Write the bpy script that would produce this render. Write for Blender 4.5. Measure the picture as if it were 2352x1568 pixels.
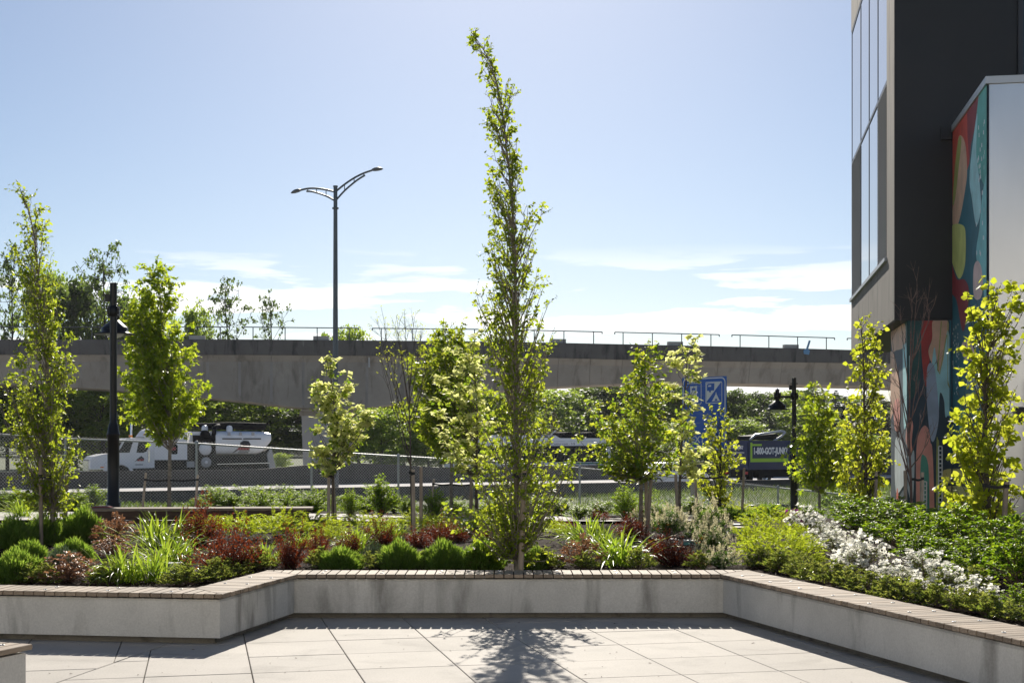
import bpy, math, random
import numpy as np
from mathutils import Vector, Matrix

for _o in list(bpy.data.objects):
    bpy.data.objects.remove(_o)
scene = bpy.context.scene
col = scene.collection

# ---------------------------------------------------------------- camera, sky, sun, exposure
H = 1.8                       # eye height
CXV, HYV, FV = 1176.0, 1010.6, 3158.2     # picture centre, horizon and focal length used to measure the place
cam_d = bpy.data.cameras.new('camera')
cam = bpy.data.objects.new('camera', cam_d)
col.objects.link(cam)
cam.location = (0, 0, H)
cam.rotation_euler = (math.radians(90), 0, 0)
cam_d.sensor_width = 36.0
cam_d.lens = FV / 2352.0 * 36.0
cam_d.shift_y = (HYV - 784.0) / 2352.0
cam_d.clip_start = 0.1
cam_d.clip_end = 6000.0
scene.camera = cam

SUN_EL = 31.2
world = bpy.data.worlds.new('World')
scene.world = world
world.use_nodes = True
wn, wl = world.node_tree.nodes, world.node_tree.links
wn.clear()
w_out = wn.new('ShaderNodeOutputWorld')
w_bg = wn.new('ShaderNodeBackground')
w_sky = wn.new('ShaderNodeTexSky')
w_sky.sky_type = 'NISHITA'
w_sky.sun_disc = False
w_sky.sun_elevation = math.radians(SUN_EL)
w_sky.sun_rotation = math.radians(0)
w_sky.altitude = 20
w_sky.air_density = 0.85
w_sky.dust_density = 0.42
w_sky.ozone_density = 2.6
w_bg.inputs['Strength'].default_value = 0.05
# thin cirrus streaks low over the horizon, all the way round
w_tc = wn.new('ShaderNodeTexCoord')
w_map = wn.new('ShaderNodeMapping')
w_map.inputs['Scale'].default_value = (7.0, 7.0, 62.0)
w_map.inputs['Location'].default_value = (6.6, 7.7, 1.9)
w_no = wn.new('ShaderNodeTexNoise')
w_no.inputs['Scale'].default_value = 1.0
w_no.inputs['Detail'].default_value = 8.0
w_no.inputs['Roughness'].default_value = 0.55
w_no.inputs['Distortion'].default_value = 0.25
w_rmp = wn.new('ShaderNodeValToRGB')
w_rmp.color_ramp.elements[0].position = 0.51
w_rmp.color_ramp.elements[1].position = 0.575
w_sep = wn.new('ShaderNodeSeparateXYZ')
w_el = wn.new('ShaderNodeValToRGB')           # share of cloud by height above the horizon
w_el.color_ramp.elements[0].position = 0.092
w_el.color_ramp.elements[0].color = (1, 1, 1, 1)
w_el.color_ramp.elements[1].position = 0.140
w_el.color_ramp.elements[1].color = (0, 0, 0, 1)
w_mul = wn.new('ShaderNodeMath'); w_mul.operation = 'MULTIPLY'
w_mix = wn.new('ShaderNodeMixRGB')
w_mix.inputs[2].default_value = (15.5, 15.4, 15.2, 1)
wl.new(w_tc.outputs['Generated'], w_map.inputs['Vector'])
wl.new(w_map.outputs[0], w_no.inputs['Vector'])
wl.new(w_no.outputs['Fac'], w_rmp.inputs[0])
wl.new(w_tc.outputs['Generated'], w_sep.inputs[0])
wl.new(w_sep.outputs['Z'], w_el.inputs[0])
wl.new(w_rmp.outputs[0], w_mul.inputs[0])
wl.new(w_el.outputs[0], w_mul.inputs[1])
wl.new(w_mul.outputs[0], w_mix.inputs[0])
wl.new(w_sky.outputs[0], w_mix.inputs[1])
wl.new(w_mix.outputs[0], w_bg.inputs['Color'])
wl.new(w_bg.outputs[0], w_out.inputs[0])

sun_d = bpy.data.lights.new('sun', 'SUN')
sun_d.energy = 4.35
sun_d.angle = math.radians(0.5)
sun_d.color = (1.0, 0.93, 0.82)
sun = bpy.data.objects.new('sun', sun_d)
col.objects.link(sun)
sun.location = (0, 40, 60)
sun.rotation_euler = (-math.radians(90 - SUN_EL), 0, 0)

vs = scene.view_settings
vs.view_transform = 'Standard'
vs.look = 'None'
vs.gamma = 1.0
vs.exposure = 0.82
vs.use_curve_mapping = False
scene.render.engine = 'CYCLES'
scene.render.resolution_x, scene.render.resolution_y = 1024, 682
scene.cycles.max_bounces = 8
scene.cycles.transmission_bounces = 6
scene.cycles.transparent_max_bounces = 8

R = np.random.default_rng(11)
rnd = random.Random(5)
TAU = 2 * math.pi

# ---------------------------------------------------------------- measuring helpers
def W(vx, vy, d):
    """a point of the place from its direction in the photograph and its distance"""
    return np.array(((vx - CXV) / FV * d, d, H - (vy - HYV) / FV * d))

def onz(vx, vy, z):
    d = FV * (H - z) / (vy - HYV)
    return np.array(((vx - CXV) / FV * d, d, z))

def unit(v):
    v = np.asarray(v, float)
    return v / (np.linalg.norm(v, axis=-1, keepdims=True) + 1e-12)

# ---------------------------------------------------------------- object helpers
def tag(o, label=None, cat=None, group=None, kind=None):
    if label: o['label'] = label
    if cat: o['category'] = cat
    if group: o['group'] = group
    if kind: o['kind'] = kind
    return o

def empty(name, loc, label=None, cat=None, group=None, rz=0.0):
    o = bpy.data.objects.new(name, None)
    o.empty_display_size = 0.2
    o.location = tuple(float(c) for c in loc)
    o.rotation_euler = (0, 0, rz)
    col.objects.link(o)
    return tag(o, label, cat, group)

def link(name, me, parent=None, loc=None, rz=0.0):
    o = bpy.data.objects.new(name, me)
    col.objects.link(o)
    if parent is not None: o.parent = parent
    if loc is not None: o.location = tuple(float(c) for c in loc)
    if rz: o.rotation_euler = (0, 0, rz)
    return o

def copy_tree(o, parent=None):
    c = o.copy()
    col.objects.link(c)
    c.parent = parent
    for ch in list(o.children):
        copy_tree(ch, c)
    return c

def np_mesh(name, V, F, mat, rndv=None, smooth=False):
    """V (n,3); F list of (m,k) index arrays"""
    me = bpy.data.meshes.new(name)
    V = np.ascontiguousarray(V, np.float32)
    me.vertices.add(len(V))
    me.vertices.foreach_set('co', V.ravel())
    F = [np.asarray(f, np.int32) for f in F if len(f)]
    nl = sum(f.size for f in F)
    npoly = sum(len(f) for f in F)
    me.loops.add(nl)
    me.polygons.add(npoly)
    me.loops.foreach_set('vertex_index', np.concatenate([f.ravel() for f in F]))
    tot = np.concatenate([np.full(len(f), f.shape[1], np.int32) for f in F])
    st = np.concatenate(([0], np.cumsum(tot)[:-1])).astype(np.int32)
    me.polygons.foreach_set('loop_start', st)
    me.polygons.foreach_set('loop_total', tot)
    if smooth:
        me.polygons.foreach_set('use_smooth', np.ones(npoly, bool))
    if rndv is not None:
        a = me.attributes.new('rnd', 'FLOAT', 'POINT')
        a.data.foreach_set('value', np.ascontiguousarray(rndv, np.float32))
    me.update(calc_edges=True)
    if mat is not None: me.materials.append(mat)
    return me

class MB:
    """collects boxes, tubes, prisms into one mesh"""
    def __init__(s): s.v, s.f, s.sm = [], [], []
    def add(s, V, F, smooth=False):
        n = len(s.v)
        s.v.extend([tuple(float(c) for c in p) for p in V])
        for f in F:
            s.f.append([int(i) + n for i in f]); s.sm.append(smooth)
        return s
    def box(s, c, size, rz=0.0, bev=0.0, M=None):
        x, y, z = [k / 2 for k in size]
        if bev > 0:
            b = bev
            pts = []
            for zz, q in ((-z, b), (-z + b, 0), (z - b, 0), (z, b)):
                xx, yy = x - q, y - q
                c2 = b if q == 0 else 0.0
                pts.append([(-xx, -yy, zz), (xx, -yy, zz), (xx, yy, zz), (-xx, yy, zz)])
            V = [p for r in pts for p in r]
            F = [(3, 2, 1, 0), (12, 13, 14, 15)]
            for k in range(3):
                for i in range(4):
                    j = (i + 1) % 4
                    F.append((k * 4 + i, k * 4 + j, k * 4 + 4 + j, k * 4 + 4 + i))
        else:
            V = [(-x, -y, -z), (x, -y, -z), (x, y, -z), (-x, y, -z), (-x, -y, z), (x, -y, z), (x, y, z), (-x, y, z)]
            F = [(3, 2, 1, 0), (4, 5, 6, 7), (0, 1, 5, 4), (1, 2, 6, 5), (2, 3, 7, 6), (3, 0, 4, 7)]
        ca, sa = math.cos(rz), math.sin(rz)
        V = [(c[0] + p[0] * ca - p[1] * sa, c[1] + p[0] * sa + p[1] * ca, c[2] + p[2]) for p in V]
        return s.add(V, F)
    def tube(s, pts, rad, n=8, cap=True, smooth=True):
        pts = np.asarray(pts, float)
        m = len(pts)
        rad = np.broadcast_to(np.asarray(rad, float), (m,))
        t = np.gradient(pts, axis=0)
        t = unit(t)
        ref = np.array((0.0, 0, 1)) if abs(t[:, 2]).mean() < 0.8 else np.array((0.0, 1, 0))
        a = unit(np.cross(t, ref)); b = unit(np.cross(t, a))
        V, F = [], []
        for i in range(m):
            for k in range(n):
                th = TAU * k / n
                V.append(pts[i] + rad[i] * (math.cos(th) * a[i] + math.sin(th) * b[i]))
        for i in range(m - 1):
            for k in range(n):
                k2 = (k + 1) % n
                F.append((i * n + k, i * n + k2, (i + 1) * n + k2, (i + 1) * n + k))
        s.add(V, F, smooth)
        if cap:
            s.add(V[:n], [tuple(range(n))]); s.add(V[-n:], [tuple(range(n))[::-1]])
        return s
    def lathe(s, prof, c=(0, 0, 0), n=24, smooth=True):
        V, F = [], []
        for r, z in prof:
            for k in range(n):
                th = TAU * k / n
                V.append((c[0] + r * math.cos(th), c[1] + r * math.sin(th), c[2] + z))
        for i in range(len(prof) - 1):
            for k in range(n):
                k2 = (k + 1) % n
                F.append((i * n + k, i * n + k2, (i + 1) * n + k2, (i + 1) * n + k))
        return s.add(V, F, smooth)
    def prism(s, poly, ext):
        """poly: 3-D points of a flat outline; ext: extrusion vector"""
        p = [np.asarray(q, float) for q in poly]; e = np.asarray(ext, float)
        n = len(p)
        V = p + [q + e for q in p]
        F = [tuple(range(n))[::-1], tuple(range(n, 2 * n))]
        for i in range(n):
            j = (i + 1) % n
            F.append((i, j, n + j, n + i))
        return s.add(V, F)
    def mesh(s, name, mat):
        me = bpy.data.meshes.new(name)
        me.from_pydata(s.v, [], s.f)
        me.polygons.foreach_set('use_smooth', np.array(s.sm, bool))
        me.update()
        if mat is not None: me.materials.append(mat)
        return me
    def build(s, name, mat, parent=None, loc=None, world=False, rz=0.0):
        """world=True: the points are given in world space, the parent stands unrotated"""
        if world and parent is not None:
            L = parent.location
            s.v = [(p[0] - L[0], p[1] - L[1], p[2] - L[2]) for p in s.v]
        return link(name, s.mesh(name, mat), parent, loc, rz)

def interp(xs, ys, x):
    return float(np.interp(x, xs, ys))

def smooth_path(pts, n=24):
    """Catmull-Rom through pts"""
    p = np.asarray(pts, float)
    p = np.vstack((2 * p[0] - p[1], p, 2 * p[-1] - p[-2]))
    out = []
    seg = len(p) - 3
    for i in range(seg):
        m = max(2, int(n / seg))
        for t in np.linspace(0, 1, m, endpoint=(i == seg - 1)):
            a, b, c, d = p[i], p[i + 1], p[i + 2], p[i + 3]
            out.append(0.5 * (2 * b + (c - a) * t + (2 * a - 5 * b + 4 * c - d) * t * t + (3 * b - a - 3 * c + d) * t ** 3))
    return np.array(out)

def smooth_loop(pts, n=6):
    p = np.asarray(pts, float); m = len(p); out = []
    for i in range(m):
        a, b, c, d = p[i - 1], p[i], p[(i + 1) % m], p[(i + 2) % m]
        for t in np.linspace(0, 1, n, endpoint=False):
            out.append(0.5 * (2 * b + (c - a) * t + (2 * a - 5 * b + 4 * c - d) * t * t + (3 * b - a - 3 * c + d) * t ** 3))
    return np.array(out)

# ---------------------------------------------------------------- materials
def new_mat(name):
    m = bpy.data.materials.new(name)
    m.use_nodes = True
    nt = m.node_tree
    b = nt.nodes['Principled BSDF']
    return m, nt, b

def noise(nt, scale, detail=4, rough=0.55, stretch=None, coord='pos', dist=0.0):
    n = nt.nodes.new('ShaderNodeTexNoise')
    n.inputs['Scale'].default_value = scale
    n.inputs['Detail'].default_value = detail
    n.inputs['Roughness'].default_value = rough
    n.inputs['Distortion'].default_value = dist
    if coord == 'pos':
        g = nt.nodes.new('ShaderNodeNewGeometry'); out = g.outputs['Position']
    else:
        g = nt.nodes.new('ShaderNodeTexCoord'); out = g.outputs['Object']
    if stretch:
        mp = nt.nodes.new('ShaderNodeMapping')
        mp.inputs['Scale'].default_value = stretch
        nt.links.new(out, mp.inputs[0]); out = mp.outputs[0]
    nt.links.new(out, n.inputs['Vector'])
    return n.outputs['Fac']

def ramp(nt, fac, stops):
    r = nt.nodes.new('ShaderNodeValToRGB')
    el = r.color_ramp.elements
    while len(el) < len(stops): el.new(0.5)
    for e, (p, c) in zip(el, stops):
        e.position = p
        e.color = tuple(c) + (1,) if not isinstance(c, (int, float)) else (c, c, c, 1)
    nt.links.new(fac, r.inputs[0])
    return r.outputs[0]

def mixc(nt, fac, a, b, mode='MIX'):
    m = nt.nodes.new('ShaderNodeMixRGB'); m.blend_type = mode
    for i, x in ((0, fac), (1, a), (2, b)):
        if isinstance(x, (int, float)): m.inputs[i].default_value = x
        elif isinstance(x, tuple): m.inputs[i].default_value = x + (1,)
        else: nt.links.new(x, m.inputs[i])
    return m.outputs[0]

def bump(nt, b, h, strength=0.3, dist=0.01):
    n = nt.nodes.new('ShaderNodeBump')
    n.inputs['Strength'].default_value = strength
    n.inputs['Distance'].default_value = dist
    nt.links.new(h, n.inputs['Height'])
    nt.links.new(n.outputs[0], b.inputs['Normal'])

def plain(name, c, rough=0.6, metal=0.0, spec=0.5, var=0.0, scale=6.0):
    m, nt, b = new_mat(name)
    b.inputs['Base Color'].default_value = tuple(c) + (1,)
    b.inputs['Roughness'].default_value = rough
    b.inputs['Metallic'].default_value = metal
    b.inputs['Specular IOR Level'].default_value = spec
    if var:
        n = noise(nt, scale, 5)
        k = ramp(nt, n, [(0.3, tuple(x * (1 - var) for x in c)), (0.7, tuple(min(1, x * (1 + var)) for x in c))])
        nt.links.new(k, b.inputs['Base Color'])
    return m

def leafmat(name, ca, cb, ta, tb, rough=0.42, trans=0.5, spec=0.35):
    """leaf: glossy surface over a translucent blade; every leaf has its own shade"""
    m, nt, b = new_mat(name)
    at = nt.nodes.new('ShaderNodeAttribute'); at.attribute_name = 'rnd'
    c = mixc(nt, at.outputs['Fac'], tuple(ca), tuple(cb))
    t = mixc(nt, at.outputs['Fac'], tuple(ta), tuple(tb))
    nt.links.new(c, b.inputs['Base Color'])
    b.inputs['Roughness'].default_value = rough
    b.inputs['Specular IOR Level'].default_value = spec
    tr = nt.nodes.new('ShaderNodeBsdfTranslucent')
    nt.links.new(t, tr.inputs['Color'])
    mx = nt.nodes.new('ShaderNodeMixShader'); mx.inputs[0].default_value = trans
    nt.links.new(b.outputs[0], mx.inputs[1]); nt.links.new(tr.outputs[0], mx.inputs[2])
    nt.links.new(mx.outputs[0], nt.nodes['Material Output'].inputs[0])
    return m

M = {}
def concrete(name, base, stain, amount=0.5, scale=1.2, vert=True, rough=0.85, perobj=0.0, speck=0.0, bumps=0.15):
    m, nt, b = new_mat(name)
    n1 = noise(nt, scale, 6, 0.6)
    n2 = noise(nt, scale * 2.2, 5, 0.6, (1, 1, 0.22) if vert else (1, 1, 1), dist=0.4)
    n3 = noise(nt, 60, 3, 0.6)
    c = ramp(nt, n1, [(0.3, tuple(x * 0.86 for x in base)), (0.7, tuple(min(1, x * 1.1) for x in base))])
    f2 = ramp(nt, n2, [(0.52, 0.0), (0.60, amount * .45), (0.70, amount)])
    c = mixc(nt, f2, c, tuple(stain))
    f3 = ramp(nt, n3, [(0.3, 0.88), (0.7, 1.06)])
    c = mixc(nt, 1.0, c, f3, 'MULTIPLY')
    if speck:
        n4 = noise(nt, 24, 2, 0.5)
        c = mixc(nt, ramp(nt, n4, [(0.70, 0.0), (0.74, speck)]), c, tuple(x * 0.4 for x in base))
    if perobj:
        oi = nt.nodes.new('ShaderNodeObjectInfo')
        c = mixc(nt, 1.0, c, ramp(nt, oi.outputs['Random'], [(0, 1 - perobj), (1, 1 + perobj)]), 'MULTIPLY')
    nt.links.new(c, b.inputs['Base Color'])
    b.inputs['Roughness'].default_value = rough
    b.inputs['Specular IOR Level'].default_value = 0.3
    bump(nt, b, n3, bumps, 0.004)
    return m

M['floor'] = concrete('paving_concrete', (0.41, 0.38, 0.34), (0.27, 0.25, 0.222), 0.75, 0.7, False, 0.8, 0.07, 0.3)
M['wall'] = concrete('bench_concrete', (0.56, 0.545, 0.51), (0.23, 0.22, 0.20), 0.85, 1.4, True, 0.85, 0.0, 0.2)
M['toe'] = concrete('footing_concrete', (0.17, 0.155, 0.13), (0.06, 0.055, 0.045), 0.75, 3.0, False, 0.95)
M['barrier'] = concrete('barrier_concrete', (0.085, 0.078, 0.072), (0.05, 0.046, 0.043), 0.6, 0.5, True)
M['parapet'] = concrete('weathered_parapet', (0.15, 0.135, 0.12), (0.04, 0.038, 0.036), 0.95, 0.7, True, 0.9)
M['girder'] = concrete('girder_concrete', (0.37, 0.325, 0.27), (0.19, 0.165, 0.135), 0.85, 0.5, True, 0.9, 0.07)
M['pier'] = concrete('pier_concrete', (0.48, 0.45, 0.41), (0.30, 0.28, 0.25), 0.5, 0.3, True)
M['road'] = concrete('highway_concrete', (0.42, 0.40, 0.39), (0.33, 0.32, 0.31), 0.4, 0.3, False)
M['path'] = concrete('path_concrete', (0.48, 0.45, 0.42), (0.36, 0.34, 0.31), 0.4, 0.8, False)
M['fac'] = concrete('facade_concrete', (0.20, 0.178, 0.155), (0.085, 0.077, 0.07), 0.85, 0.7, True)

def woodmat(name, a, b_, grain=(1.5, 30, 30), perobj=0.25, rough=0.75):
    m, nt, b = new_mat(name)
    n = noise(nt, 3.0, 6, 0.6, grain, 'obj')
    n2 = noise(nt, 5.0, 3, 0.5, None, 'pos')
    c = ramp(nt, n, [(0.3, a), (0.7, b_)])
    c = mixc(nt, 1.0, c, ramp(nt, n2, [(0.3, 0.85), (0.7, 1.1)]), 'MULTIPLY')
    oi = nt.nodes.new('ShaderNodeObjectInfo')
    c = mixc(nt, 1.0, c, ramp(nt, oi.outputs['Random'], [(0, 1 - perobj), (1, 1 + perobj)]), 'MULTIPLY')
    nt.links.new(c, b.inputs['Base Color'])
    b.inputs['Roughness'].default_value = rough
    b.inputs['Specular IOR Level'].default_value = 0.3
    bump(nt, b, n, 0.25, 0.004)
    return m
M['slat'] = woodmat('weathered_bench_wood', (0.20, 0.15, 0.108), (0.33, 0.265, 0.20))
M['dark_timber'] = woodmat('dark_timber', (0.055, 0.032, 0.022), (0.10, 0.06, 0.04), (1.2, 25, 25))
M['stake'] = woodmat('stake_wood', (0.30, 0.235, 0.18), (0.46, 0.38, 0.30), (22, 22, 1.2), 0.3)
M['bark'] = plain('bark', (0.10, 0.082, 0.065), 0.9, var=0.5, scale=18)
M['bark_pale'] = plain('pale_bark', (0.20, 0.175, 0.14), 0.9, var=0.4, scale=18)
M['bark_dark'] = plain('dark_bark', (0.045, 0.036, 0.03), 0.9, var=0.4, scale=3)
M['twig'] = plain('twig', (0.16, 0.10, 0.085), 0.85, var=0.3, scale=20)
M['black'] = plain('black_powder_coat', (0.006, 0.006, 0.007), 0.38, 0.0, 0.35)
M['strap'] = plain('black_strap', (0.012, 0.012, 0.013), 0.7)
M['galv'] = plain('galvanised_steel', (0.42, 0.43, 0.44), 0.5, 0.35, var=0.15, scale=30)
M['wire'] = plain('galvanised_wire', (0.62, 0.62, 0.62), 0.5, 0.3)
M['rail'] = plain('bridge_rail_steel', (0.10, 0.105, 0.11), 0.55, 0.3)
M['steel_dark'] = plain('lamp_steel', (0.11, 0.125, 0.14), 0.45, 0.5)
M['glass_lens'] = plain('lamp_lens', (0.55, 0.58, 0.55), 0.15, 0.0, 0.6)
M['bolt'] = plain('bolt_steel', (0.5, 0.5, 0.5), 0.35, 0.9)
M['white_paint'] = plain('white_vehicle_paint', (0.90, 0.90, 0.90), 0.25, var=0.03, scale=2)
M['rubber'] = plain('tyre_rubber', (0.02, 0.02, 0.021), 0.85)
M['veh_black'] = plain('vehicle_black', (0.010, 0.010, 0.011), 0.75, 0.0, 0.15)
M['veh_glass'] = plain('vehicle_glass', (0.012, 0.016, 0.02), 0.08, 0.0, 0.4)
M['chrome'] = plain('chrome', (0.72, 0.73, 0.74), 0.2, 1.0)
M['amber'] = plain('amber_lens', (0.85, 0.25, 0.02), 0.3)
M['red_lens'] = plain('red_lens', (0.45, 0.02, 0.02), 0.3)
M['logo_red'] = plain('logo_red', (0.35, 0.03, 0.035), 0.4)
M['print_dark'] = plain('print_dark', (0.03, 0.032, 0.04), 0.5)
M['navy'] = plain('navy_paint', (0.004, 0.016, 0.075), 0.4, var=0.15, scale=1.5)
M['lime'] = plain('lime_paint', (0.38, 0.62, 0.03), 0.45)
M['print_white'] = plain('print_white', (0.80, 0.80, 0.80), 0.5)
M['green_band'] = plain('green_band', (0.03, 0.20, 0.12), 0.4)
M['silver'] = plain('silver_paint', (0.42, 0.44, 0.46), 0.3, 0.5)
M['sign_blue'] = plain('sign_blue', (0.006, 0.11, 0.52), 0.4, var=0.06, scale=2)
M['grey_plastic'] = plain('grey_plastic', (0.42, 0.42, 0.42), 0.5)
M['teal_plastic'] = plain('teal_plastic', (0.06, 0.26, 0.25), 0.5)
M['tan_lid'] = plain('tan_lid', (0.45, 0.37, 0.29), 0.7, var=0.2, scale=30)
# ---------------------------------------------------------------- terrain
K = 2.014
CTRL = [  # X, Y, Z control points of the garden ground
    (-12, 13.0, .36), (-8, 13.2, .37), (-5, 13.2, .37), (-2.6, 13.3, .37), (-2, 14.6, .37), (0, 14.7, .37), (2, 14.7, .37), (3, 13.0, .38), (4.2, 10.5, .38), (6.5, 9, .4),
    (-9, 18, .42), (-6, 18.2, .42), (-3, 18, .41), (0, 18, .41), (2, 18.5, .41), (4, 18, .44), (6, 16, .46), (8, 15, .46), (10, 14, .46),
    (-10, 22, .40), (-6, 22, .38), (-3, 22.5, .40), (0, 22, .40), (3, 22, .40), (5.5, 21, .45), (7.5, 20, .44), (10, 19, .42),
    (-10, 25.5, .30), (-6, 25.5, .28), (-2, 25.5, .28), (2, 25.3, .28), (4.5, 25, .30), (7, 24.5, .40), (9, 24, .38),
    (-12, 29, .26), (-6, 29, .22), (-1, 29.5, .15), (3, 29.5, .12), (6, 29, .10), (9, 28.5, .12),
    (-13.4, 34, .14), (-8.4, 36, .0), (-5.6, 38, -.2), (-1, 41, -.55), (2.1, 42, -.85), (5, 41, -1.1), (8.6, 40, -1.3), (11.5, 40, -1.45),
    (4.6, 33, .05), (8, 35, -.45), (11, 34, -.3), (16, 33, -.2), (-25, 33, .1),
    (-22, 50, -1.1), (-12, 48, -1.05), (-10, 54, -1.15), (-5, 55, -1.15), (0, 60, -1.15), (0, 52, -1.1), (8, 55, -1.1), (12, 52, -1.25), (18, 60, -1.0), (20, 75, -.85), (30, 80, -.85), (12, 66, -.9), (35, 45, -.9), (-40, 42, -.6), (40, 95, -.9),
]
CA = np.array(CTRL, float)
E = np.array((.871, .491)); NF = np.array((-.491, .871)); N0 = np.array((-20.55, 55.2))     # highway direction, its far side, a point of its near edge
def terr(X, Y):
    X = np.asarray(X, float); Y = np.asarray(Y, float)
    sh = np.broadcast(X, Y).shape
    x = np.broadcast_to(X, sh).ravel(); y = np.broadcast_to(Y, sh).ravel()
    d2 = (x[:, None] - CA[:, 0]) ** 2 + ((y[:, None] - CA[:, 1]) * 0.8) ** 2 + 0.15
    w = d2 ** -1.9
    z = (w * CA[:, 2]).sum(1) / w.sum(1)
    return z.reshape(sh)

def hit(vx, vy, lo=9.0, hi=75.0):
    """where the line of sight meets the garden ground"""
    d = np.linspace(lo, hi, 700)
    X = (vx - CXV) / FV * d; Z = H - (vy - HYV) / FV * d
    t = terr(X, d)
    below = np.nonzero(Z <= t)[0]
    i = below[0] if len(below) else len(d) - 1
    return np.array((X[i], d[i], t[i]))

m, nt, b = new_mat('mulch')
n1 = noise(nt, 3.0, 5, 0.6); n2 = noise(nt, 70, 4, 0.7); 
c = ramp(nt, n2, [(0.32, (0.008, 0.005, 0.004)), (0.55, (0.032, 0.019, 0.013)), (0.75, (0.075, 0.046, 0.032))])
c = mixc(nt, 1.0, c, ramp(nt, n1, [(0.3, 0.7), (0.7, 1.15)]), 'MULTIPLY')
nt.links.new(c, b.inputs['Base Color']); b.inputs['Roughness'].default_value = 0.95; b.inputs['Specular IOR Level'].default_value = 0.06
bump(nt, b, n2, 0.6, 0.02)
M['mulch'] = m
m, nt, b = new_mat('meadow_soil')
n1 = noise(nt, 0.8, 6, 0.6); n2 = noise(nt, 12, 4, 0.7)
c = ramp(nt, n1, [(0.3, (0.05, 0.075, 0.02)), (0.7, (0.10, 0.115, 0.04))])
c = mixc(nt, 1.0, c, ramp(nt, n2, [(0.3, 0.6), (0.7, 1.2)]), 'MULTIPLY')
nt.links.new(c, b.inputs['Base Color']); b.inputs['Roughness'].default_value = 0.95
M['meadow'] = m

# far ground, one sheet to the horizon
g = MB()
g.add([(-3000, -200, -1.0), (3000, -200, -1.0), (3000, 4000, -1.0), (-3000, 4000, -1.0)], [(0, 1, 2, 3)])
tag(g.build('ground', M['meadow']), kind='structure')

def grid_sheet(name, x0, x1, y0, y1, nx, ny, mat, inside=None, dz=0.0, jit=0.0):
    xs = np.linspace(x0, x1, nx); ys = np.linspace(y0, y1, ny)
    XX, YY = np.meshgrid(xs, ys)
    ZZ = terr(XX, YY) + dz + (R.random(XX.shape) - 0.5) * jit
    V = np.stack((XX, YY, ZZ), -1).reshape(-1, 3)
    idx = np.arange(nx * ny).reshape(ny, nx)
    F = np.stack((idx[:-1, :-1], idx[:-1, 1:], idx[1:, 1:], idx[1:, :-1]), -1).reshape(-1, 4)
    if inside is not None:
        cx = V[F].mean(1)
        F = F[inside(cx[:, 0], cx[:, 1])]
    return link(name, np_mesh(name, V, [F], mat, smooth=True))

# bench line (plan), front edge of the seat, from the photograph
BZ = 0.45
A = [onz(0, 1355.2, BZ), onz(510, 1363.8, BZ), onz(681, 1318.4, BZ), onz(1655.5, 1317.8, BZ), onz(2352, 1471.2, BZ)]
A = [a[:2] for a in A]
A[0] = A[1] + (A[0] - A[1]) * 1.8
A[4] = A[3] + (A[4] - A[3]) * 1.45
SEAT = 0.455
def offset_line(P, w):
    """the line P moved w to its far (garden) side, mitred"""
    out = []
    n = len(P)
    for i in range(n):
        dirs = []
        if i > 0: dirs.append(unit(P[i] - P[i - 1]))
        if i < n - 1: dirs.append(unit(P[i + 1] - P[i]))
        nr = [np.array((-q[1], q[0])) for q in dirs]
        mm = unit(sum(nr))
        out.append(P[i] + mm * w / max(0.3, float(mm @ nr[0])))
    return out
BACK = offset_line(A, SEAT)
def garden_side(x, y, w=0.2):
    """beyond the bench line?"""
    L = np.array(offset_line(A, w))
    ok = np.zeros(np.shape(x), bool)
    # below the line in Y for its x, left to right
    yl = np.interp(x, L[:4, 0], L[:4, 1])
    ok = y > yl
    p, q = L[3], L[4]
    dd = unit(q - p); nn = np.array((-dd[1], dd[0]))
    side = (x - p[0]) * nn[0] + (y - p[1]) * nn[1]
    ok = np.where(x > L[3, 0], side > 0, ok)
    return ok
mulch = grid_sheet('garden_soil', -14, 13, 9, 31, 190, 150, M['mulch'], lambda x, y: garden_side(x, y), 0.0, 0.025)
tag(mulch, kind='structure')
meadow = grid_sheet('terrain', -60, 60, 30.4, 110, 150, 110, M['meadow'], lambda x, y: (x - N0[0]) * NF[0] + (y - N0[1]) * NF[1] < 0.0, 0.0, 0.05)
tag(meadow, kind='structure')

# plaza: base sheet and the concrete slabs laid on a skewed grid
pb = MB(); pb.add([(-14, -6, -0.06), (14, -6, -0.06), (14, 17, -0.06), (-14, 17, -0.06)], [(0, 1, 2, 3)])
plaza = tag(pb.build('pavement', M['toe']), kind='structure')
def clip(poly, p, n):
    out = []
    for i in range(len(poly)):
        a, b2 = poly[i], poly[(i + 1) % len(poly)]
        da, db = (a - p) @ n, (b2 - p) @ n
        if da >= 0: out.append(a)
        if (da >= 0) != (db >= 0): out.append(a + (b2 - a) * da / (da - db))
    return out
UA = np.array((.9754, .2204)); VA = np.array((.2204, -.9754)); O0 = np.array((-1.90, 13.79)); O1 = np.array((-2.176, 11.42))
u0 = O0 @ UA; v0 = O1 @ VA
PU, PV = 0.805, 0.80
ejp = np.array((-3.04, 12.2)); ejd = unit(np.array((-.35, -2.0))); ejn = np.array((-ejd[1], ejd[0]))
if ejn[0] < 0: ejn = -ejn
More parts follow.
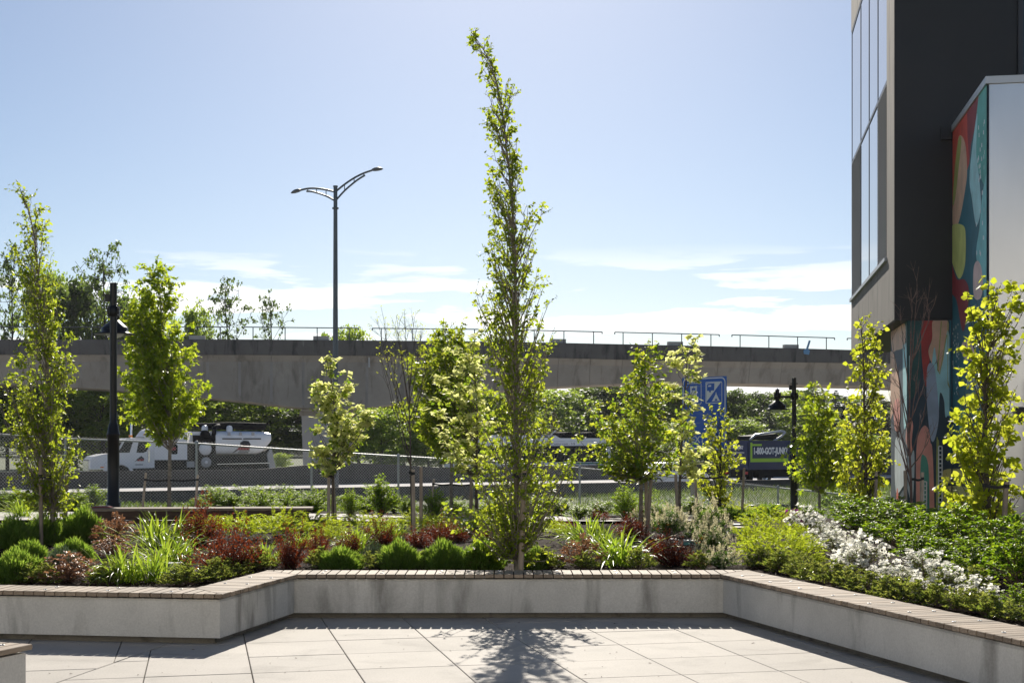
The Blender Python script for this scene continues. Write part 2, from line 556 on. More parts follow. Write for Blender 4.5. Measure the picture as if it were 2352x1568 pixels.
def slab(poly):
    if len(poly) < 3: return
    c = sum(poly) / len(poly)
    sb = MB()
    top = [np.array((p[0], p[1], 0.0)) for p in poly]
    inn = [np.array((*(c + (p - c) * (1 - 0.006 / max(.1, np.linalg.norm(p - c)))), 0.0)) for p in poly]
    n = len(poly)
    low = [t + np.array((0, 0, -0.05)) for t in top]; edge = [t + np.array((0, 0, -0.004)) for t in top]
    V = low + edge + inn
    F = [tuple(range(2 * n, 3 * n))]
    for i in range(n):
        j = (i + 1) % n
        F += [(i, j, n + j, n + i), (n + i, n + j, 2 * n + j, 2 * n + i)]
    V = [q - np.array((c[0], c[1], 0)) for q in V]
    sb.add(V, F)
    sb.build('paving_slab', M['floor'], plaza, loc=(c[0], c[1], rnd.uniform(-0.0012, 0.0012)))
for side in (0, 1):
    for i in range(-9, 10):
        for j in range(-6, 14):
            ua = u0 + i * PU + (0.0 if side else -0.27); va = v0 + j * PV + (0.0 if side else 0.31)
            g2 = 0.0035
            poly = [UA * (ua + a) + VA * (va + b2) for a, b2 in ((g2, g2), (PU - g2, g2), (PU - g2, PV - g2), (g2, PV - g2))]
            cc = sum(poly) / 4
            if cc[1] < 0.5 or cc[1] > 15.2 or abs(cc[0]) > 6.2: continue
            if side: poly = clip(poly, ejp + ejn * 0.007, ejn)
            else: poly = clip(poly, ejp - ejn * 0.007, -ejn)
            # slabs stop under the bench footing
            if len(poly) >= 3:
                ctr = sum(poly) / len(poly)
                if garden_side(np.array([ctr[0]]), np.array([ctr[1]]), 0.75)[0]: continue
                slab(poly)
# the rest of the plaza floor behind and beside the camera
rest = MB()
for x0, x1, y0, y1 in ((-14, 14, -6, 0.0), (-14, -6.9, 0.0, 15), (6.9, 14, 0.0, 12)):
    rest.box(((x0 + x1) / 2, (y0 + y1) / 2, -0.03), (x1 - x0, y1 - y0, 0.05))
rest.build('paving_margin', M['floor'], plaza)

# concrete footpath behind the planting
pp = MB()
xs = np.linspace(-11, 3.4, 30)
for i in range(len(xs) - 1):
    x0, x1 = xs[i] + 0.004, xs[i + 1] - 0.004
    y0, y1 = 25.0, 28.6
    V = [(x, y, float(terr(x, y)) + 0.05) for x, y in ((x0, y0), (x1, y0), (x1, y1), (x0, y1))]
    pp.add(V, [(0, 1, 2, 3)])
pth = tag(pp.build('footpath', M['path']), kind='structure')

# ---------------------------------------------------------------- bench walls with slatted seats
def bench_run(P, i, name_label, nx0=0.0, nx1=0.0):
    a, b2 = P[i], P[i + 1]
    d = unit(b2 - a); n = np.array((-d[1], d[0]))
    root = empty('bench', (*(a + (b2 - a) / 2), 0), name_label, 'bench', 'concrete benches around the planting bed')
    # mitre planes
    def mit(k):
        if k == 0 or k == len(P) - 1: return None
        d1 = unit(P[k] - P[k - 1]); d2 = unit(P[k + 1] - P[k])
        return unit(d1 + d2)
    m0, m1 = mit(i), mit(i + 1)
    L = np.linalg.norm(b2 - a)
    def band(w0, w1):
        q = []
        for (s, w) in ((0, w0), (1, w0), (1, w1), (0, w1)):
            p0 = (a if s == 0 else b2) + n * w
            mm = m0 if s == 0 else m1
            if mm is not None:
                base = a if s == 0 else b2
                # slide along d to the mitre plane through the corner
                t = -((p0 - base) @ mm) / (d @ mm)
                p0 = p0 + d * t
            q.append(p0)
        return q
    q = band(0.035, SEAT - 0.02)
    wb = MB(); wb.prism([(p[0], p[1], 0.058) for p in q], (0, 0, 0.395 - 0.058 - 0.02))
    q2 = band(0.048, SEAT - 0.03)
    top = [(p[0], p[1], 0.395) for p in q2]; lowr = [(p[0], p[1], 0.375) for p in q]
    wb.add(lowr + top, [(4, 5, 6, 7), (0, 1, 5, 4), (1, 2, 6, 5), (2, 3, 7, 6), (3, 0, 4, 7)])
    wb.build('concrete_wall', M['wall'], root, world=True)
    q = band(0.12, SEAT - 0.06)
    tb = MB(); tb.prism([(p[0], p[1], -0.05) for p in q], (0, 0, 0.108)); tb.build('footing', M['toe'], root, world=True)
    # bearer under the slats
    for w0, w1 in ((0.10, 0.14), (0.33, 0.37)):
        q = band(w0, w1)
        tb = MB(); tb.prism([(p[0], p[1], 0.395) for p in q], (0, 0, 0.018)); tb.build('bearer', M['strap'], root, world=True)
    # slats, cut along the mitres
    pitch = 0.0995; gap = 0.011
    cnt = 0
    t0 = -0.6
    k0 = int(t0 / pitch); k1 = int((L + 0.6) / pitch) + 1
    for k in range(k0, k1):
        s0, s1 = k * pitch + gap / 2, (k + 1) * pitch - gap / 2
        poly = [a + d * s0, a + d * s1, a + d * s1 + n * SEAT, a + d * s0 + n * SEAT]
        g3 = 0.003
        if m0 is not None: poly = clip(poly, a + m0 * g3, m0)
        else: poly = clip(poly, a, d)
        if len(poly) >= 3:
            if m1 is not None: poly = clip(poly, b2 - m1 * g3, -m1)
            else: poly = clip(poly, b2, -d)
        if len(poly) < 3: continue
        c = sum(poly) / len(poly)
        ar = 0.5 * abs(sum(poly[z][0] * poly[(z + 1) % len(poly)][1] - poly[(z + 1) % len(poly)][0] * poly[z][1] for z in range(len(poly))))
        if ar < 0.0006: continue
        jz = rnd.uniform(-0.0012, 0.0012); jn = rnd.uniform(-0.004, 0.004)
        poly = [p + n * jn for p in poly]
        sb = MB()
        nn = len(poly)
        ang = math.atan2(n[1], n[0])
        ca, sa = math.cos(-ang), math.sin(-ang)
        loc = [np.array(((p - c)[0] * ca - (p - c)[1] * sa, (p - c)[0] * sa + (p - c)[1] * ca)) for p in poly]
        b0 = [(p[0], p[1], -0.019) for p in loc]; b1 = [(p[0], p[1], 0.014) for p in loc]
        t2 = [(p[0] * (1 - 0.004 / max(.02, np.linalg.norm(p))), p[1] * (1 - 0.004 / max(.02, np.linalg.norm(p))), 0.018) for p in loc]
        F = [tuple(range(nn))[::-1], tuple(range(2 * nn, 3 * nn))]
        for z in range(nn):
            y = (z + 1) % nn
            F += [(z, y, nn + y, nn + z), (nn + z, nn + y, 2 * nn + y, 2 * nn + z)]
        sb.add(b0 + b1 + t2, F)
        o = sb.build('slat', M['slat'], root, loc=(c[0] - root.location[0], c[1] - root.location[1], 0.432 + jz), rz=ang)
        cnt += 1
        # screw caps on every fifth slat
        if k % 6 == 2 and ar > 0.03:
            for w in (0.12, 0.34):
                cp = MB(); cp.lathe([(0.016, 0), (0.016, 0.004), (0.0105, 0.005), (0.010, 0.002), (0.0, 0.002)], n=12)
                pc = a + d * (s0 + s1) / 2 + n * w
                cp.build('screw_cap', M['bolt'], root, loc=(pc[0] - root.location[0], pc[1] - root.location[1], 0.4515 + jz))
    return root
bench_run(A, 0, 'concrete bench with wood slat seat in front of the frontmost daylilies and rosemary mounds')
bench_run(A, 1, 'short slanting concrete bench with wood slats, beside the large dark red barberry')
bench_run(A, 2, 'straight concrete bench with wood slat seat in front of the tallest slender tree')
bench_run(A, 3, 'long slanting concrete bench with wood slat seat in front of the white azaleas')

# corner of another bench, on the plaza
c0 = onz(74.6, 1478, BZ)[:2]
e1 = unit(onz(0, 1473, BZ)[:2] - c0); e2 = np.array((e1[1], -e1[0]))
if e2[1] > 0: e2 = -e2
rootb = empty('bench', (*c0, 0), 'corner of a separate slatted concrete bench standing alone on the paving', 'bench', 'concrete benches around the planting bed')
def rect2(o, u, v, s0, s1, t0, t1): return [o + u * s + v * t for s, t in ((s0, t0), (s1, t0), (s1, t1), (s0, t1))]
wb = MB(); wb.prism([(p[0], p[1], 0.05) for p in rect2(c0, e1, e2, 0.03, 2.2, 0.03, 0.44)], (0, 0, 0.345)); wb.build('concrete_wall', M['wall'], rootb, world=True)
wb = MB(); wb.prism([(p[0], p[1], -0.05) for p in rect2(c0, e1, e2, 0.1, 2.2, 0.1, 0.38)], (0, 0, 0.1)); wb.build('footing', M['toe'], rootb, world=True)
for k in range(20):
    s0 = k * 0.0995
    sb = MB(); sb.box((0, 0, 0), (0.46, 0.0885, 0.036), bev=0.004)
    cc = c0 + e1 * (s0 + 0.045) + e2 * 0.23
    sb.build('slat', M['slat'], rootb, loc=(cc[0] - c0[0], cc[1] - c0[1], 0.432), rz=math.atan2(e2[1], e2[0]))
    if k % 6 == 1:
        for w in (0.12, 0.34):
            cp = MB(); cp.lathe([(0.016, 0), (0.016, 0.004), (0.0105, 0.005), (0.010, 0.002), (0.0, 0.002)], n=12)
            pc = e1 * (s0 + 0.045) + e2 * w
            cp.build('screw_cap', M['bolt'], rootb, loc=(pc[0], pc[1], 0.451))

# dark timber bench on the footpath behind the planting
dB = 23.6
p0 = W(205, 1163, dB); p1 = W(716, 1171, dB + 0.3)
ax = unit((p1 - p0)[:2]); ay = np.array((-ax[1], ax[0])); L = float(np.linalg.norm((p1 - p0)[:2])); rz = math.atan2(ax[1], ax[0])
ztop = (p0[2] + p1[2]) / 2
tbm = empty('timber_bench', (p0[0], p0[1], ztop - 0.5), 'long dark timber bench seen from behind, under the black street lamp', 'bench')
for k in range(3):
    sb = MB(); sb.box((0, 0, 0), (L, 0.145, 0.045), bev=0.006)
    cc = ax * L / 2 + ay * (0.08 + k * 0.155)
    sb.build('seat_board', M['slat'], tbm, loc=(cc[0], cc[1], 0.48 + k * 0.001), rz=rz)
for k in range(2):
    sb = MB(); sb.box((0, 0, 0), (L - 0.1, 0.045, 0.15), bev=0.006)
    cc = ax * L / 2 + ay * 0.03
    sb.build('side_board', M['dark_timber'], tbm, loc=(cc[0], cc[1], 0.378 - k * 0.158), rz=rz)
for t in (0.2, 0.5, 0.8):
    sb = MB(); sb.box((0, 0, 0), (0.1, 0.36, 0.62))
    cc = ax * L * t + ay * 0.27
    sb.build('leg', M['dark_timber'], tbm, loc=(cc[0], cc[1], 0.14), rz=rz)
# folded cloth lying on it
fc = MB()
bp = W(229, 1159.5, dB + 0.05)
xs = np.linspace(-0.17, 0.17, 9); V = []; Fq = []
cl = empty('folded_cloth', (bp[0], bp[1] + .12, ztop + 0.002), 'dark red and grey folded cloth lying on the timber bench', 'cloth')
for k, (w, zt) in enumerate(((0.17, 0.012), (0.155, 0.026), (0.12, 0.04))):
    prof = [(-w, zt - .012), (w, zt - .012), (w + .012, zt - 0.004), (w, zt), (w * .4, zt + 0.008), (-w * .3, zt + 0.003), (-w, zt), (-w - .012, zt - .006)]
    q = MB(); q.prism([(x, -0.10 + .012 * k, z) for x, z in prof], (0, 0.2 - .024 * k, 0))
    q.build('fold', plain('cloth_%d' % k, [(0.12, 0.10, 0.10), (0.22, 0.05, 0.06), (0.17, 0.13, 0.13)][k], 0.95), cl)

# small blue plastic cap lying in the corner of the footing
bc = empty('bottle_cap', (*(onz(668, 1416.5, 0.0)[:2]), .004), 'small blue plastic cap lying at the inner corner of the bench footing', 'cap')
q = MB(); q.lathe([(.014, .012), (.026, .012), (.028, .006), (.026, 0), (.014, 0), (.012, .006), (.014, .012)], n=16); o = q.build('ring', plain('blue_plastic', (.02, .12, .35), .4), bc, loc=(0, 0, .024)); o.rotation_euler = (math.radians(70), 0, .4)
q = MB(); q.lathe([(0, .001), (.013, .001), (.013, .004), (0, .004)], n=14); q.build('disc', plain('blue_plastic_dark', (.01, .06, .2), .4), o, loc=(0, 0, .003))
# ---------------------------------------------------------------- helpers for print
def text_mesh(body, height, mat, bold=0.0, width=None, extrude=0.0):
    """upright lettering in the XZ plane, its lower left corner at the origin"""
    cu = bpy.data.curves.new('lettering', 'FONT')
    cu.body = body; cu.size = 1.0; cu.offset = bold; cu.resolution_u = 3
    ob = bpy.data.objects.new('lettering', cu); col.objects.link(ob)
    bpy.context.view_layer.update()
    me = bpy.data.meshes.new_from_object(ob.evaluated_get(bpy.context.evaluated_depsgraph_get()))
    bpy.data.objects.remove(ob)
    co = np.zeros(len(me.vertices) * 3); me.vertices.foreach_get('co', co); co = co.reshape(-1, 3)
    co -= co.min(0)
    s = height / co[:, 1].max(); sx = s if width is None else width / co[:, 0].max()
    out = np.stack((co[:, 0] * sx, np.zeros(len(co)), co[:, 1] * s), -1)
    me.vertices.foreach_set('co', out.ravel()); me.update()
    me.materials.clear(); me.materials.append(mat)
    return me

# ---------------------------------------------------------------- highway
RZ = math.atan2(E[1], E[0])
ROAD = -0.9
def hw(t, off, z=ROAD):
    p = N0 + E * t + NF * off
    return np.array((p[0], p[1], z))
rb = MB(); rb.add([hw(-120, -0.4), hw(400, -0.4), hw(400, 52), hw(-120, 52)], [(0, 1, 2, 3)])
road = tag(rb.build('road', M['road']), kind='structure')
M['lane_white'] = plain('lane_paint', (0.75, 0.75, 0.73), 0.7)
for off in (4.2, 7.9, 11.6, 15.3):
    for k in range(-6, 16):
        t = k * 12.2 + (off * 1.7) % 6
        lm = MB(); lm.add([hw(t, off - .06, ROAD + .004), hw(t + 3, off - .06, ROAD + .004), hw(t + 3, off + .06, ROAD + .004), hw(t, off + .06, ROAD + .004)], [(0, 1, 2, 3)])
        lm.build('lane_marking', M['lane_white'], road)
for off in (1.0, 19.6):
    lm = MB(); lm.add([hw(-120, off - .06, ROAD + .005), hw(400, off - .06, ROAD + .005), hw(400, off + .06, ROAD + .005), hw(-120, off + .06, ROAD + .005)], [(0, 1, 2, 3)])
    lm.build('edge_line', M['lane_white'], road)

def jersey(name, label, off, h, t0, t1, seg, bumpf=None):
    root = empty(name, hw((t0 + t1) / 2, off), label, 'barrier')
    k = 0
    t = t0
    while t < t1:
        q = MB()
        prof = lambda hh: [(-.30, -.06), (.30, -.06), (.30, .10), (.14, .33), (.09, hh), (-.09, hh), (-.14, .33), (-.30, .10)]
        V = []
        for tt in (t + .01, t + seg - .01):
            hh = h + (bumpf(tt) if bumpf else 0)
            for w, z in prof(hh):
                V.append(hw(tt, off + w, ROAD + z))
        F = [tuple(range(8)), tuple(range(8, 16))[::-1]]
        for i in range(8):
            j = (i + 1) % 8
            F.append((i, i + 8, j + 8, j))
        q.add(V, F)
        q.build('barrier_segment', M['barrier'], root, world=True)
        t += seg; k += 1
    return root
def med_bump(t):
    return 0.34 * max(0.0, min(1.0, (t - 19.0) / 3.0)) * max(0.0, min(1.0, (29.5 - t) / 4.0))
# the pier stands behind the raised stretch
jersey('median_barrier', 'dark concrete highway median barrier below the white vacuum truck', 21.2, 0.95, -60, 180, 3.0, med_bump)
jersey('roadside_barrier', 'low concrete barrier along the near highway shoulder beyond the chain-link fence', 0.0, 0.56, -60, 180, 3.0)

# ---------------------------------------------------------------- bridge
BL0, BL1 = 105.0, 117.0
def bd(v): return BL0 + (BL1 - BL0) * v / 2067.0
bx = [0, 574, 1148, 1493, 1700, 1955, 2067]
top_y = [779.8, 779.2, 784, 791.5, 796, 803.3, 806]
par_y = [813, 813.7, 818, 826, 829, 832.5, 834]
gx = [-420, -200, 0, 238, 473, 535, 677, 745, 800, 900, 1050, 1160, 1248, 1431, 1669, 2042, 2300]
gy = [930, 895, 882, 893, 913.6, 919.3, 934.9, 941, 941, 930, 908, 897, 889.5, 881, 879.7, 887, 900]
M['joint'] = concrete('joint_mortar', (.34, .31, .275), (.20, .18, .16), .8, .6, True)
bridge = empty('highway_bridge', W(760, HYV + 85, bd(760)), 'long grey concrete box-girder bridge crossing above the highway', 'bridge')
bax = unit(W(2067, 0, BL1)[:2] - W(0, 0, BL0)[:2]); bnr = np.array((-bax[1], bax[0]))
def bsec(v):
    """cross-section of the bridge seen at v"""
    d = bd(v)
    p = W(v, HYV, d)[:2]
    zt = H - (interp(bx, top_y, v) - HYV) / FV * d
    zp = H - (interp(bx, par_y, v) - HYV) / FV * d
    zg = H - (interp(gx, gy, v) - HYV) / FV * d
    return p, zt, zp, zg
def loft(name, secs, mat, parent):
    q = MB(); n = len(secs[0])
    V = [p for s_ in secs for p in s_]
    F = [tuple(range(n))[::-1], tuple(range((len(secs) - 1) * n, len(secs) * n))]
    for i in range(len(secs) - 1):
        for k in range(n):
            k2 = (k + 1) % n
            F.append((i * n + k, i * n + k2, (i + 1) * n + k2, (i + 1) * n + k))
    q.add(V, F)
    return q.build(name, mat, parent, world=True)
step = 73.5
vs_ = np.arange(-430 + 24, 2330, step)
def at3(p, w, z): return np.array((p[0] + bnr[0] * w, p[1] + bnr[1] * w, z))
for i in range(len(vs_) - 1):
    va, vb = vs_[i], vs_[i + 1]
    secs = []
    for v in (va + 0.35, (va + vb) / 2, vb - 0.35):
        p, zt, zp, zg = bsec(v)
        secs.append([at3(p, .12, zp - .0), at3(p, .42, zp - .55), at3(p, .75, zg + .05), at3(p, .82, zg), at3(p, 6.2, zg), at3(p, 6.9, zp - .55), at3(p, 7.2, zp)])
    loft('girder_segment', secs, M['girder'], bridge)
    secs = []
    for v in (va + 0.12, vb - 0.12):
        p, zt, zp, zg = bsec(v)
        secs.append([at3(p, .0, zp - .04), at3(p, .03, zt - .04), at3(p, .06, zt), at3(p, .30, zt), at3(p, .34, zp + .3), at3(p, .34, zp + .004), at3(p, .13, zp - .04)])
    loft('parapet_segment', secs, M['parapet'], bridge)
    secs = []
    for v in (va + 0.12, vb - 0.12):
        p, zt, zp, zg = bsec(v)
        secs.append([at3(p, 7.0, zp - .04), at3(p, 7.0, zt - .02), at3(p, 7.3, zt - .02), at3(p, 7.3, zp - .04)])
    loft('parapet_segment', secs, M['parapet'], bridge)
    secs = []
    for v in (va, vb):
        p, zt, zp, zg = bsec(v)
        secs.append([at3(p, .345, zp + .02), at3(p, .345, zp + .22), at3(p, 6.99, zp + .22), at3(p, 6.99, zp + .02)])
    loft('deck_segment', secs, M['road'], bridge)
# pale mortar strips over the joints near the pier
for i, v in enumerate(vs_):
    if v < 130 or v > 960: continue
    secs = []
    for dv in (-3.0, 3.4):
        p, zt, zp, zg = bsec(v + dv)
        secs.append([at3(p, .425 - .02, zp - .57), at3(p, .742 - .012, zg + .25), at3(p, .76, zg + .25), at3(p, .45, zp - .57)])
    loft('joint_strip', secs, M['joint'], bridge)
# hand rails in lengths of four posts
GR = [(-330, -66), (-38, 232), (264, 527), (560, 823.5), (855.6, 1111), (1140, 1384), (1413, 1653.5), (1682.5, 1918.6), (1947.8, 2180)]
for a_, b_ in GR:
    q = MB()
    pa, zta, _, _ = bsec(a_); pb_, ztb, _, _ = bsec(b_)
    hr = 0.98
    pts = [at3(p, .16, z + hr) for p, z in ((pa, zta), (pb_, ztb))]
    q.tube(pts, .045, 6)
    for s, e_ in ((0, 1), (1, 0)):
        q.tube([pts[s], pts[s] - np.array((0, 0, .17))], .045, 6)
    q.build('hand_rail', M['rail'], bridge, world=True)
    for k in range(4):
        v = a_ + (b_ - a_) * (0.08 + 0.28 * k)
        p, zt, _, _ = bsec(v)
        q = MB(); q.tube([at3(p, .16, zt - .02), at3(p, .16, zt + hr)], .04, 6)
        q.build('rail_post', M['rail'], bridge, world=True)
# concrete boxes standing on the parapet between the posts
for v in (452, 738, 1285, 1555, 1822):
    p, zt, _, _ = bsec(v)
    q = MB(); q.box((*(p + bnr * .6), zt + .06), (1.25, .5, .55), rz=math.atan2(bax[1], bax[0]))
    q.build('equipment_box', M['pier'], bridge, world=True)
# pale broken drain pipe on the girder side
p, zt, zp, zg = bsec(848)
q = MB(); q.tube([at3(p, .28, zp - .12), at3(p, .20, zp - .5), at3(p, .16, zp - .95)], .085, 8); q.build('drain_pipe', plain('pale_pipe', (.5, .48, .45), .7), bridge, world=True)
# blue bag hanging on the parapet
# pier
q = MB()
dpr = bd(750) + 3.4
zc = bsec(750)[3] + 0.1
outl = lambda k: [W(692 + k, 0, dpr - 1.6), W(728 + k * .3, 0, dpr - 2.0), W(800 - k, 0, dpr - 1.4), W(812 - k, 0, dpr + 1.2), W(735, 0, dpr + 1.8), W(700 + k, 0, dpr + 1.4)]
lo = [np.array((p[0], p[1], -1.2)) for p in outl(5)]; hi = [np.array((p[0], p[1], zc)) for p in outl(0)]
n = 6
q.add(lo + hi, [tuple(range(6))[::-1], tuple(range(6, 12))] + [(i, (i + 1) % 6, 6 + (i + 1) % 6, 6 + i) for i in range(6)])
q.build('pier', M['pier'], bridge, world=True)
q = MB(); cp = [np.array((p[0], p[1], zc - .55)) for p in outl(-4)]
q.prism(cp, (0, 0, .4)); q.build('pier_cap', M['girder'], bridge, world=True)
# blue strap-like bag on the parapet
pbag, zt, _, _ = bsec(1852)
bag = empty('blue_tarp_scrap', (*(pbag - bnr * .05), zt - .3), 'small pale blue rag caught on the bridge parapet near the dark building', 'rag')
q = MB(); q.prism([(-.25, 0, -.15), (.2, 0, -.22), (.28, 0, .12), (.12, 0, .25), (.35, 0, .95), (.2, 0, 1.0), (-.05, 0, .28), (-.28, 0, .15)], (0, -.05, 0))
q.build('rag', plain('pale_blue_cloth', (.16, .33, .52), .8), bag, rz=math.atan2(bax[1], bax[0]))

# ---------------------------------------------------------------- building with mural
def px(x, y): return np.array((x, y))
def ray(x, y): return np.array(((x - 2048) / 5500, 1.0, -(y - 1760) / 5500))     # from full-size picture points
S_ = unit(np.array((.1584, .9874))); Fd = unit(np.array((.9874, -.1584)))
NC = np.array((9.507, 34.2))
SOF, LEDGE, MULL, TOPW, ROOF = 4.79, 6.58, 11.1, 15.5, 26.0
bld = empty('apartment_building', (NC[0] + 4, NC[1] + 6, -0.4), 'dark apartment block on a painted base with tall windows and louvres facing the bridge', 'building')
def P2(k, l): return NC + Fd * k + S_ * l
def pris(name, ks, z0, z1, mat, parent=bld):
    q = MB(); q.prism([(*P2(k, l), z0) for k, l in ks], (0, 0, z1 - z0)); return q.build(name, mat, parent, world=True)
m, nt, b = new_mat('dark_metal_cladding')
n1 = noise(nt, 0.5, 5, 0.6)
nt.links.new(ramp(nt, n1, [(0.3, (0.010, 0.0105, 0.0125)), (0.7, (0.020, 0.020, 0.022))]), b.inputs['Base Color'])
nt.links.new(ramp(nt, n1, [(0.3, 0.42), (0.7, 0.6)]), b.inputs['Roughness']); b.inputs['Specular IOR Level'].default_value = 0.4
M['clad'] = m
M['win_glass'] = plain('window_glass', (0.25, 0.27, 0.29), 0.04, 0.9, 0.8)
M['frame_dark'] = plain('window_frame', (0.035, 0.035, 0.038), 0.4, 0.3)
M['louver'] = plain('louver_metal', (0.40, 0.40, 0.41), 0.45, 0.4)
M['soffit'] = plain('soffit_dark', (0.03, 0.03, 0.032), 0.7)
LEN = 12.55
FR = 9.0
# side wall: band below the windows, band above, near strip
pris('spandrel_wall', [(0.0, 0.0), (0.0, LEN), (.35, LEN), (.35, 0)], SOF + .004, LEDGE - .12, M['fac'])
pris('corner_wall', [(0.0, 0.0), (0.0, 1.70), (.35, 1.70), (.35, 0)], LEDGE - .12, ROOF, M['fac'])
pris('attic_wall', [(0.0, 1.70), (0.0, LEN), (.35, LEN), (.35, 1.70)], TOPW + .1, ROOF, M['fac'])
# front wall of dark panels with joints
for k in range(1):
    pris('cladding', [(0.004, -.02), (FR, -.02), (FR, .3), (0.004, .3)], SOF + .01, ROOF, M['clad'])
pris('core_wall', [(.36, .31), (FR, .31), (FR, LEN), (.36, LEN)], SOF + .03, ROOF - .1, M['soffit'])
pris('soffit', [(0.02, 0.0), (FR, 0.0), (FR, LEN), (0.02, LEN)], SOF - .02, SOF + .003, M['soffit'])
pris('ledge', [(-.07, 1.6), (-.07, LEN - .1), (.1, LEN - .1), (.1, 1.6)], LEDGE - .119, LEDGE - .02, M['galv'])
def Lof(p):
    t = (p - 2048) / 5500.0
    return (9.507 - 34.2 * t) / (.9874 * t - .1584)
cols_ = [Lof(p) for p in (3546, 3509, 3474, 3441, 3412)]
cols_[0] = 1.71; cols_[-1] = LEN - .1
for r_, (z0, z1) in enumerate(((LEDGE, MULL), (MULL + .08, TOPW))):
    for c_ in range(4):
        l0, l1 = cols_[c_] + .03, cols_[c_ + 1] - .03
        if r_ == 0 and c_ in (0, 3):
            lv = pris('louver_panel', [(.12, l0), (.12, l1), (.16, l1), (.16, l0)], z0, z1, M['frame_dark'])
            nsl = 54
            for k in range(nsl):
                zz = z0 + (z1 - z0) * (k + .5) / nsl
                q = MB(); q.prism([(*P2(-.012, l0 + .03), zz - .03), (*P2(-.007, l0 + .03), zz - .012), (*P2(.115, l0 + .03), zz + .03), (*P2(.11, l0 + .03), zz + .018)], (*(S_ * (l1 - l0 - .06)), 0))
                L0 = lv.parent.location
                q.v = [(p[0] - L0[0], p[1] - L0[1], p[2] - L0[2]) for p in q.v]
                q.build('slat', M['louver'], lv)
        else:
            wv = pris('window', [(.02, l0 - .0), (.02, l1), (.10, l1), (.10, l0)], z0 + .05, z1 - .05, M['win_glass'])
    # frames
for l in cols_:
    pris('mullion', [(.008, l - .045), (.008, l + .045), (.14, l + .045), (.14, l - .045)], LEDGE + .001, TOPW, M['frame_dark'])
pris('transom', [(.004, cols_[0]), (.004, cols_[-1]), (.14, cols_[-1]), (.14, cols_[0])], MULL + .001, MULL + .079, M['frame_dark'])
pris('transom', [(.004, cols_[0]), (.004, cols_[-1]), (.14, cols_[-1]), (.14, cols_[0])], TOPW + .001, TOPW + .099, M['frame_dark'])

# painted base: low block flush with the dark front, and a taller box standing forward of it
kQ, kM = .3136, 1.408
Lb = 4.69
COP = 9.55
GZ = -0.9
def dirtypaint(name, c, r=0.6): return plain(name, c, r, var=0.16, scale=2.2)
M['slate'] = dirtypaint('mural_slate', (.030, .055, .080))
pris('base_wall', [(kQ, .0), (kM + .5, .0), (kM + .5, 3.55), (kQ, 3.55)], GZ, SOF - .025, M['slate'])
m, nt, b = new_mat('brushed_panel')
n1 = noise(nt, 1.0, 4, 0.5, (1, 1, .3))
nt.links.new(ramp(nt, n1, [(0.3, (0.56, 0.56, 0.56)), (0.7, (0.64, 0.64, 0.64))]), b.inputs['Base Color'])
b.inputs['Roughness'].default_value = 0.28; b.inputs['Metallic'].default_value = 0.8
M['panel'] = m
# forward box (front panel of pale metal, painted side)
pris('box_core', [(kM + .005, -Lb + .03), (FR, -Lb + .03), (FR, -.025), (kM + .005, -.025)], GZ, COP - .17, M['slate'])
for k in range(3):
    k0 = kM + .03 + k * 2.6
    pris('metal_panel', [(k0, -Lb), (k0 + 2.59, -Lb), (k0 + 2.59, -Lb + .028), (k0, -Lb + .028)], GZ, COP - .16, M['panel'])
M['coping'] = plain('coping_metal', (.52, .53, .54), .4, .4)
pris('coping', [(kM - .05, -Lb - .05), (FR, -Lb - .05), (FR, -Lb + .25), (kM + .25, -Lb + .25), (kM + .25, -.03), (kM - .05, -.03)], COP - .155, COP, M['coping'])
pris('coping_bracket', [(kM - .30, -.14), (kM - .06, -.14), (kM - .06, -.025), (kM - .30, -.025)], COP - .35, COP - .02, M['clad'])
# recessed dark window above the box
pris('window', [(3.05, -.06), (4.4, -.06), (4.4, -.022), (3.05, -.022)], 7.5, 15.3, plain('teal_glass', (.02, .05, .05), .08, 0, .8))
pris('window_frame', [(2.93, -.12), (3.045, -.12), (3.045, -.022), (2.93, -.022)], 7.5, 15.5, M['frame_dark'])
pris('window_frame', [(2.93, -.13), (4.5, -.13), (4.5, -.022), (2.93, -.022)], 13.2, 13.35, M['frame_dark'])

# mural paint on three faces: thin coats, one over the other
faces = {
    'front': (np.array((*P2(kQ, 0), 0)), np.array((-S_[0], -S_[1], 0)), 3629, 3805),
    'box': (np.array((*P2(kM + .005, -1), 0)), np.array((-Fd[0], -Fd[1], 0)), 3805, 3951),
    'side': (np.array((*P2(kQ, 1), 0)), np.array((-Fd[0], -Fd[1], 0)), 3562, 3629),
}
CAMP = np.array((0, 0, H))
def clipx(poly, x, keep_right):
    n = np.array((1.0, 0)) if keep_right else np.array((-1.0, 0))
    return clip([np.asarray(p, float) for p in poly], np.array((x, 0.0)), n)
layer = [0]
def paint(mat, pts, coord='m', smooth=True, name='painted_shape'):
    if coord == 'm': pts = [(3500 + .5742 * x, 1250 + .5742 * y) for x, y in pts]
    elif coord == 'b': pts = [(3300 + .829 * x, .829 * y) for x, y in pts]
    if smooth: pts = smooth_loop(pts, 5)
    layer[0] += 1
    for fn, (p0, nr, xa, xb) in faces.items():
        q = clipx(pts, xa + .5, True)
        if len(q) < 3: continue
        q = clipx(q, xb - .5, False)
        if len(q) < 3: continue
        V = []
        for p in q:
            r = ray(p[0], p[1])
            t = ((p0 - CAMP) @ nr) / (r @ nr)
            w = CAMP + r * t
            w[2] = min(w[2], (SOF - .03) if fn != 'box' else COP - .16)
            V.append(w + nr * (.003 + .0007 * layer[0]))
        mb = MB(); mb.add(V, [tuple(range(len(V)))])
        mb.build(name, mat, bld, world=True)
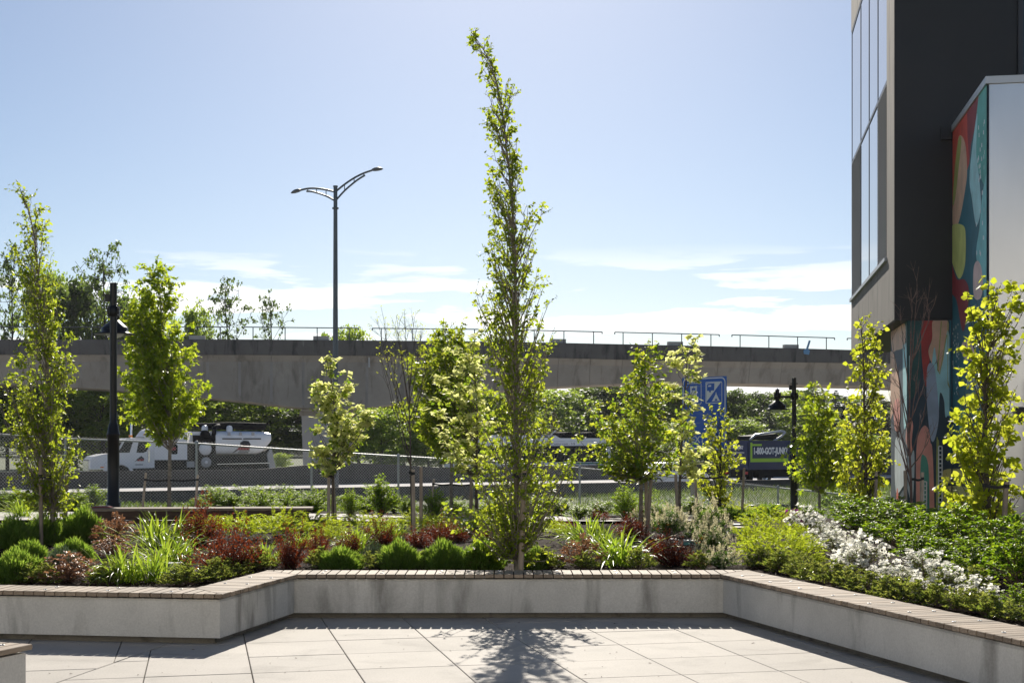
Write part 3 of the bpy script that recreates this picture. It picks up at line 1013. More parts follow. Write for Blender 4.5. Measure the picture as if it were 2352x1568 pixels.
pm = {k: dirtypaint('mural_' + k, tuple(min(.85, x * 1.4) for x in c)) for k, c in dict(dgreen=(.018, .065, .062), red=(.30, .032, .028), peach=(.52, .31, .21), lblue=(.30, .50, .52), lilac=(.27, .31, .39), salmon=(.60, .25, .20), green=(.07, .25, .19),
      grey=(.42, .45, .47), orange=(.52, .11, .06), olive=(.28, .28, .08), yellow=(.46, .39, .15), scarlet=(.44, .055, .035), teal=(.085, .32, .28), dteal=(.018, .10, .13), pink=(.58, .40, .37), paleteal=(.17, .42, .43), lime=(.46, .45, .14), crimson=(.22, .025, .03), white=(.7, .72, .7)).items()}
paint(pm['dgreen'], [(120, 90), (325, 55), (322, 300), (300, 520), (225, 600), (200, 300), (150, 240)])
paint(pm['peach'], [(118, 110), (208, 75), (205, 230), (150, 262), (122, 262)])
paint(pm['peach'], [(100, 310), (140, 310), (175, 560), (170, 760), (130, 700), (100, 730)])
paint(pm['lblue'], [(195, 250), (205, 225), (222, 250), (222, 680), (215, 800), (200, 750)])
paint(pm['lblue'], [(238, 300), (243, 300), (245, 640), (238, 640)], smooth=False)
paint(pm['red'], [(330, 58), (405, 56), (398, 180), (372, 250), (380, 330), (355, 520), (325, 300)])
paint(pm['peach'], [(405, 50), (500, 50), (512, 120), (490, 260), (450, 420), (430, 330), (400, 360), (372, 270), (398, 180)])
paint(pm['lblue'], [(505, 120), (528, 260), (535, 430), (560, 570), (585, 640), (578, 740), (535, 835), (515, 720), (490, 725), (480, 610), (452, 560), (440, 720), (412, 450), (395, 380), (415, 240), (440, 410), (475, 330)])
paint(pm['olive'], [(505, 60), (511, 60), (508, 470), (520, 520), (535, 470), (538, 490), (522, 535), (505, 500)], smooth=False)
paint(pm['olive'], [(459, 60), (465, 60), (440, 400), (450, 420), (497, 150), (502, 160), (452, 432), (432, 400)], smooth=False)
paint(pm['lilac'], [(365, 380), (410, 370), (435, 560), (445, 720), (425, 850), (400, 900), (380, 830), (360, 600)])
paint(pm['salmon'], [(290, 920), (310, 830), (345, 785), (375, 820), (385, 900), (400, 960), (412, 1300), (405, 1480), (300, 1480), (285, 1150)])
paint(pm['green'], [(318, 1040), (345, 995), (370, 1060), (378, 1250), (372, 1480), (318, 1480)])
paint(pm['salmon'], [(228, 770), (248, 735), (265, 790), (255, 900), (265, 1010), (235, 960), (218, 880)])
paint(pm['salmon'], [(135, 640), (165, 600), (178, 700), (165, 820), (140, 800)])
paint(pm['grey'], [(145, 890), (190, 895), (225, 1000), (270, 960), (272, 1150), (255, 1330), (215, 1200), (150, 1250)])
paint(pm['orange'], [(150, 1300), (160, 1220), (175, 1330), (195, 1430), (150, 1440)])
paint(pm['olive'], [(428, 910), (438, 885), (447, 950), (442, 1420), (425, 1420)])
paint(pm['yellow'], [(480, 1095), (640, 1095), (640, 1170), (490, 1180)])
paint(pm['yellow'], [(485, 1215), (640, 1215), (640, 1300), (480, 1310)])
paint(pm['yellow'], [(480, 1335), (640, 1335), (640, 1480), (478, 1480)])
# box side
paint(pm['dteal'], [(600, 640), (800, 330), (800, 2200), (600, 2200)], 'b', False)
paint(pm['scarlet'], [(610, 650), (690, 540), (750, 440), (738, 570), (708, 700), (700, 790), (665, 900), (612, 1100)], 'b', False)
paint(pm['crimson'], [(690, 545), (750, 445), (738, 570), (708, 700), (700, 770), (692, 660)], 'b', False)
paint(pm['peach'], [(650, 660), (680, 690), (690, 830), (680, 920), (660, 1030), (640, 1090), (618, 1060), (636, 800)], 'b')
paint(pm['olive'], [(645, 690), (656, 655), (662, 690), (650, 800), (632, 960), (620, 980), (632, 800)], 'b')
paint(pm['teal'], [(746, 455), (797, 390), (797, 900), (770, 890), (742, 820), (722, 740), (735, 560)], 'b', False)
paint(pm['lblue'], [(740, 545), (718, 690), (702, 860), (714, 960), (735, 1088), (758, 1000), (748, 850), (735, 740)], 'b')
paint(pm['paleteal'], [(770, 905), (797, 890), (797, 1700), (770, 1400), (735, 1240), (750, 1100)], 'b')
paint(pm['lime'], [(614, 1095), (672, 1088), (684, 1150), (680, 1280), (655, 1345), (630, 1300), (613, 1230)], 'b')
paint(pm['crimson'], [(612, 1260), (640, 1345), (680, 1350), (700, 1420), (672, 1600), (640, 1450), (612, 1400)], 'b')
paint(pm['pink'], [(722, 1300), (740, 1258), (760, 1290), (768, 1380), (755, 1440), (724, 1430)], 'b')
paint(pm['pink'], [(612, 220), (650, 190), (690, 230), (700, 325), (645, 328), (614, 285)])
paint(pm['lilac'], [(650, 470), (690, 385), (730, 380), (730, 520), (652, 525)])
paint(pm['teal'], [(600, 690), (640, 700), (640, 900), (600, 880)])
paint(pm['orange'], [(770, 1290), (800, 1270), (800, 1380), (775, 1360)])
rr = random.Random(3)
for k in range(46):
    x = rr.uniform(560, 610); y = rr.uniform(60, 560)
    x = 552 + 40 * rr.random() + (y - 60) * .02
    paint(pm['white'], [(x, y), (x + 3.2, y), (x + 3.2, y + 15), (x, y + 15)], smooth=False, name='painted_dash')
for k in range(40):
    x = rr.uniform(748, 792); y = rr.uniform(560, 1250)
    paint(pm['white'], [(x, y), (x + 2.6, y - 3), (x + 3.4, y + 17), (x, y + 20)], 'b', False, name='painted_dash')

# white vent strips with rungs on the painted wall
def vent(x0, x1, y0, y1, lab):
    p0, nr, _, _ = faces['front']
    def onp(x, y):
        r = ray(x, y); t = ((p0 - CAMP) @ nr) / (r @ nr); return CAMP + r * t
    a, b2 = onp(x0, y1), onp(x1, y0)
    w = np.linalg.norm((b2 - a)[:2]); h = b2[2] - a[2]
    root = empty('wall_vent', a + nr * .05, lab, 'vent', 'vent strips on the painted wall')
    rz = math.atan2(Fd[1], Fd[0])
    for s in (0, 1):
        q = MB(); q.box((0, 0, 0), (.022, .05, h)); c = Fd * (w * s); q.build('side_rail', M['print_white'], root, loc=(c[0], c[1], h / 2), rz=rz)
    n = int(h / .105)
    for k in range(n + 1):
        q = MB(); q.box((0, 0, 0), (w - .02, .06, .028)); c = Fd * (w / 2); q.build('slat', M['print_white'], root, loc=(c[0], c[1], h * k / n), rz=rz)
vent(3753, 3767, 1784, 2075, 'tall white slatted vent strip on the painted wall')
vent(3694, 3705, 1925, 2080, 'short white slatted vent strip low on the painted wall')

# metal gate and post in front of the pale panels, with a wall lamp
gp = P2(kM + .9, -Lb - .45)
gate = empty('metal_gate', (gp[0], gp[1], -.4), 'pale metal gate with vertical bars against the pale panel wall', 'gate')
grz = math.atan2(Fd[1], Fd[0])
for s in (0, 1.9):
    q = MB(); q.box((0, 0, 1.75), (.10, .10, 3.5)); c = Fd * s; q.build('gate_post', M['coping'], gate, loc=(c[0], c[1], 0), rz=grz)
for z in (.45, 1.15, 3.4):
    q = MB(); q.box((.95, 0, z), (1.79, .05, .07)); q.build('gate_rail', M['coping'], gate, rz=grz)
for k in range(19):
    q = MB(); q.box((.11 + k * .093, 0, 1.9), (.022, .03, 2.94)); q.build('bar', M['louver'], gate, rz=grz)
wlp = P2(kM + .62, -Lb - .02)
wlamp = empty('wall_lamp', (wlp[0], wlp[1], 2.35), 'small black wall lamp on the pale panels next to the gate', 'lamp')
q = MB(); q.box((0, -.03, 0), (.10, .05, .16)); q.build('mount', M['black'], wlamp, rz=grz)
q = MB(); q.prism([(-.09, -.055, -.14), (.09, -.055, -.14), (.09, -.055, .16), (-.09, -.055, .16)], (0, -.13, -.03)); q.build('housing', M['black'], wlamp, rz=grz)

# ---------------------------------------------------------------- unseen pale building behind the viewer: inferred from cladding reflections, added to fill shade
M['render_wall'] = plain('pale_render', (.68, .66, .62), .8, var=.06, scale=.6)
cy = empty('unseen_fill_building', (0, -16, 0), 'unseen pale rendered building opposite the planting, inferred from reflections and added to fill shade', 'building')
q = MB(); q.box((0, -.3, 7.0), (70, .6, 14.0)); q.build('wall', M['render_wall'], cy)
q = MB(); q.box((0, -.2, 14.1), (70.6, 1.0, .2)); q.build('coping', M['coping'], cy)
for i in range(14):
    for k in range(4):
        q = MB(); q.box((0, 0, 0), (1.7, .06, 1.9)); o = q.build('window', M['win_glass'], cy, loc=(-31.2 + i * 4.8, .035, 2.1 + k * 3.3))
        q = MB(); q.box((0, .03, -1.02), (1.9, .16, .08)); q.build('sill', M['coping'], o)
# ---------------------------------------------------------------- chain-link fence
FP = [(-130, 988, 16.3), (150, 1005, 17.35), (451.5, 1016.5, 18.0), (715.5, 1033.8, 19.0), (915, 1046, 19.7), (1125, 1058, 20.4), (1331.7, 1073, 21.0), (1562, 1095, 21.5), (1787, 1118.4, 22.0), (2041, 1143.5, 21.0), (2110, 1150, 20.6)]
fence = empty('chain_link_fence', W(FP[5][0], FP[5][1], FP[5][2] * K) - np.array((0, 0, 1.75)), 'galvanised chain-link fence between the garden and the highway', 'fence')
FH = 1.8
TP = [W(a_, b_, c_ * K) for a_, b_, c_ in FP]
for i, p in enumerate(TP):
    q = MB(); q.tube([p - np.array((0, 0, FH + .2)), p + np.array((0, 0, .03))], .032, 8); q.build('fence_post', M['galv'], fence, world=True)
    q = MB(); q.lathe([(.045, -.04), (.045, .02), (.03, .05), (0, .06)], p, 10); q.build('post_cap', M['galv'], fence, world=True)
for i in range(len(TP) - 1):
    q = MB(); q.tube([TP[i] - np.array((0, 0, .02)), TP[i + 1] - np.array((0, 0, .02))], .023, 8); q.build('top_rail', M['galv'], fence, world=True)
# woven wire: zigzag strands, each bay one part
DM = 0.085
for i in range(len(TP) - 1):
    a, b2 = TP[i], TP[i + 1]
    L = float(np.linalg.norm((b2 - a)[:2])); n = int(L / (DM * .5))
    nz = int(FH / DM)
    q = 0.0028
    ux = np.array(((b2 - a)[0] / L, (b2 - a)[1] / L, 0)); uy = np.array((-ux[1], ux[0], 0))
    V, F = [], []
    zs = np.arange(nz + 2) * DM * .5 * 2
    segs = []
    for k in range(n):
        x0 = (k + .5) * L / n
        z = -FH
        lv = np.arange(2 * nz + 3)
        x = x0 + np.where((lv + k) % 2 == 0, -.5, .5) * (L / n) * 1.04
        zz = .05 - lv * DM * .5
        base = a[None, :] + ux[None, :] * x[:, None] + np.array((0, 0, 1.0))[None, :] * (zz + (b2[2] - a[2]) * x / L)[:, None] + uy[None, :] * (np.where(lv % 2 == 0, .003, -.003))[:, None]
        segs.append(base)
    segs = np.array(segs)                         # strands, points, 3
    o1 = ux * q + np.array((0, 0, 0)) ; o2 = -ux * q * .5 + uy * q; o3 = -ux * q * .5 - uy * q
    V = np.stack((segs + o1, segs + o2, segs + o3), 2)   # s,p,3,3
    ns, npt = segs.shape[:2]
    idx = np.arange(ns * npt * 3).reshape(ns, npt, 3)
    F = []
    for c_ in range(3):
        c2 = (c_ + 1) % 3
        F.append(np.stack((idx[:, :-1, c_], idx[:, :-1, c2], idx[:, 1:, c2], idx[:, 1:, c_]), -1).reshape(-1, 4))
    Vl = V.reshape(-1, 3) - np.array(fence.location)
    o = link('wire_mesh', np_mesh('wire_mesh', Vl, [np.concatenate(F)], M['wire']), fence)
    o['kind'] = 'stuff'

# ---------------------------------------------------------------- black street lamps
def street_lamp(vx, d, ztop, zbase, ang, label):
    """ang: direction in plan from post to lantern"""
    p = W(vx, 0, d)
    root = empty('street_lamp', (p[0], p[1], zbase), label, 'street lamp', 'black street lamps in the garden')
    h = ztop - zbase
    q = MB(); q.tube([(0, 0, 1.4), (0, 0, h)], .064, 16); q.build('post', M['black'], root)
    hb = max(1.15, 0.0) + (h - 3.95)
    q = MB(); q.lathe([(.128, -.1), (.128, .2), (.107, .22), (.107, hb + .0), (.120, hb + .02), (.122, hb + .05), (.108, hb + .07), (.085, hb + .22), (.0645, hb + .26), (.0645, 1.5 + hb * .3)], n=16); q.build('base_sleeve', M['black'], root)
    q = MB(); q.lathe([(.066, h), (.066, h + .012), (0, h + .02)], n=16); q.build('post_cap', M['black'], root)
    for s in (-1, 1):
        q = MB(); q.tube([(s * .06, 0, h - .14), (s * .105, 0, h - .14), (s * .105, 0, h - .165), (s * .06, 0, h - .165)], .008, 6); q.build('hook', M['black'], root)
    zc_ = h - .505          # collar centre
    cx, cy = math.cos(ang), math.sin(ang)
    q = MB(); q.lathe([(.066, -.10), (.079, -.095), (.079, .095), (.066, .10)], (0, 0, zc_), 16); q.build('collar', M['black'], root)
    for s in (-1, 1):
        q = MB(); q.box((s * .094, -.01, zc_), (.035, .03, .19)); q.build('clamp_flange', M['black'], root)
        for zz in (-.068, .068):
            q = MB(); q.lathe([(.013, 0), (.013, .01), (0, .014)], n=8)
            o = q.build('bolt', M['bolt'], root, loc=(s * .096, -.03, zc_ + zz)); o.rotation_euler = (math.radians(90), 0, 0)
    reach = .48
    lx, ly = cx * reach, cy * reach
    q = MB(); q.tube([(0, 0, zc_ - .02), (lx, ly, zc_ - .02)], .036, 10); q.build('arm', M['black'], root)
    q = MB(); q.box((0, 0, 0), (.09, .08, .14)); o = q.build('sensor_box', M['black'], root, loc=(-.10, -.0, h - .26))
    lan = MB()
    lan.lathe([(0, .19), (.05, .19), (.068, .18), (.068, .165), (.058, .16), (.058, .10), (.072, .095), (.072, -.095), (.06, -.10), (.06, -.118), (.085, -.13), (.232, -.258), (.24, -.268), (.24, -.335), (.25, -.345), (.372, -.385), (.37, -.392), (.25, -.375), (.20, -.375), (0, -.37)], n=28)
    o = lan.build('lantern', M['black'], root, loc=(lx, ly, zc_))
    q = MB(); q.lathe([(0, .225), (.03, .222), (.035, .188)], n=12); q.build('photocell', M['bolt'], o)
    q = MB(); q.lathe([(.17, -.377), (.155, -.41), (.11, -.44), (.06, -.455), (0, -.46)], n=24); q.build('lens', M['glass_lens'], o)
    for s in (-1, 1):
        q = MB(); q.box((s * .085, -.02, 0), (.025, .03, .18)); q.build('clamp_flange', M['black'], o)
    return root
street_lamp(260.5, 25.2, H - (651.5 - HYV) / FV * 25.2, .45, math.radians(103), 'black street lamp with bell lantern standing behind the timber bench')
street_lamp(1824, 39.0, H - (868.5 - HYV) / FV * 39.0, -.75, math.radians(181), 'black street lamp with bell lantern on a side arm near the painted wall')

# ---------------------------------------------------------------- highway light with two arms
dl = 72.0
pl = W(770.5, 0, dl)
zt = H - (429 - HYV) / FV * dl
hl = empty('highway_light', (pl[0], pl[1], -.95), 'tall grey highway light pole with two curved arms above the bridge', 'street lamp')
def ll(vx, vy): 
    w = W(vx, vy, dl); return np.array((w[0] - pl[0], 0, w[2] + .95))
q = MB(); q.tube([(0, 0, 0), (0, 0, ll(770, 478)[2])], [.17, .105], 14); q.build('pole', M['steel_dark'], hl)
q = MB(); q.tube([(0, 0, ll(770, 480)[2]), (0, 0, ll(770, 430)[2])], .105, 14); q.build('pole_head', M['steel_dark'], hl)
q = MB(); q.lathe([(.0, .06), (.125, .05), (.125, -.02), (.105, -.03)], (0, 0, ll(770, 429)[2]), 14); q.build('pole_cap', M['steel_dark'], hl)
q = MB(); q.lathe([(.10, -.06), (.17, -.05), (.17, .03), (.10, .05)], (0, 0, ll(770, 478)[2]), 14); q.build('pole_flange', M['steel_dark'], hl)
def arm(upper, lower, struts, head):
    up = smooth_path([ll(*p) for p in upper], 20); lo_ = smooth_path([ll(*p) for p in lower], 20)
    q = MB(); q.tube(up, .052, 8); q.build('arm', M['steel_dark'], hl)
    q = MB(); q.tube(lo_, .05, 8); q.build('arm_brace', M['steel_dark'], hl)
    for s in struts:
        x = ll(s, 0)[0]
        a_ = up[np.argmin(abs(up[:, 0] - x))]; b_ = lo_[np.argmin(abs(lo_[:, 0] - x))]
        q = MB(); q.tube([a_, b_], .024, 6); q.build('strut', M['steel_dark'], hl)
    h0, h1 = ll(*head[0]), ll(*head[1])
    dv = h1 - h0; Lh = np.linalg.norm(dv); dv = dv / Lh
    q = MB()
    prof = [(0, .03), (.08, .10), (.3, .17), (.6, .18), (.85, .12), (1, .03)]
    V, F = [], []
    for t, r in prof:
        c_ = h0 + dv * Lh * t
        for k in range(12):
            th = TAU * k / 12
            V.append((c_[0], c_[1] + r * 1.3 * math.cos(th), c_[2] + (r * .75 * math.sin(th) if math.sin(th) > 0 else r * .3 * math.sin(th))))
    for i in range(len(prof) - 1):
        for k in range(12):
            F.append((i * 12 + k, i * 12 + (k + 1) % 12, (i + 1) * 12 + (k + 1) % 12, (i + 1) * 12 + k))
    q.add(V, F, True); q.add(V[-12:], [tuple(range(12))]); q.build('lamp_head', M['steel_dark'], hl)
# zoomed picture points back to the measuring picture
zq = lambda x, y: (631.7 + .14648 * x, 344.5 + .14648 * y)
arm([zq(930, 655), zq(800, 625), zq(650, 603), zq(520, 605), zq(405, 628)], [zq(930, 790), zq(800, 720), zq(650, 670), zq(560, 650), zq(492, 648)], [zq(795, 0)[0], zq(650, 0)[0], zq(512, 0)[0]], (zq(415, 632), zq(247, 678)))
arm([zq(955, 650), zq(1090, 540), zq(1240, 440), zq(1390, 365), zq(1515, 322)], [zq(958, 785), zq(1090, 640), zq(1240, 510), zq(1330, 445), zq(1412, 395)], [zq(1090, 0)[0], zq(1238, 0)[0], zq(1390, 0)[0]], (zq(1505, 322), zq(1695, 300)))

# ---------------------------------------------------------------- blue highway sign
sl, sr = W(1567.5, 868, 61.0), W(1668.8, 862.6, 59.2)
sw = float(np.linalg.norm((sr - sl)[:2])); srz = math.atan2((sr - sl)[1], (sr - sl)[0])
ztop_ = (sl[2] + sr[2]) / 2; zbot_ = H - (1033.5 - HYV) / FV * 60.0
sh_ = ztop_ - zbot_
sign = empty('highway_sign', (sl[0], sl[1], -1.0), 'blue highway services sign on wooden posts with camping symbol and NEXT EXIT lettering', 'sign', rz=srz)
Z0 = zbot_ + 1.0
def rrect(x0, x1, z0, z1, r, n=5):
    out = []
    for cx_, cz_, a0 in ((x1 - r, z1 - r, 0), (x0 + r, z1 - r, 90), (x0 + r, z0 + r, 180), (x1 - r, z0 + r, 270)):
        for k in range(n + 1):
            th = math.radians(a0 + 90 * k / n); out.append((cx_ + r * math.cos(th), cz_ + r * math.sin(th)))
    return out
def flat(name, poly, y, mat, parent, depth=.004):
    q = MB(); q.prism([(x, y, z) for x, z in poly], (0, -depth, 0)); return q.build(name, mat, parent)
def ring(name, outer, inner, y, mat, parent, depth=.004):
    n = len(outer); V = [(x, y - depth, z) for x, z in outer] + [(x, y - depth, z) for x, z in inner]
    q = MB(); q.add(V, [(i, (i + 1) % n, n + (i + 1) % n, n + i) for i in range(n)]); return q.build(name, mat, parent)
q = MB(); 
for k in range(8):
    z0_ = Z0 + sh_ * k / 8
    q2 = MB(); q2.box((sw / 2, 0, z0_ + sh_ / 16), (sw, .03, sh_ / 8 - .004)); q2.build('sign_panel', M['sign_blue'], sign)
ring('border', rrect(.04, sw - .04, Z0 + .04, Z0 + sh_ - .04, .22), rrect(.09, sw - .09, Z0 + .09, Z0 + sh_ - .09, .18), -.017, M['print_white'], sign)
# symbols: x across sign 0..1, from the photograph
def sx(t): return sw * t
def sz(t): return Z0 + sh_ * (1 - t)
fx = lambda x: (x - 510) / 690.0
fz = lambda y: (y - 225) / 1145.0
b0 = (sx(fx(880)), sx(fx(1137)), sz(fz(640)), sz(fz(305)))
ring('symbol_frame', rrect(*b0, .06), rrect(b0[0] + .03, b0[1] - .03, b0[2] + .03, b0[3] - .03, .04), -.017, M['print_white'], sign)
S = lambda pts: [(sx(fx(x)), sz(fz(y))) for x, y in pts]
flat('symbol_white_half', S([(892, 620), (892, 325), (1122, 312)]), -.017, M['print_white'], sign)
flat('symbol_trailer', S([(905, 350), (918, 335), (1018, 330), (1015, 440), (965, 442), (960, 470), (945, 472), (935, 445), (905, 445)]), -.0215, M['sign_blue'], sign)
flat('symbol_window', S([(925, 360), (970, 356), (970, 380), (925, 383)]), -.026, M['print_white'], sign)
flat('symbol_tent', S([(972, 610), (985, 600), (1040, 492), (1034, 470), (1044, 482), (1052, 468), (1048, 492), (1098, 598), (1112, 606)]), -.017, M['print_white'], sign)
flat('symbol_tent_door', S([(1020, 602), (1045, 560), (1068, 600)]), -.0215, M['sign_blue'], sign)
b1 = (sx(fx(560)), sx(fx(816)), sz(fz(650)), sz(fz(315)))
ring('symbol_frame', rrect(*b1, .06), rrect(b1[0] + .03, b1[1] - .03, b1[2] + .03, b1[3] - .03, .04), -.017, M['print_white'], sign)
flat('symbol_pump', S([(640, 585), (640, 365), (745, 360), (745, 580), (780, 582), (780, 597), (600, 600), (600, 588)]), -.017, M['print_white'], sign)
flat('symbol_pump_window', S([(665, 430), (665, 395), (722, 392), (722, 428)]), -.0215, M['sign_blue'], sign)
tm = text_mesh('NEXT EXIT', .30, M['print_white'], .02, sw * .84)
link('lettering', tm, sign, (sw * .08, -.019, sz(fz(1255))))
for t in (.22, .72):
    q = MB(); q.box((sx(t), .12, (Z0 + sh_ - .3) / 2 - .3), (.20, .18, Z0 + sh_ + .3)); q.build('post', M['stake'], sign)

# ---------------------------------------------------------------- vehicles
def wheel(root, x, y, r, w=.28, dual=False):
    q = MB(); q.lathe([(r * .62, -w / 2), (r * .93, -w / 2), (r, -w / 2 + .04), (r, w / 2 - .04), (r * .93, w / 2), (r * .62, w / 2)], n=28)
    o = q.build('wheel', M['rubber'], root, loc=(x, y, r)); o.rotation_euler = (math.radians(90), 0, 0)
    q = MB(); q.lathe([(r * .62, w / 2 - .01), (r * .55, w / 2 - .08), (r * .3, w / 2 - (.10 if dual else .05)), (r * .22, w / 2 - .02), (0, w / 2 - .02)], n=24)
    q.lathe([(r * .62, w / 2), (r * .64, 0), (r * .62, -w / 2)], n=24)
    q.build('rim', M['chrome'], o)
    return o
def sidep(name, pts, y0, y1, mat, root):
    """extrude a side outline (x,z) between y0 (near side) and y1"""
    q = MB(); q.prism([(x, y0, z) for x, z in pts], (0, y1 - y0, 0)); return q.build(name, mat, root)
# local frame: x along the highway direction E, y away from the camera, z from the road
MED = 21.2
# --- white vacuum truck heading to the left (front at x=0)
vt = empty('vacuum_truck', hw(9.07, 25.2), 'white vacuum tanker truck with sleeper cab and black hoses driving behind the median barrier', 'truck', rz=RZ)
B = 2.45
X = lambda xz: (xz - 175) * .00675
Zt = lambda yz: (788 - yz) * .00657
def pl_(pts): return [(X(a_), Zt(b_)) for a_, b_ in pts]
sidep('hood', pl_([(182, 640), (182, 560), (215, 525), (300, 505), (440, 495), (440, 640)]), .25, B - .25, M['white_paint'], vt)
sidep('grille', pl_([(172, 655), (172, 565), (184, 555), (184, 655)]), .5, B - .5, M['chrome'], vt)
sidep('bumper', pl_([(150, 690), (150, 660), (290, 660), (290, 690)]), .1, B - .1, M['chrome'], vt)
sidep('fender', pl_([(300, 655), (300, 590), (360, 560), (420, 560), (520, 600), (555, 660), (530, 665), (505, 625), (460, 600), (410, 600), (370, 625), (350, 660)]), .02, .5, M['white_paint'], vt)
sidep('wheel_arch', pl_([(352, 690), (370, 628), (412, 605), (460, 605), (505, 630), (530, 690)]), .05, B - .05, M['veh_black'], vt)
sidep('cab', pl_([(410, 640), (410, 495), (470, 375), (500, 360), (745, 352), (745, 632)]), .12, B - .12, M['white_paint'], vt)
sidep('door', pl_([(560, 625), (560, 385), (700, 380), (700, 625)]), .10, .125, M['white_paint'], vt)
sidep('side_window', pl_([(582, 490), (600, 395), (684, 394), (690, 440), (672, 480), (640, 492)]), .092, .11, M['veh_glass'], vt)
sidep('quarter_window', pl_([(420, 490), (478, 388), (552, 388), (520, 490)]), .10, .125, M['veh_glass'], vt)
q = MB(); q.add([(X(407), .3, Zt(490)), (X(407), B - .3, Zt(490)), (X(467), B - .35, Zt(383)), (X(467), .35, Zt(383))], [(0, 1, 2, 3)]); q.build('windshield', M['veh_glass'], vt)
sidep('visor', pl_([(425, 392), (430, 378), (475, 372), (475, 380)]), .3, B - .3, M['veh_black'], vt)
sidep('headlight', pl_([(430, 565), (440, 530), (500, 525), (492, 562)]), .22, .26, M['chrome'], vt)
sidep('turn_signal', pl_([(268, 628), (268, 618), (305, 618), (305, 628)]), .235, .26, M['amber'], vt)
sidep('marker_light', pl_([(665, 340), (665, 318), (692, 315), (692, 340)]), .5, .62, M['amber'], vt)
sidep('marker_light', pl_([(560, 348), (560, 330), (588, 330), (588, 348)]), 1.2, 1.4, M['amber'], vt)
sidep('sleeper', pl_([(740, 560), (740, 345), (655, 348), (700, 290), (740, 268), (950, 262), (1040, 268), (1040, 560)]), .05, B - .05, M['white_paint'], vt)
sidep('sleeper_window', pl_([(872, 505), (866, 420), (885, 412), (945, 415), (952, 430), (950, 498), (940, 508)]), .04, .06, M['veh_black'], vt)
sidep('print_patch', pl_([(885, 470), (888, 440), (935, 440), (935, 470)]), .034, .045, M['logo_red'], vt)
sidep('lower_body', pl_([(556, 670), (556, 632), (745, 632), (745, 560), (1050, 560), (1050, 670)]), .15, B - .15, M['veh_black'], vt)
sidep('fuel_tank', pl_([(1040, 630), (1040, 575), (1110, 575), (1110, 630)]), .1, .6, M['grey_plastic'], vt)
for xz in (607, 738):
    q = MB(); yy = .35 if xz > 700 else B - .4
    q.tube([(X(xz), yy, Zt(620)), (X(xz), yy, Zt(235)), (X(xz + 8), yy, Zt(214))], .075, 10); q.build('exhaust_stack', M['chrome'], vt)
q = MB(); q.box((X(690), .06, Zt(520)), (.10, .12, .75)); q.build('mirror', M['chrome'], vt)
# rear body
sidep('chassis', pl_([(1050, 690), (1050, 615), (1885, 600), (1885, 650), (1800, 690)]), .4, B - .4, M['veh_black'], vt)
sidep('under_tank', pl_([(1110, 610), (1110, 330), (1300, 330), (1320, 520), (1700, 520), (1830, 460), (1840, 610)]), .3, B - .3, M['veh_black'], vt)
# debris tank: long rounded box
q = MB(); V = []; F = []
stn = [(1310, 300, 505), (1330, 288, 518), (1700, 290, 520), (1760, 290, 510), (1830, 300, 420), (1842, 305, 400)]
for xz, t, b2 in stn:
    zc_, hh = (Zt(t) + Zt(b2)) / 2, (Zt(t) - Zt(b2)) / 2
    for k in range(20):
        th = TAU * k / 20; cxx, szz = math.cos(th), math.sin(th)
        f = lambda u: math.copysign(abs(u) ** .55, u)
        V.append((X(xz), B / 2 + f(cxx) * (B / 2 - .1), zc_ + f(szz) * hh))
for i in range(len(stn) - 1):
    for k in range(20): F.append((i * 20 + k, i * 20 + (k + 1) % 20, (i + 1) * 20 + (k + 1) % 20, (i + 1) * 20 + k))
q.add(V, F, True); q.add(V[:20], [tuple(range(20))]); q.add(V[-20:], [tuple(range(20))])
tank = q.build('debris_tank', M['white_paint'], vt)
for xz in (1420, 1530, 1650):
    sidep('tank_rib', pl_([(xz, 330), (xz, 300), (xz + 26, 300), (xz + 26, 330)]), .06, .13, M['grey_plastic'], vt)
sidep('tank_strip', pl_([(1370, 368), (1370, 358), (1555, 358), (1555, 368)]), .07, .11, M['veh_black'], vt)
sidep('tank_strip', pl_([(1570, 368), (1570, 358), (1740, 358), (1740, 368)]), .07, .11, M['veh_black'], vt)
# print on the tank
sidep('print_roof', pl_([(1500, 470), (1545, 440), (1540, 400), (1575, 380), (1620, 385), (1640, 415), (1632, 440), (1560, 440), (1475, 498), (1462, 498)]), .078, .10, M['print_dark'], vt)
sidep('print_block', pl_([(1505, 468), (1550, 425), (1630, 428), (1632, 455), (1625, 470)]), .070, .079, M['logo_red'], vt)
sidep('print_line', pl_([(1530, 480), (1530, 474), (1632, 474), (1632, 480)]), .078, .10, M['print_dark'], vt)
sidep('print_line', pl_([(1520, 498), (1520, 490), (1618, 490), (1618, 498)]), .078, .10, M['print_dark'], vt)
sidep('print_roof', pl_([(565, 575), (590, 545), (625, 522), (650, 545), (650, 555), (600, 555)]), .088, .101, M['print_dark'], vt)
sidep('print_block', pl_([(585, 568), (600, 550), (648, 550), (648, 568)]), .082, .09, M['logo_red'], vt)
sidep('print_line', pl_([(572, 604), (572, 598), (640, 598), (640, 604)]), .088, .101, M['print_dark'], vt)
def disc(name, xz, yz, r, y, mat, depth=.25, dome=False):
    q = MB()
    if dome: q.lathe([(r, -depth), (r, 0), (r * .8, .10), (r * .4, .17), (0, .19)], n=24)
    else: q.lathe([(r, -depth), (r, -.02), (r * .95, 0), (0, 0)], n=24)
    o = q.build(name, mat, vt, loc=(X(xz), y, Zt(yz))); o.rotation_euler = (math.radians(90), 0, 0); return o
disc('white_sphere_tank', 1218, 458, .40, .25, M['white_paint'], .6, True)
disc('filter_housing', 1222, 326, .29, .3, M['veh_black'], .8)
disc('round_hatch', 1225, 585, .32, .22, M['grey_plastic'], .5)
disc('hatch_bolt_ring', 1225, 585, .10, .20, M['white_paint'], .1)
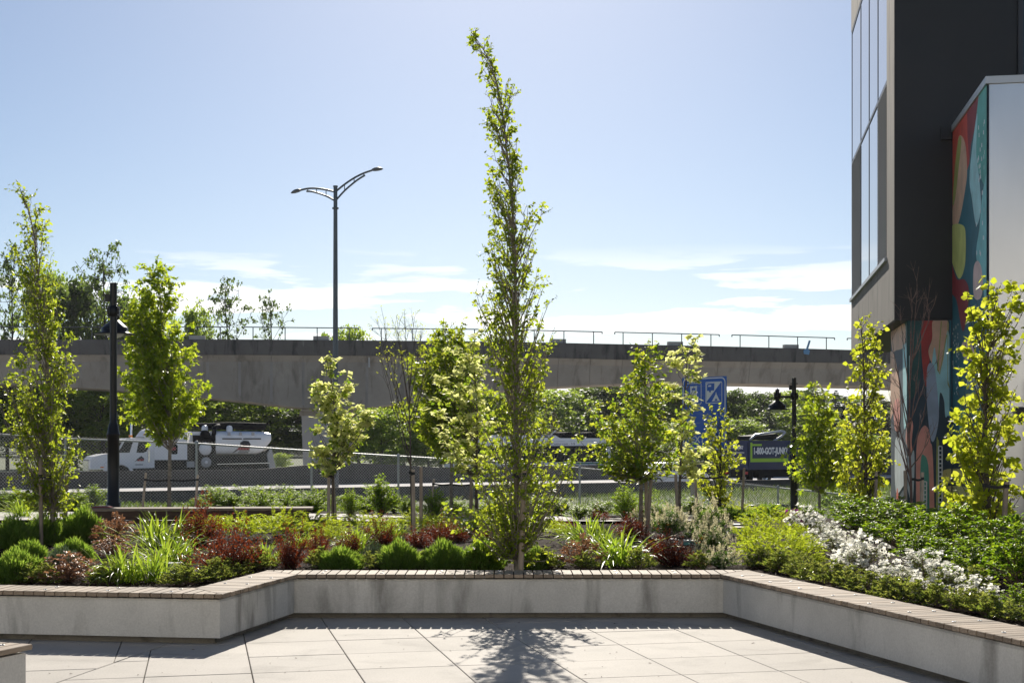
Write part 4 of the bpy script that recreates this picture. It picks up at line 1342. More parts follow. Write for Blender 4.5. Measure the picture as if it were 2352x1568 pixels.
sidep('cyclone', pl_([(1075, 400), (1085, 310), (1120, 295), (1280, 300), (1300, 330), (1300, 400)]), .5, B - .5, M['white_paint'], vt)
q = MB(); q.tube(smooth_path([(X(1300), .3, Zt(500)), (X(1300), .3, Zt(340)), (X(1310), .4, Zt(270)), (X(1345), .6, Zt(245)), (X(1380), 1.0, Zt(240))], 16), .14, 10); q.build('suction_hose', M['veh_black'], vt)
q = MB(); q.tube(smooth_path([(X(1050), 1.1, Zt(300)), (X(1055), 1.1, Zt(250)), (X(1100), 1.1, Zt(236)), (X(1240), 1.1, Zt(240)), (X(1500), 1.1, Zt(228)), (X(1840), 1.1, Zt(236))], 24), .17, 10); q.build('boom_hose', M['veh_black'], vt)
sidep('boom_beam', pl_([(1300, 275), (1300, 235), (1840, 214), (1850, 275)]), 1.35, 1.75, M['veh_black'], vt)
for xz in (1236, 1470):
    q = MB(); q.lathe([(.20, 0), (.20, .25), (.15, .36), (0, .40)], n=14); q.build('tank_dome', M['white_paint'], vt, loc=(X(xz), .8, Zt(295)))
sidep('rear_leg', pl_([(1835, 690), (1805, 520), (1845, 440), (1895, 690)]), .12, .3, M['grey_plastic'], vt)
sidep('light_bar', pl_([(1320, 606), (1320, 600), (1840, 592), (1840, 600)]), .12, .3, M['chrome'], vt)
for xz in (442, ): 
    for y in (.3, B - .3): wheel(vt, X(xz), y, .52)
for xz in (1430, 1615, 1760):
    for y in (.35, B - .35): wheel(vt, X(xz), y, .52, .5, True)

# --- white city bus heading to the left
bus = empty('city_bus', hw(33.8, 25.2), 'white city bus with green stripe and dark windows behind the tallest tree', 'bus', rz=RZ)
BL, BH = 12.2, 3.05
sidep('body', [(.0, .35), (-.02, 1.2), (.18, 2.5), (.35, 2.62), (BL, 2.62), (BL, .35)], .0, 2.5, M['white_paint'], bus)
sidep('roof_cover', [(.35, 2.63), (.6, 2.95), (2.4, 2.98), (2.6, 3.05), (7.6, 3.05), (8.0, 2.85), (BL, 2.85), (BL, 2.63)], .12, 2.38, M['white_paint'], bus)
for k, x in enumerate((6.1, 6.6, 7.1)):
    sidep('roof_vent', [(x, 2.90), (x + .08, 3.0), (x + .42, 3.0), (x + .36, 2.90)], .11, .13, M['veh_black'], bus)
for x, l_ in ((6.4, 1.0), (8.3, 1.4), (10.2, 1.6)):
    sidep('roof_unit', [(x, 2.8), (x + .15, 3.25), (x + l_ * .6, 3.28), (x + l_, 2.8)], .5, 2.0, M['veh_black'], bus)
q = MB(); q.tube([(7.5, 1.0, 2.95), (8.2, 1.0, 3.4)], .05, 6); q.build('roof_rod', M['grey_plastic'], bus)
sidep('window_band', [(.25, 1.15), (.33, 2.3), (BL - .4, 2.3), (BL - .4, 1.15)], -.006, .02, M['veh_black'], bus)
for k in range(8):
    x = .55 + k * 1.42
    sidep('window', [(x, 1.25), (x, 2.2), (x + 1.28, 2.2), (x + 1.28, 1.25)], -.014, .0, M['veh_glass'], bus)
q = MB(); q.add([(-.03, .2, 1.1), (-.03, 2.3, 1.1), (.17, 2.25, 2.4), (.17, .25, 2.4)], [(0, 1, 2, 3)]); q.build('windshield', M['veh_glass'], bus)
sidep('green_stripe', [(7.6, .98), (7.75, 1.10), (BL, 1.10), (BL, 1.0), (7.85, 1.0), (7.7, .9)], -.012, .004, M['green_band'], bus)
sidep('dark_stripe', [(7.9, .86), (7.95, .92), (BL, .92), (BL, .86)], -.012, .004, M['print_dark'], bus)
sidep('wheel_arch', [(8.1 + .62 * math.cos(t), .35 + .62 * math.sin(t)) for t in np.linspace(0, math.pi, 12)], -.008, .3, M['veh_black'], bus)
sidep('wheel_arch', [(1.9 + .62 * math.cos(t), .35 + .62 * math.sin(t)) for t in np.linspace(0, math.pi, 12)], -.008, .3, M['veh_black'], bus)
for x in (1.9, 8.1):
    for y in (.2, 2.3): wheel(bus, x, y, .48)
link('lettering', text_mesh('SilverReefCasino.com - I-5', .17, M['print_dark'], 0, 3.1), bus, (6.05, -.004, 2.36))

# --- navy junk hauling truck heading away to the right (rear at x=0)
jt = empty('junk_truck', hw(44.0, 7.1), 'dark navy dump-box truck with lime frame and white lettering reading 1-800-GOT-JUNK', 'truck', rz=RZ)
BW = 2.35; BXL = 3.2
sidep('dump_box', [(0, .98), (0, 2.62), (BXL, 2.62), (BXL, .98)], .0, BW, M['navy'], jt)
sidep('box_sill', [(-.06, .92), (-.06, 1.12), (BXL + .05, 1.12), (BXL + .05, .92)], -.04, BW + .04, M['navy'], jt)
sidep('top_rim', [(-.05, 2.56), (-.05, 2.68), (BXL + .05, 2.68), (BXL + .05, 2.56)], -.05, BW + .05, M['navy'], jt)
for x in (0.0, BXL - .1):
    sidep('corner_post', [(x, 1.12), (x, 2.56), (x + .1, 2.56), (x + .1, 1.12)], -.03, .1, M['navy'], jt)
sidep('lime_band', [(.12, 1.38), (.12, 1.60), (BXL - .12, 1.60), (BXL - .12, 1.38)], -.012, .004, M['lime'], jt)
sidep('lime_band', [(.12, 1.60), (.12, 2.62), (.27, 2.62), (.27, 1.60)], -.012, .004, M['lime'], jt)
sidep('lime_band', [(.27, 2.36), (.27, 2.47), (1.0, 2.47), (1.0, 2.36)], -.012, .004, M['lime'], jt)
link('lettering', text_mesh('1-800-GOT-JUNK?', .56, M['print_white'], .05, 2.62), jt, (.40, -.006, 1.72))
tmr = text_mesh('GOT-JUNK?', .28, M['print_white'], .035, 1.5)
o = link('lettering', tmr, jt, (-.065, 1.95, 2.10)); o.rotation_euler = (0, 0, math.radians(-90))
for z in (1.95, 1.55, 1.46):
    q = MB(); q.box((-.062, 1.1, z), (.01, 1.5 if z > 1.9 else 1.2, .035)); q.build('rear_print_line', M['print_white'], jt)
sidep('tailgate', [(-.055, .98), (-.055, 2.6), (-.002, 2.6), (-.002, .98)], .05, BW - .05, M['navy'], jt)
sidep('chassis', [(.1, .45), (.1, .92), (6.2, .92), (6.2, .45)], .5, BW - .5, M['veh_black'], jt)
sidep('mud_flap', [(.35, .2), (.35, .9), (.4, .9), (.4, .2)], .1, .7, M['veh_black'], jt)
for x in (-.03,):
    q = MB(); q.box((.0, .25, .72), (.06, .3, .16)); q.build('tail_light', M['red_lens'], jt)
    q = MB(); q.box((.0, BW - .25, .72), (.06, .3, .16)); q.build('tail_light', M['red_lens'], jt)
sidep('fender', [(1.35 + .56 * math.cos(t), .48 + .56 * math.sin(t)) for t in np.linspace(-.1, math.pi + .1, 14)], -.02, .5, M['veh_black'], jt)
# furled tarp arms on top
q = MB(); q.tube([(.3, .25, 2.72), (.7, .25, 3.02), (2.7, .25, 3.26), (3.0, .25, 3.22)], .07, 8); q.build('tarp_arm', M['silver'], jt)
q = MB(); q.tube([(1.6, .1, 2.45), (2.65, .1, 2.95), (2.95, .1, 3.2)], .065, 8); q.build('tarp_arm', M['silver'], jt)
sidep('tarp_roll', [(.7, 2.72), (.8, 2.95), (2.6, 3.12), (2.9, 2.72)], .5, BW - .3, M['veh_black'], jt)
sidep('cab', [(3.6, .6), (3.6, 2.3), (3.8, 2.4), (4.8, 2.35), (5.3, 1.55), (6.3, 1.4), (6.4, .6)], .12, BW - .12, M['navy'], jt)
sidep('side_window', [(4.0, 1.55), (4.0, 2.2), (4.7, 2.2), (5.05, 1.55)], .105, .13, M['veh_glass'], jt)
for x in (1.35, 5.5):
    for y in (.2, BW - .2): wheel(jt, x, y, .46, .32, True)

def car(t, off, mat, label):
    c_ = empty('car', hw(t, off), label, 'car', 'cars on the highway', rz=RZ)
    body = smooth_loop([(0, .35), (.02, .75), (.5, .92), (1.1, 1.38), (2.5, 1.42), (3.3, .95), (4.2, .82), (4.4, .5), (4.35, .3), (2.2, .25)], 4)
    sidep('body', [(x, z) for x, z in body], .0, 1.8, mat, c_)
    sidep('side_window', [(.85, .98), (1.25, 1.32), (1.8, 1.34), (1.8, .96)], -.012, .01, M['veh_glass'], c_)
    sidep('side_window', [(1.88, .96), (1.88, 1.34), (2.45, 1.33), (3.0, .95)], -.012, .01, M['veh_glass'], c_)
    for x in (.85, 3.5):
        for y in (.1, 1.7): wheel(c_, x, y, .32, .22)
car(35.0, 5.0, M['white_paint'], 'white car passing behind the blue highway sign')
car(56.5, 5.0, M['silver'], 'silver car on the highway in front of the navy truck')
# ---------------------------------------------------------------- foliage kit
LEAF6 = (np.array([(0, 0, 0), (.35, -1, .05), (.75, -.62, .03), (1, 0, -.10), (.75, .62, .03), (.35, 1, .05)], float), [(0, 1, 2, 3), (0, 3, 4, 5)])
LEAF4 = (np.array([(0, 0, 0), (.45, -1, .07), (1, 0, -.10), (.45, 1, .07)], float), [(0, 1, 2), (0, 2, 3)])
MAPLE = (np.array([(0, 0, 0), (.12, -.95, .02), (.36, -.42, .03), (.72, -.98, -.04), (.66, -.34, .03), (1.05, 0, -.10), (.66, .34, .03), (.72, .98, -.04), (.36, .42, .03), (.12, .95, .02), (.4, 0, -.02)], float),
         [(10, 0, 1), (10, 1, 2), (10, 2, 3), (10, 3, 4), (10, 4, 5), (10, 5, 6), (10, 6, 7), (10, 7, 8), (10, 8, 9), (10, 9, 0)])

def leaves_np(P, D, N, L, Wd, tmpl):
    P = np.asarray(P, float); n = len(P)
    D = unit(D); B_ = unit(np.cross(N, D)); Nn = np.cross(D, B_)
    T, F = tmpl
    L = np.broadcast_to(np.asarray(L, float), (n,)); Wd = np.broadcast_to(np.asarray(Wd, float), (n,))
    V = P[:, None, :] + D[:, None, :] * (T[None, :, 0:1] * L[:, None, None]) + B_[:, None, :] * (T[None, :, 1:2] * (Wd / 2)[:, None, None]) + Nn[:, None, :] * (T[None, :, 2:3] * L[:, None, None])
    k = len(T)
    Fa = np.asarray(F)
    FF = (np.arange(n)[:, None, None] * k + Fa[None]).reshape(-1, Fa.shape[1])
    return V.reshape(-1, 3), FF, np.repeat(R.random(n), k)

def strips_np(P, D, L, Wd, droop, nseg=6, fold=0.25, twist=None):
    """arching strap leaves: start P, start direction D, length L, width W, droop (fall of the tip)"""
    n = len(P); D = unit(D)
    t = np.linspace(0, 1, nseg + 1)
    hz = unit(np.stack((D[:, 0], D[:, 1], np.zeros(n)), -1))
    side = np.stack((-hz[:, 1], hz[:, 0], np.zeros(n)), -1)
    C = P[:, None, :] + D[:, None, :] * (L[:, None] * t[None, :])[..., None]
    C[..., 2] -= (droop * L)[:, None] * (t ** 2.2)[None, :]
    C[..., :2] += hz[:, None, :2] * ((droop * L * .35)[:, None] * (t ** 2)[None, :])[..., None]
    w = (Wd[:, None] * np.clip(np.sin(np.pi * np.clip(.16 + .84 * t, 0, 1)) ** .7, 0, 1)[None, :]) / 2
    w[:, -1] = 0.0004
    Lf = C + side[:, None, :] * w[..., None]; Rt = C - side[:, None, :] * w[..., None]
    C2 = C.copy(); C2[..., 2] -= w * fold
    V = np.stack((Lf, C2, Rt), 2)      # n, s, 3, 3
    idx = np.arange(n * (nseg + 1) * 3).reshape(n, nseg + 1, 3)
    F = np.concatenate([np.stack((idx[:, :-1, c], idx[:, :-1, c + 1], idx[:, 1:, c + 1], idx[:, 1:, c]), -1).reshape(-1, 4) for c in (0, 1)])
    return V.reshape(-1, 3), F, np.repeat(R.random(n), (nseg + 1) * 3)

def tubes_np(paths, rads, n=5):
    """many tubes at once; paths list of (m,3), rads list of (m,)"""
    VV, FF = [], []; o = 0
    for p, r in zip(paths, rads):
        p = np.asarray(p, float); m = len(p); t = unit(np.gradient(p, axis=0))
        ref = np.array((0.3, 0.9, 0.2))
        a = unit(np.cross(t, ref)); b = np.cross(t, a)
        th = TAU * np.arange(n) / n
        V = p[:, None, :] + np.asarray(r)[:, None, None] * (np.cos(th)[None, :, None] * a[:, None, :] + np.sin(th)[None, :, None] * b[:, None, :])
        idx = np.arange(m * n).reshape(m, n) + o
        F = np.stack((idx[:-1], np.roll(idx, -1, 1)[:-1], np.roll(idx, -1, 1)[1:], idx[1:]), -1).reshape(-1, 4)
        VV.append(V.reshape(-1, 3)); FF.append(F); o += m * n
    return np.concatenate(VV), np.concatenate(FF)

def rdir(n, up=0.0, spread=1.0):
    v = R.normal(size=(n, 3)) * spread; v[:, 2] += up
    return unit(v)

# leaf colours: surface dark/light, glow dark/light
LM = {}
LM['hornbeam'] = leafmat('leaf_fresh_green', (.045, .080, .010), (.085, .125, .015), (.36, .49, .024), (.62, .68, .05), trans=.58)
LM['maple'] = leafmat('leaf_maple_green', (.045, .085, .010), (.075, .12, .016), (.36, .50, .02), (.62, .70, .04), trans=.58)
LM['golden'] = leafmat('leaf_golden', (.085, .125, .012), (.14, .17, .02), (.56, .65, .03), (.76, .78, .07), trans=.58)
LM['dogwood'] = leafmat('leaf_dogwood', (.03, .068, .010), (.055, .10, .014), (.26, .42, .02), (.50, .60, .05), trans=.55)
LM['cream'] = leafmat('cream_bract', (.58, .60, .22), (.70, .69, .30), (.80, .84, .26), (.88, .88, .42), .6, .6, .2)
LM['rosemary'] = leafmat('leaf_rosemary', (.085, .15, .028), (.14, .22, .05), (.32, .54, .05), (.56, .72, .10), .45, .5)
LM['greyherb'] = leafmat('leaf_grey_green', (.075, .10, .07), (.12, .145, .10), (.10, .16, .08), (.16, .22, .10), .6, .35)
LM['daylily'] = leafmat('leaf_daylily', (.06, .10, .014), (.10, .14, .025), (.30, .48, .03), (.52, .64, .06), .35, .5, .5)
LM['barberry'] = leafmat('leaf_dark_red', (.040, .009, .008), (.085, .018, .010), (.12, .016, .010), (.40, .085, .018), .45, .40)
LM['spread'] = leafmat('leaf_yellow_green', (.085, .12, .012), (.13, .16, .018), (.42, .56, .02), (.64, .70, .05), .45, .55)
LM['rose'] = leafmat('leaf_rose', (.026, .066, .010), (.05, .10, .014), (.24, .44, .02), (.48, .62, .03), .42, .5, .3)
LM['azalea'] = leafmat('leaf_azalea', (.045, .07, .015), (.08, .10, .02), (.16, .26, .03), (.34, .38, .05), .4, .4)
LM['white'] = leafmat('white_petal', (.84, .83, .77), (.89, .88, .83), (.90, .89, .80), (.94, .93, .86), .6, .6, .15)
LM['magenta'] = leafmat('magenta_petal', (.35, .03, .28), (.48, .06, .38), (.45, .04, .35), (.55, .10, .45), .6, .35, .2)
LM['laurel'] = leafmat('leaf_laurel', (.018, .050, .012), (.035, .080, .016), (.10, .22, .02), (.22, .36, .04), .28, .35, .6)
LM['spike'] = leafmat('cream_flower_spike', (.58, .53, .36), (.70, .65, .47), (.74, .68, .42), (.84, .78, .52), .7, .5, .2)
LM['copper'] = leafmat('leaf_copper', (.17, .080, .042), (.30, .165, .095), (.38, .16, .07), (.52, .28, .14), .45, .38, .5)
LM['cover'] = leafmat('leaf_groundcover', (.06, .09, .02), (.12, .14, .035), (.26, .36, .04), (.52, .54, .10), .22, .4, .7)
LM['bush'] = leafmat('leaf_bush', (.035, .080, .010), (.065, .12, .016), (.30, .50, .02), (.54, .68, .04), .5, .5, .22)
LM['grass'] = leafmat('grass_blade', (.03, .058, .012), (.065, .085, .022), (.10, .19, .02), (.24, .30, .05), .6, .45, .15)
LM['forest'] = leafmat('leaf_far_green', (.04, .078, .014), (.07, .11, .02), (.28, .44, .04), (.52, .62, .08), .5, .55)
LM['forest_dk'] = leafmat('leaf_far_dark', (.024, .044, .014), (.042, .064, .018), (.10, .17, .025), (.24, .33, .05), .5, .48)
LM['conifer'] = leafmat('needle_dark', (.014, .026, .016), (.024, .038, .022), (.02, .045, .022), (.035, .06, .028), .6, .25)
LM['plum'] = leafmat('leaf_plum_brown', (.028, .018, .020), (.045, .028, .028), (.05, .025, .022), (.08, .04, .03), .6, .3)

def part(name, V, F, rv, mat, parent, stuff=True, smooth=False):
    o = link(name, np_mesh(name, V, F if isinstance(F, list) else [F], mat, rv, smooth), parent)
    if stuff: o['kind'] = 'stuff'
    return o

# ---------------------------------------------------------------- slender planted trees
def planted_tree(name, label, group, d, trunk, env, nb, leaf, size, mat, lpb=26, slope=2.0, bark='bark', r0=.035, asp=.62, blossom=None, start=None, tmpl=None, low=.35, dens_top=1.0, twigs=3, seed=1, droop=.25, clump=0.0):
    """trunk: picture points bottom to top; env: (y, xl, xr) outline rows top to bottom"""
    global R
    R = np.random.default_rng(seed)
    base = W(*trunk[0], d)
    gz = float(terr(base[0], base[1]))
    root = empty(name, (base[0], base[1], gz), label, 'tree', group)
    tp = np.array([W(x, y, d) for x, y in trunk]) - np.array((base[0], base[1], gz))
    tp[0, 2] = -.15
    tp = smooth_path(tp, 26)
    tz = tp[:, 2]; zt_ = tz.max()
    rad = r0 * np.clip(1 - tz / (zt_ * 1.06), .06, 1) ** .8
    paths, rads = [tp], [rad]
    ez = np.array([W(0, e[0], d)[2] - gz for e in env])[::-1]
    exl = np.array([W(e[1], 0, d)[0] - base[0] for e in env])[::-1]; exr = np.array([W(e[2], 0, d)[0] - base[0] for e in env])[::-1]
    tcx = lambda z: np.interp(z, tz, tp[:, 0])
    zz = np.linspace(ez[0], ez[-1], 200)
    wd = np.interp(zz, ez, exr - exl) + .06
    cdf = np.cumsum(wd ** .95 * (1 + (dens_top - 1) * np.linspace(0, 1, 200))); cdf /= cdf[-1]
    LP, LD, BP = [], [], []
    for i in range(nb):
        u = (i + R.random()) / nb
        z = float(np.interp(u, cdf, zz))
        xl, xr = float(np.interp(z, ez, exl)), float(np.interp(z, ez, exr))
        cx_, rr_ = (xl + xr) / 2, (xr - xl) / 2
        th = R.random() * TAU; q_ = (.25 + .80 * math.sqrt(R.random())) * (1 + .16 * math.sin(3 * th + z * 5.0) + .14 * math.sin(z * 11.0 + 2 * th)) * (1.18 if R.random() < .12 else .95)
        tip = np.array((cx_ + rr_ * q_ * math.cos(th), rr_ * q_ * math.sin(th) * .95, z))
        reach = math.hypot(tip[0] - tcx(z), tip[1])
        zb = max(low, z - reach * slope - R.random() * .15 - .05)
        zb = min(zb, zt_ * .985)
        s0 = np.array((tcx(zb), 0, zb))
        mid = s0 * .45 + tip * .55; mid[:2] = s0[:2] * .38 + tip[:2] * .62
        mid[2] -= reach * .12
        tt = np.linspace(0, 1, 6)[:, None]
        br = (1 - tt) ** 2 * s0 + 2 * tt * (1 - tt) * mid + tt ** 2 * tip
        br[1:5] += R.normal(size=(4, 3)) * .012
        Lb_ = np.linalg.norm(np.diff(br, axis=0), axis=1).sum()
        rb0 = min(.011, .004 + Lb_ * .006)
        paths.append(br); rads.append(np.linspace(rb0, .0018, 6))
        ntw = max(2, int(lpb / 7.0 * (.35 + Lb_ * 1.1) * (.55 + .9 * R.random())))
        for k in range(ntw):
            a_ = .22 + .78 * R.random() ** .8
            p_ = np.array([np.interp(a_, tt[:, 0], br[:, c]) for c in range(3)])
            out_ = p_ - np.array((tcx(p_[2]), 0, p_[2]))
            td = unit(unit(out_ + R.normal(size=3) * .02) * .5 + R.normal(size=3) * .6 + np.array((0, 0, .55)))
            tl = (.07 + .13 * R.random()) * (size / .06)
            e_ = p_ + td * tl
            paths.append(np.array((p_, (p_ + e_) / 2 + R.normal(size=3) * .005, e_))); rads.append(np.array((.0024, .0018, .0011)))
            m_ = 5 + int(4 * R.random())
            u_ = np.linspace(.15, 1.0, m_)
            sd = unit(np.cross(td, R.normal(size=3)))
            sg = np.where(np.arange(m_) % 2 == 0, 1.0, -1.0)
            LP.append(p_[None] + td[None] * (u_ * tl)[:, None] + R.normal(size=(m_, 3)) * .006)
            LD.append(td[None] * .55 + sd[None] * sg[:, None] * .85)
        BP.append(tip)
    V, F = tubes_np(paths, rads, 6)
    o = part('trunk', V, F, None, M[bark], root, False, True)
    P = np.concatenate(LP); D = np.concatenate(LD)
    n = len(P)
    D = unit(D + R.normal(size=(n, 3)) * .35 + np.array((0, 0, -droop)))
    N = unit(R.normal(size=(n, 3)) * .75 + np.array((0, 0, .8)))
    sz_ = size * (.42 + 1.0 * R.random(n) ** 1.3)
    V, F, rv = leaves_np(P, D, N, sz_, sz_ * asp, tmpl or leaf)
    part('crown', V, F, rv, LM[mat], root)
    if blossom:
        cnt, bs, bm = blossom
        pick = R.integers(0, n, cnt)
        # flowers sit on the upper side of the sprays, in small groups
        C = P[pick] + R.normal(size=(cnt, 3)) * .03 + np.array((0, 0, .035))
        C = np.repeat(C, 5, 0) + R.normal(size=(cnt * 5, 3)) * np.array((.05, .05, .02))
        up = unit(R.normal(size=(len(C), 3)) * .45 + np.array((0, .02, 1.0)))
        a = unit(np.cross(up, R.normal(size=(len(C), 3)))); b = np.cross(up, a)
        PP, DD, NN = [], [], []
        for k in range(4):
            th = TAU * k / 4
            PP.append(C); DD.append(a * math.cos(th) + b * math.sin(th) + up * .22); NN.append(up)
        V, F, rv = leaves_np(np.concatenate(PP), np.concatenate(DD), np.concatenate(NN), bs, bs * .85, LEAF6)
        part('blossom', V, F, rv, LM[bm], root)
    return root

def stake(d, xt, yt, xb, yb, label, tie=None, w=.052):
    """wooden stake; tie: (x, y) picture point on the trunk that the strap holds"""
    b_ = W(xb, yb, d); t_ = W(xt, yt, d)
    gz = min(b_[2], float(terr(b_[0], b_[1])) ) - .12
    root = empty('tree_stake', (b_[0], b_[1], gz), label, 'stake', 'wooden tree stakes')
    e_ = t_ - b_; e_ = e_ * ((t_[2] - gz) / max(.2, t_[2] - b_[2]))
    q = MB()
    q.tube([(0, 0, 0), tuple(e_ * .5), tuple(e_)], [w * .55, w * .52, w * .5], 8)
    q.build('post', M['stake'], root)
    if tie:
        tw = W(*tie, d) - np.array((b_[0], b_[1], gz))
        f = (tw[2] + .01) / e_[2]
        c_ = e_ * min(.95, f)
        q = MB(); q.lathe([(w * .56, -.022), (w * .56, .022)], c_, 10); q.build('strap_wrap', M['strap'], root)
        q = MB(); mid = (c_ + tw) / 2 - np.array((0, .02, .02)); 
        pts = smooth_path([c_ + np.array((0, -.02, 0)), mid, tw + np.array((0, -.03, 0))], 8)
        V, F = [], []
        for p in pts:
            for dy, dz in ((-.004, -.018), (.004, -.018), (.004, .018), (-.004, .018)): V.append((p[0], p[1] + dy, p[2] + dz))
        for i in range(len(pts) - 1):
            for k in range(4): F.append((i * 4 + k, i * 4 + (k + 1) % 4, i * 4 + 4 + (k + 1) % 4, i * 4 + 4 + k))
        q.add(V, F); q.lathe([(.028, -.02), (.028, .02)], tw, 10); q.build('strap', M['strap'], root)
    return root

G1 = 'young staked trees in the garden'
d7 = 15.0
planted_tree('hornbeam_tree', 'tallest slender tree with bent tip, directly behind the straight bench', G1, d7,
    [(1186, 1297), (1186, 1100), (1184, 800), (1183, 600), (1175, 450), (1162, 330), (1150, 230), (1138, 180), (1120, 130), (1085, 75)],
    [(68, 1070, 1084), (95, 1076, 1108), (130, 1100, 1130), (165, 1106, 1142), (185, 1120, 1170), (230, 1113, 1178), (300, 1125, 1180), (340, 1135, 1205), (420, 1122, 1218), (500, 1122, 1230), (560, 1128, 1232), (610, 1106, 1242), (640, 1102, 1262), (700, 1092, 1258), (740, 1092, 1278), (800, 1128, 1262), (900, 1115, 1272), (960, 1118, 1275), (1000, 1082, 1272), (1060, 1052, 1316), (1110, 1046, 1318), (1150, 1046, 1302), (1200, 1068, 1300), (1250, 1084, 1288), (1285, 1120, 1262)],
    400, LEAF6, .046, 'hornbeam', 33, 1.8, 'bark_pale', .031, .66, low=.12, seed=7, dens_top=2.4)
planted_tree('hornbeam_tree', 'slender tree leaning at the tip beside the timber bench and rosemary mounds', G1, 18.2,
    [(124, 1250), (120, 1150), (112, 900), (98, 750), (85, 600), (70, 500), (45, 430)],
    [(422, 38, 58), (470, 45, 92), (520, 55, 108), (560, 35, 108), (600, 33, 128), (660, 38, 134), (720, 52, 138), (780, 48, 162), (850, 15, 168), (890, 0, 168), (960, 26, 168), (1010, 28, 186), (1060, 24, 182), (1110, 44, 172), (1160, 62, 166), (1195, 80, 152)],
    260, LEAF6, .054, 'hornbeam', 34, 2.2, 'bark_pale', .04, .62, low=.45, seed=21, dens_top=1.5)
planted_tree('maple_tree', 'round-topped green maple between the black street lamp and the vacuum truck', G1, 29.5,
    [(388, 1160), (390, 1040), (392, 960), (385, 850), (372, 740), (362, 610)],
    [(598, 340, 372), (640, 322, 398), (680, 296, 404), (730, 284, 410), (780, 284, 425), (830, 296, 440), (870, 286, 458), (910, 290, 466), (935, 300, 456), (965, 345, 425)],
    210, MAPLE, .10, 'maple', 30, 1.6, 'bark_pale', .05, .95, low=1.35, seed=31, twigs=4)
planted_tree('dogwood_tree', 'cream flowering dogwood in front of the tall highway light pole', G1, 23.4,
    [(764, 1200), (765, 1090), (768, 1000), (765, 900), (748, 820)],
    [(818, 738, 750), (850, 728, 768), (875, 708, 800), (905, 705, 815), (935, 715, 855), (970, 690, 862), (1000, 682, 845), (1030, 715, 800), (1060, 712, 790), (1085, 725, 785)],
    75, LEAF6, .075, 'dogwood', 18, 1.0, 'bark', .03, .6, (190, .06, 'cream'), low=.75, seed=41)
planted_tree('maple_tree', 'green maple behind the cream dogwood, next to the nearly bare tree', G1, 30.5,
    [(1036, 1165), (1037, 1060), (1040, 950), (1040, 850), (1035, 750)],
    [(738, 1015, 1062), (775, 985, 1075), (810, 962, 1092), (850, 945, 1115), (900, 950, 1120), (950, 955, 1118), (1000, 955, 1110), (1050, 1000, 1080)],
    230, MAPLE, .10, 'hornbeam', 30, 1.5, 'bark_pale', .045, .95, low=1.3, seed=51, twigs=4)
planted_tree('dogwood_tree', 'cream flowering dogwood half hidden by the tallest tree', G1, 24.4,
    [(1094, 1195), (1094, 1080), (1096, 980), (1092, 880), (1080, 790)],
    [(770, 1070, 1092), (810, 1040, 1112), (860, 1010, 1130), (910, 990, 1135), (960, 985, 1140), (1010, 1000, 1140), (1060, 1020, 1130), (1090, 1040, 1120)],
    75, LEAF6, .075, 'dogwood', 18, 1.0, 'bark', .03, .6, (200, .06, 'cream'), low=.8, seed=61)
planted_tree('dogwood_tree', 'dark spreading dogwood with small yellow-green flowers between the tallest tree and the blue sign', G1, 19.8,
    [(1471, 1236), (1473, 1100), (1478, 1000), (1482, 900), (1480, 800)],
    [(785, 1462, 1500), (830, 1425, 1525), (880, 1395, 1545), (930, 1340, 1560), (980, 1318, 1580), (1020, 1330, 1590), (1060, 1345, 1580), (1100, 1400, 1540)],
    130, LEAF6, .07, 'dogwood', 20, .8, 'bark_pale', .035, .6, (300, .036, 'golden'), low=.82, seed=71)
planted_tree('dogwood_tree', 'cream flowering dogwood overlapping the edge of the blue highway sign', G1, 24.0,
    [(1560, 1190), (1562, 1090), (1568, 980), (1575, 880), (1580, 790)],
    [(775, 1555, 1600), (810, 1545, 1605), (850, 1540, 1610), (900, 1535, 1612), (950, 1530, 1614), (1000, 1535, 1620), (1050, 1545, 1632), (1090, 1560, 1640)],
    38, LEAF6, .07, 'dogwood', 14, 1.2, 'bark', .028, .6, (110, .062, 'cream'), low=.8, seed=81)
planted_tree('golden_elm_tree', 'small golden elm standing in front of the blue highway sign', G1, 29.0,
    [(1655, 1166), (1655, 1080), (1655, 1000), (1650, 940)],
    [(928, 1628, 1665), (955, 1622, 1688), (985, 1608, 1690), (1020, 1610, 1696), (1060, 1590, 1698), (1095, 1585, 1690), (1130, 1628, 1672), (1160, 1640, 1668)],
    65, LEAF6, .075, 'golden', 20, 2.0, 'bark_dark', .03, .95, low=.15, seed=91, clump=1)
planted_tree('maple_tree', 'light green maple beside the black street lamp with the side arm', G1, 37.0,
    [(1882, 1168), (1882, 1060), (1880, 960), (1876, 895)],
    [(884, 1862, 1892), (915, 1845, 1905), (950, 1836, 1922), (990, 1832, 1932), (1030, 1822, 1936), (1070, 1815, 1940), (1110, 1830, 1925)],
    130, MAPLE, .115, 'maple', 24, 1.5, 'bark_pale', .045, .95, low=1.0, seed=101, twigs=4)
planted_tree('golden_elm_tree', 'tall narrow golden elm against the underside of the dark building', G1, 23.6,
    [(1989, 1188), (1988, 1080), (1985, 950), (1984, 850), (1978, 735)],
    [(722, 1962, 2000), (755, 1965, 2012), (790, 1962, 2028), (815, 1964, 2036), (845, 1966, 2030), (890, 1955, 2022), (940, 1940, 2032), (990, 1930, 2034), (1040, 1925, 2045), (1080, 1922, 2040), (1120, 1940, 2020), (1150, 1958, 2010)],
    125, LEAF6, .074, 'golden', 20, 2.0, 'bark', .035, .95, low=.25, seed=111, clump=1)
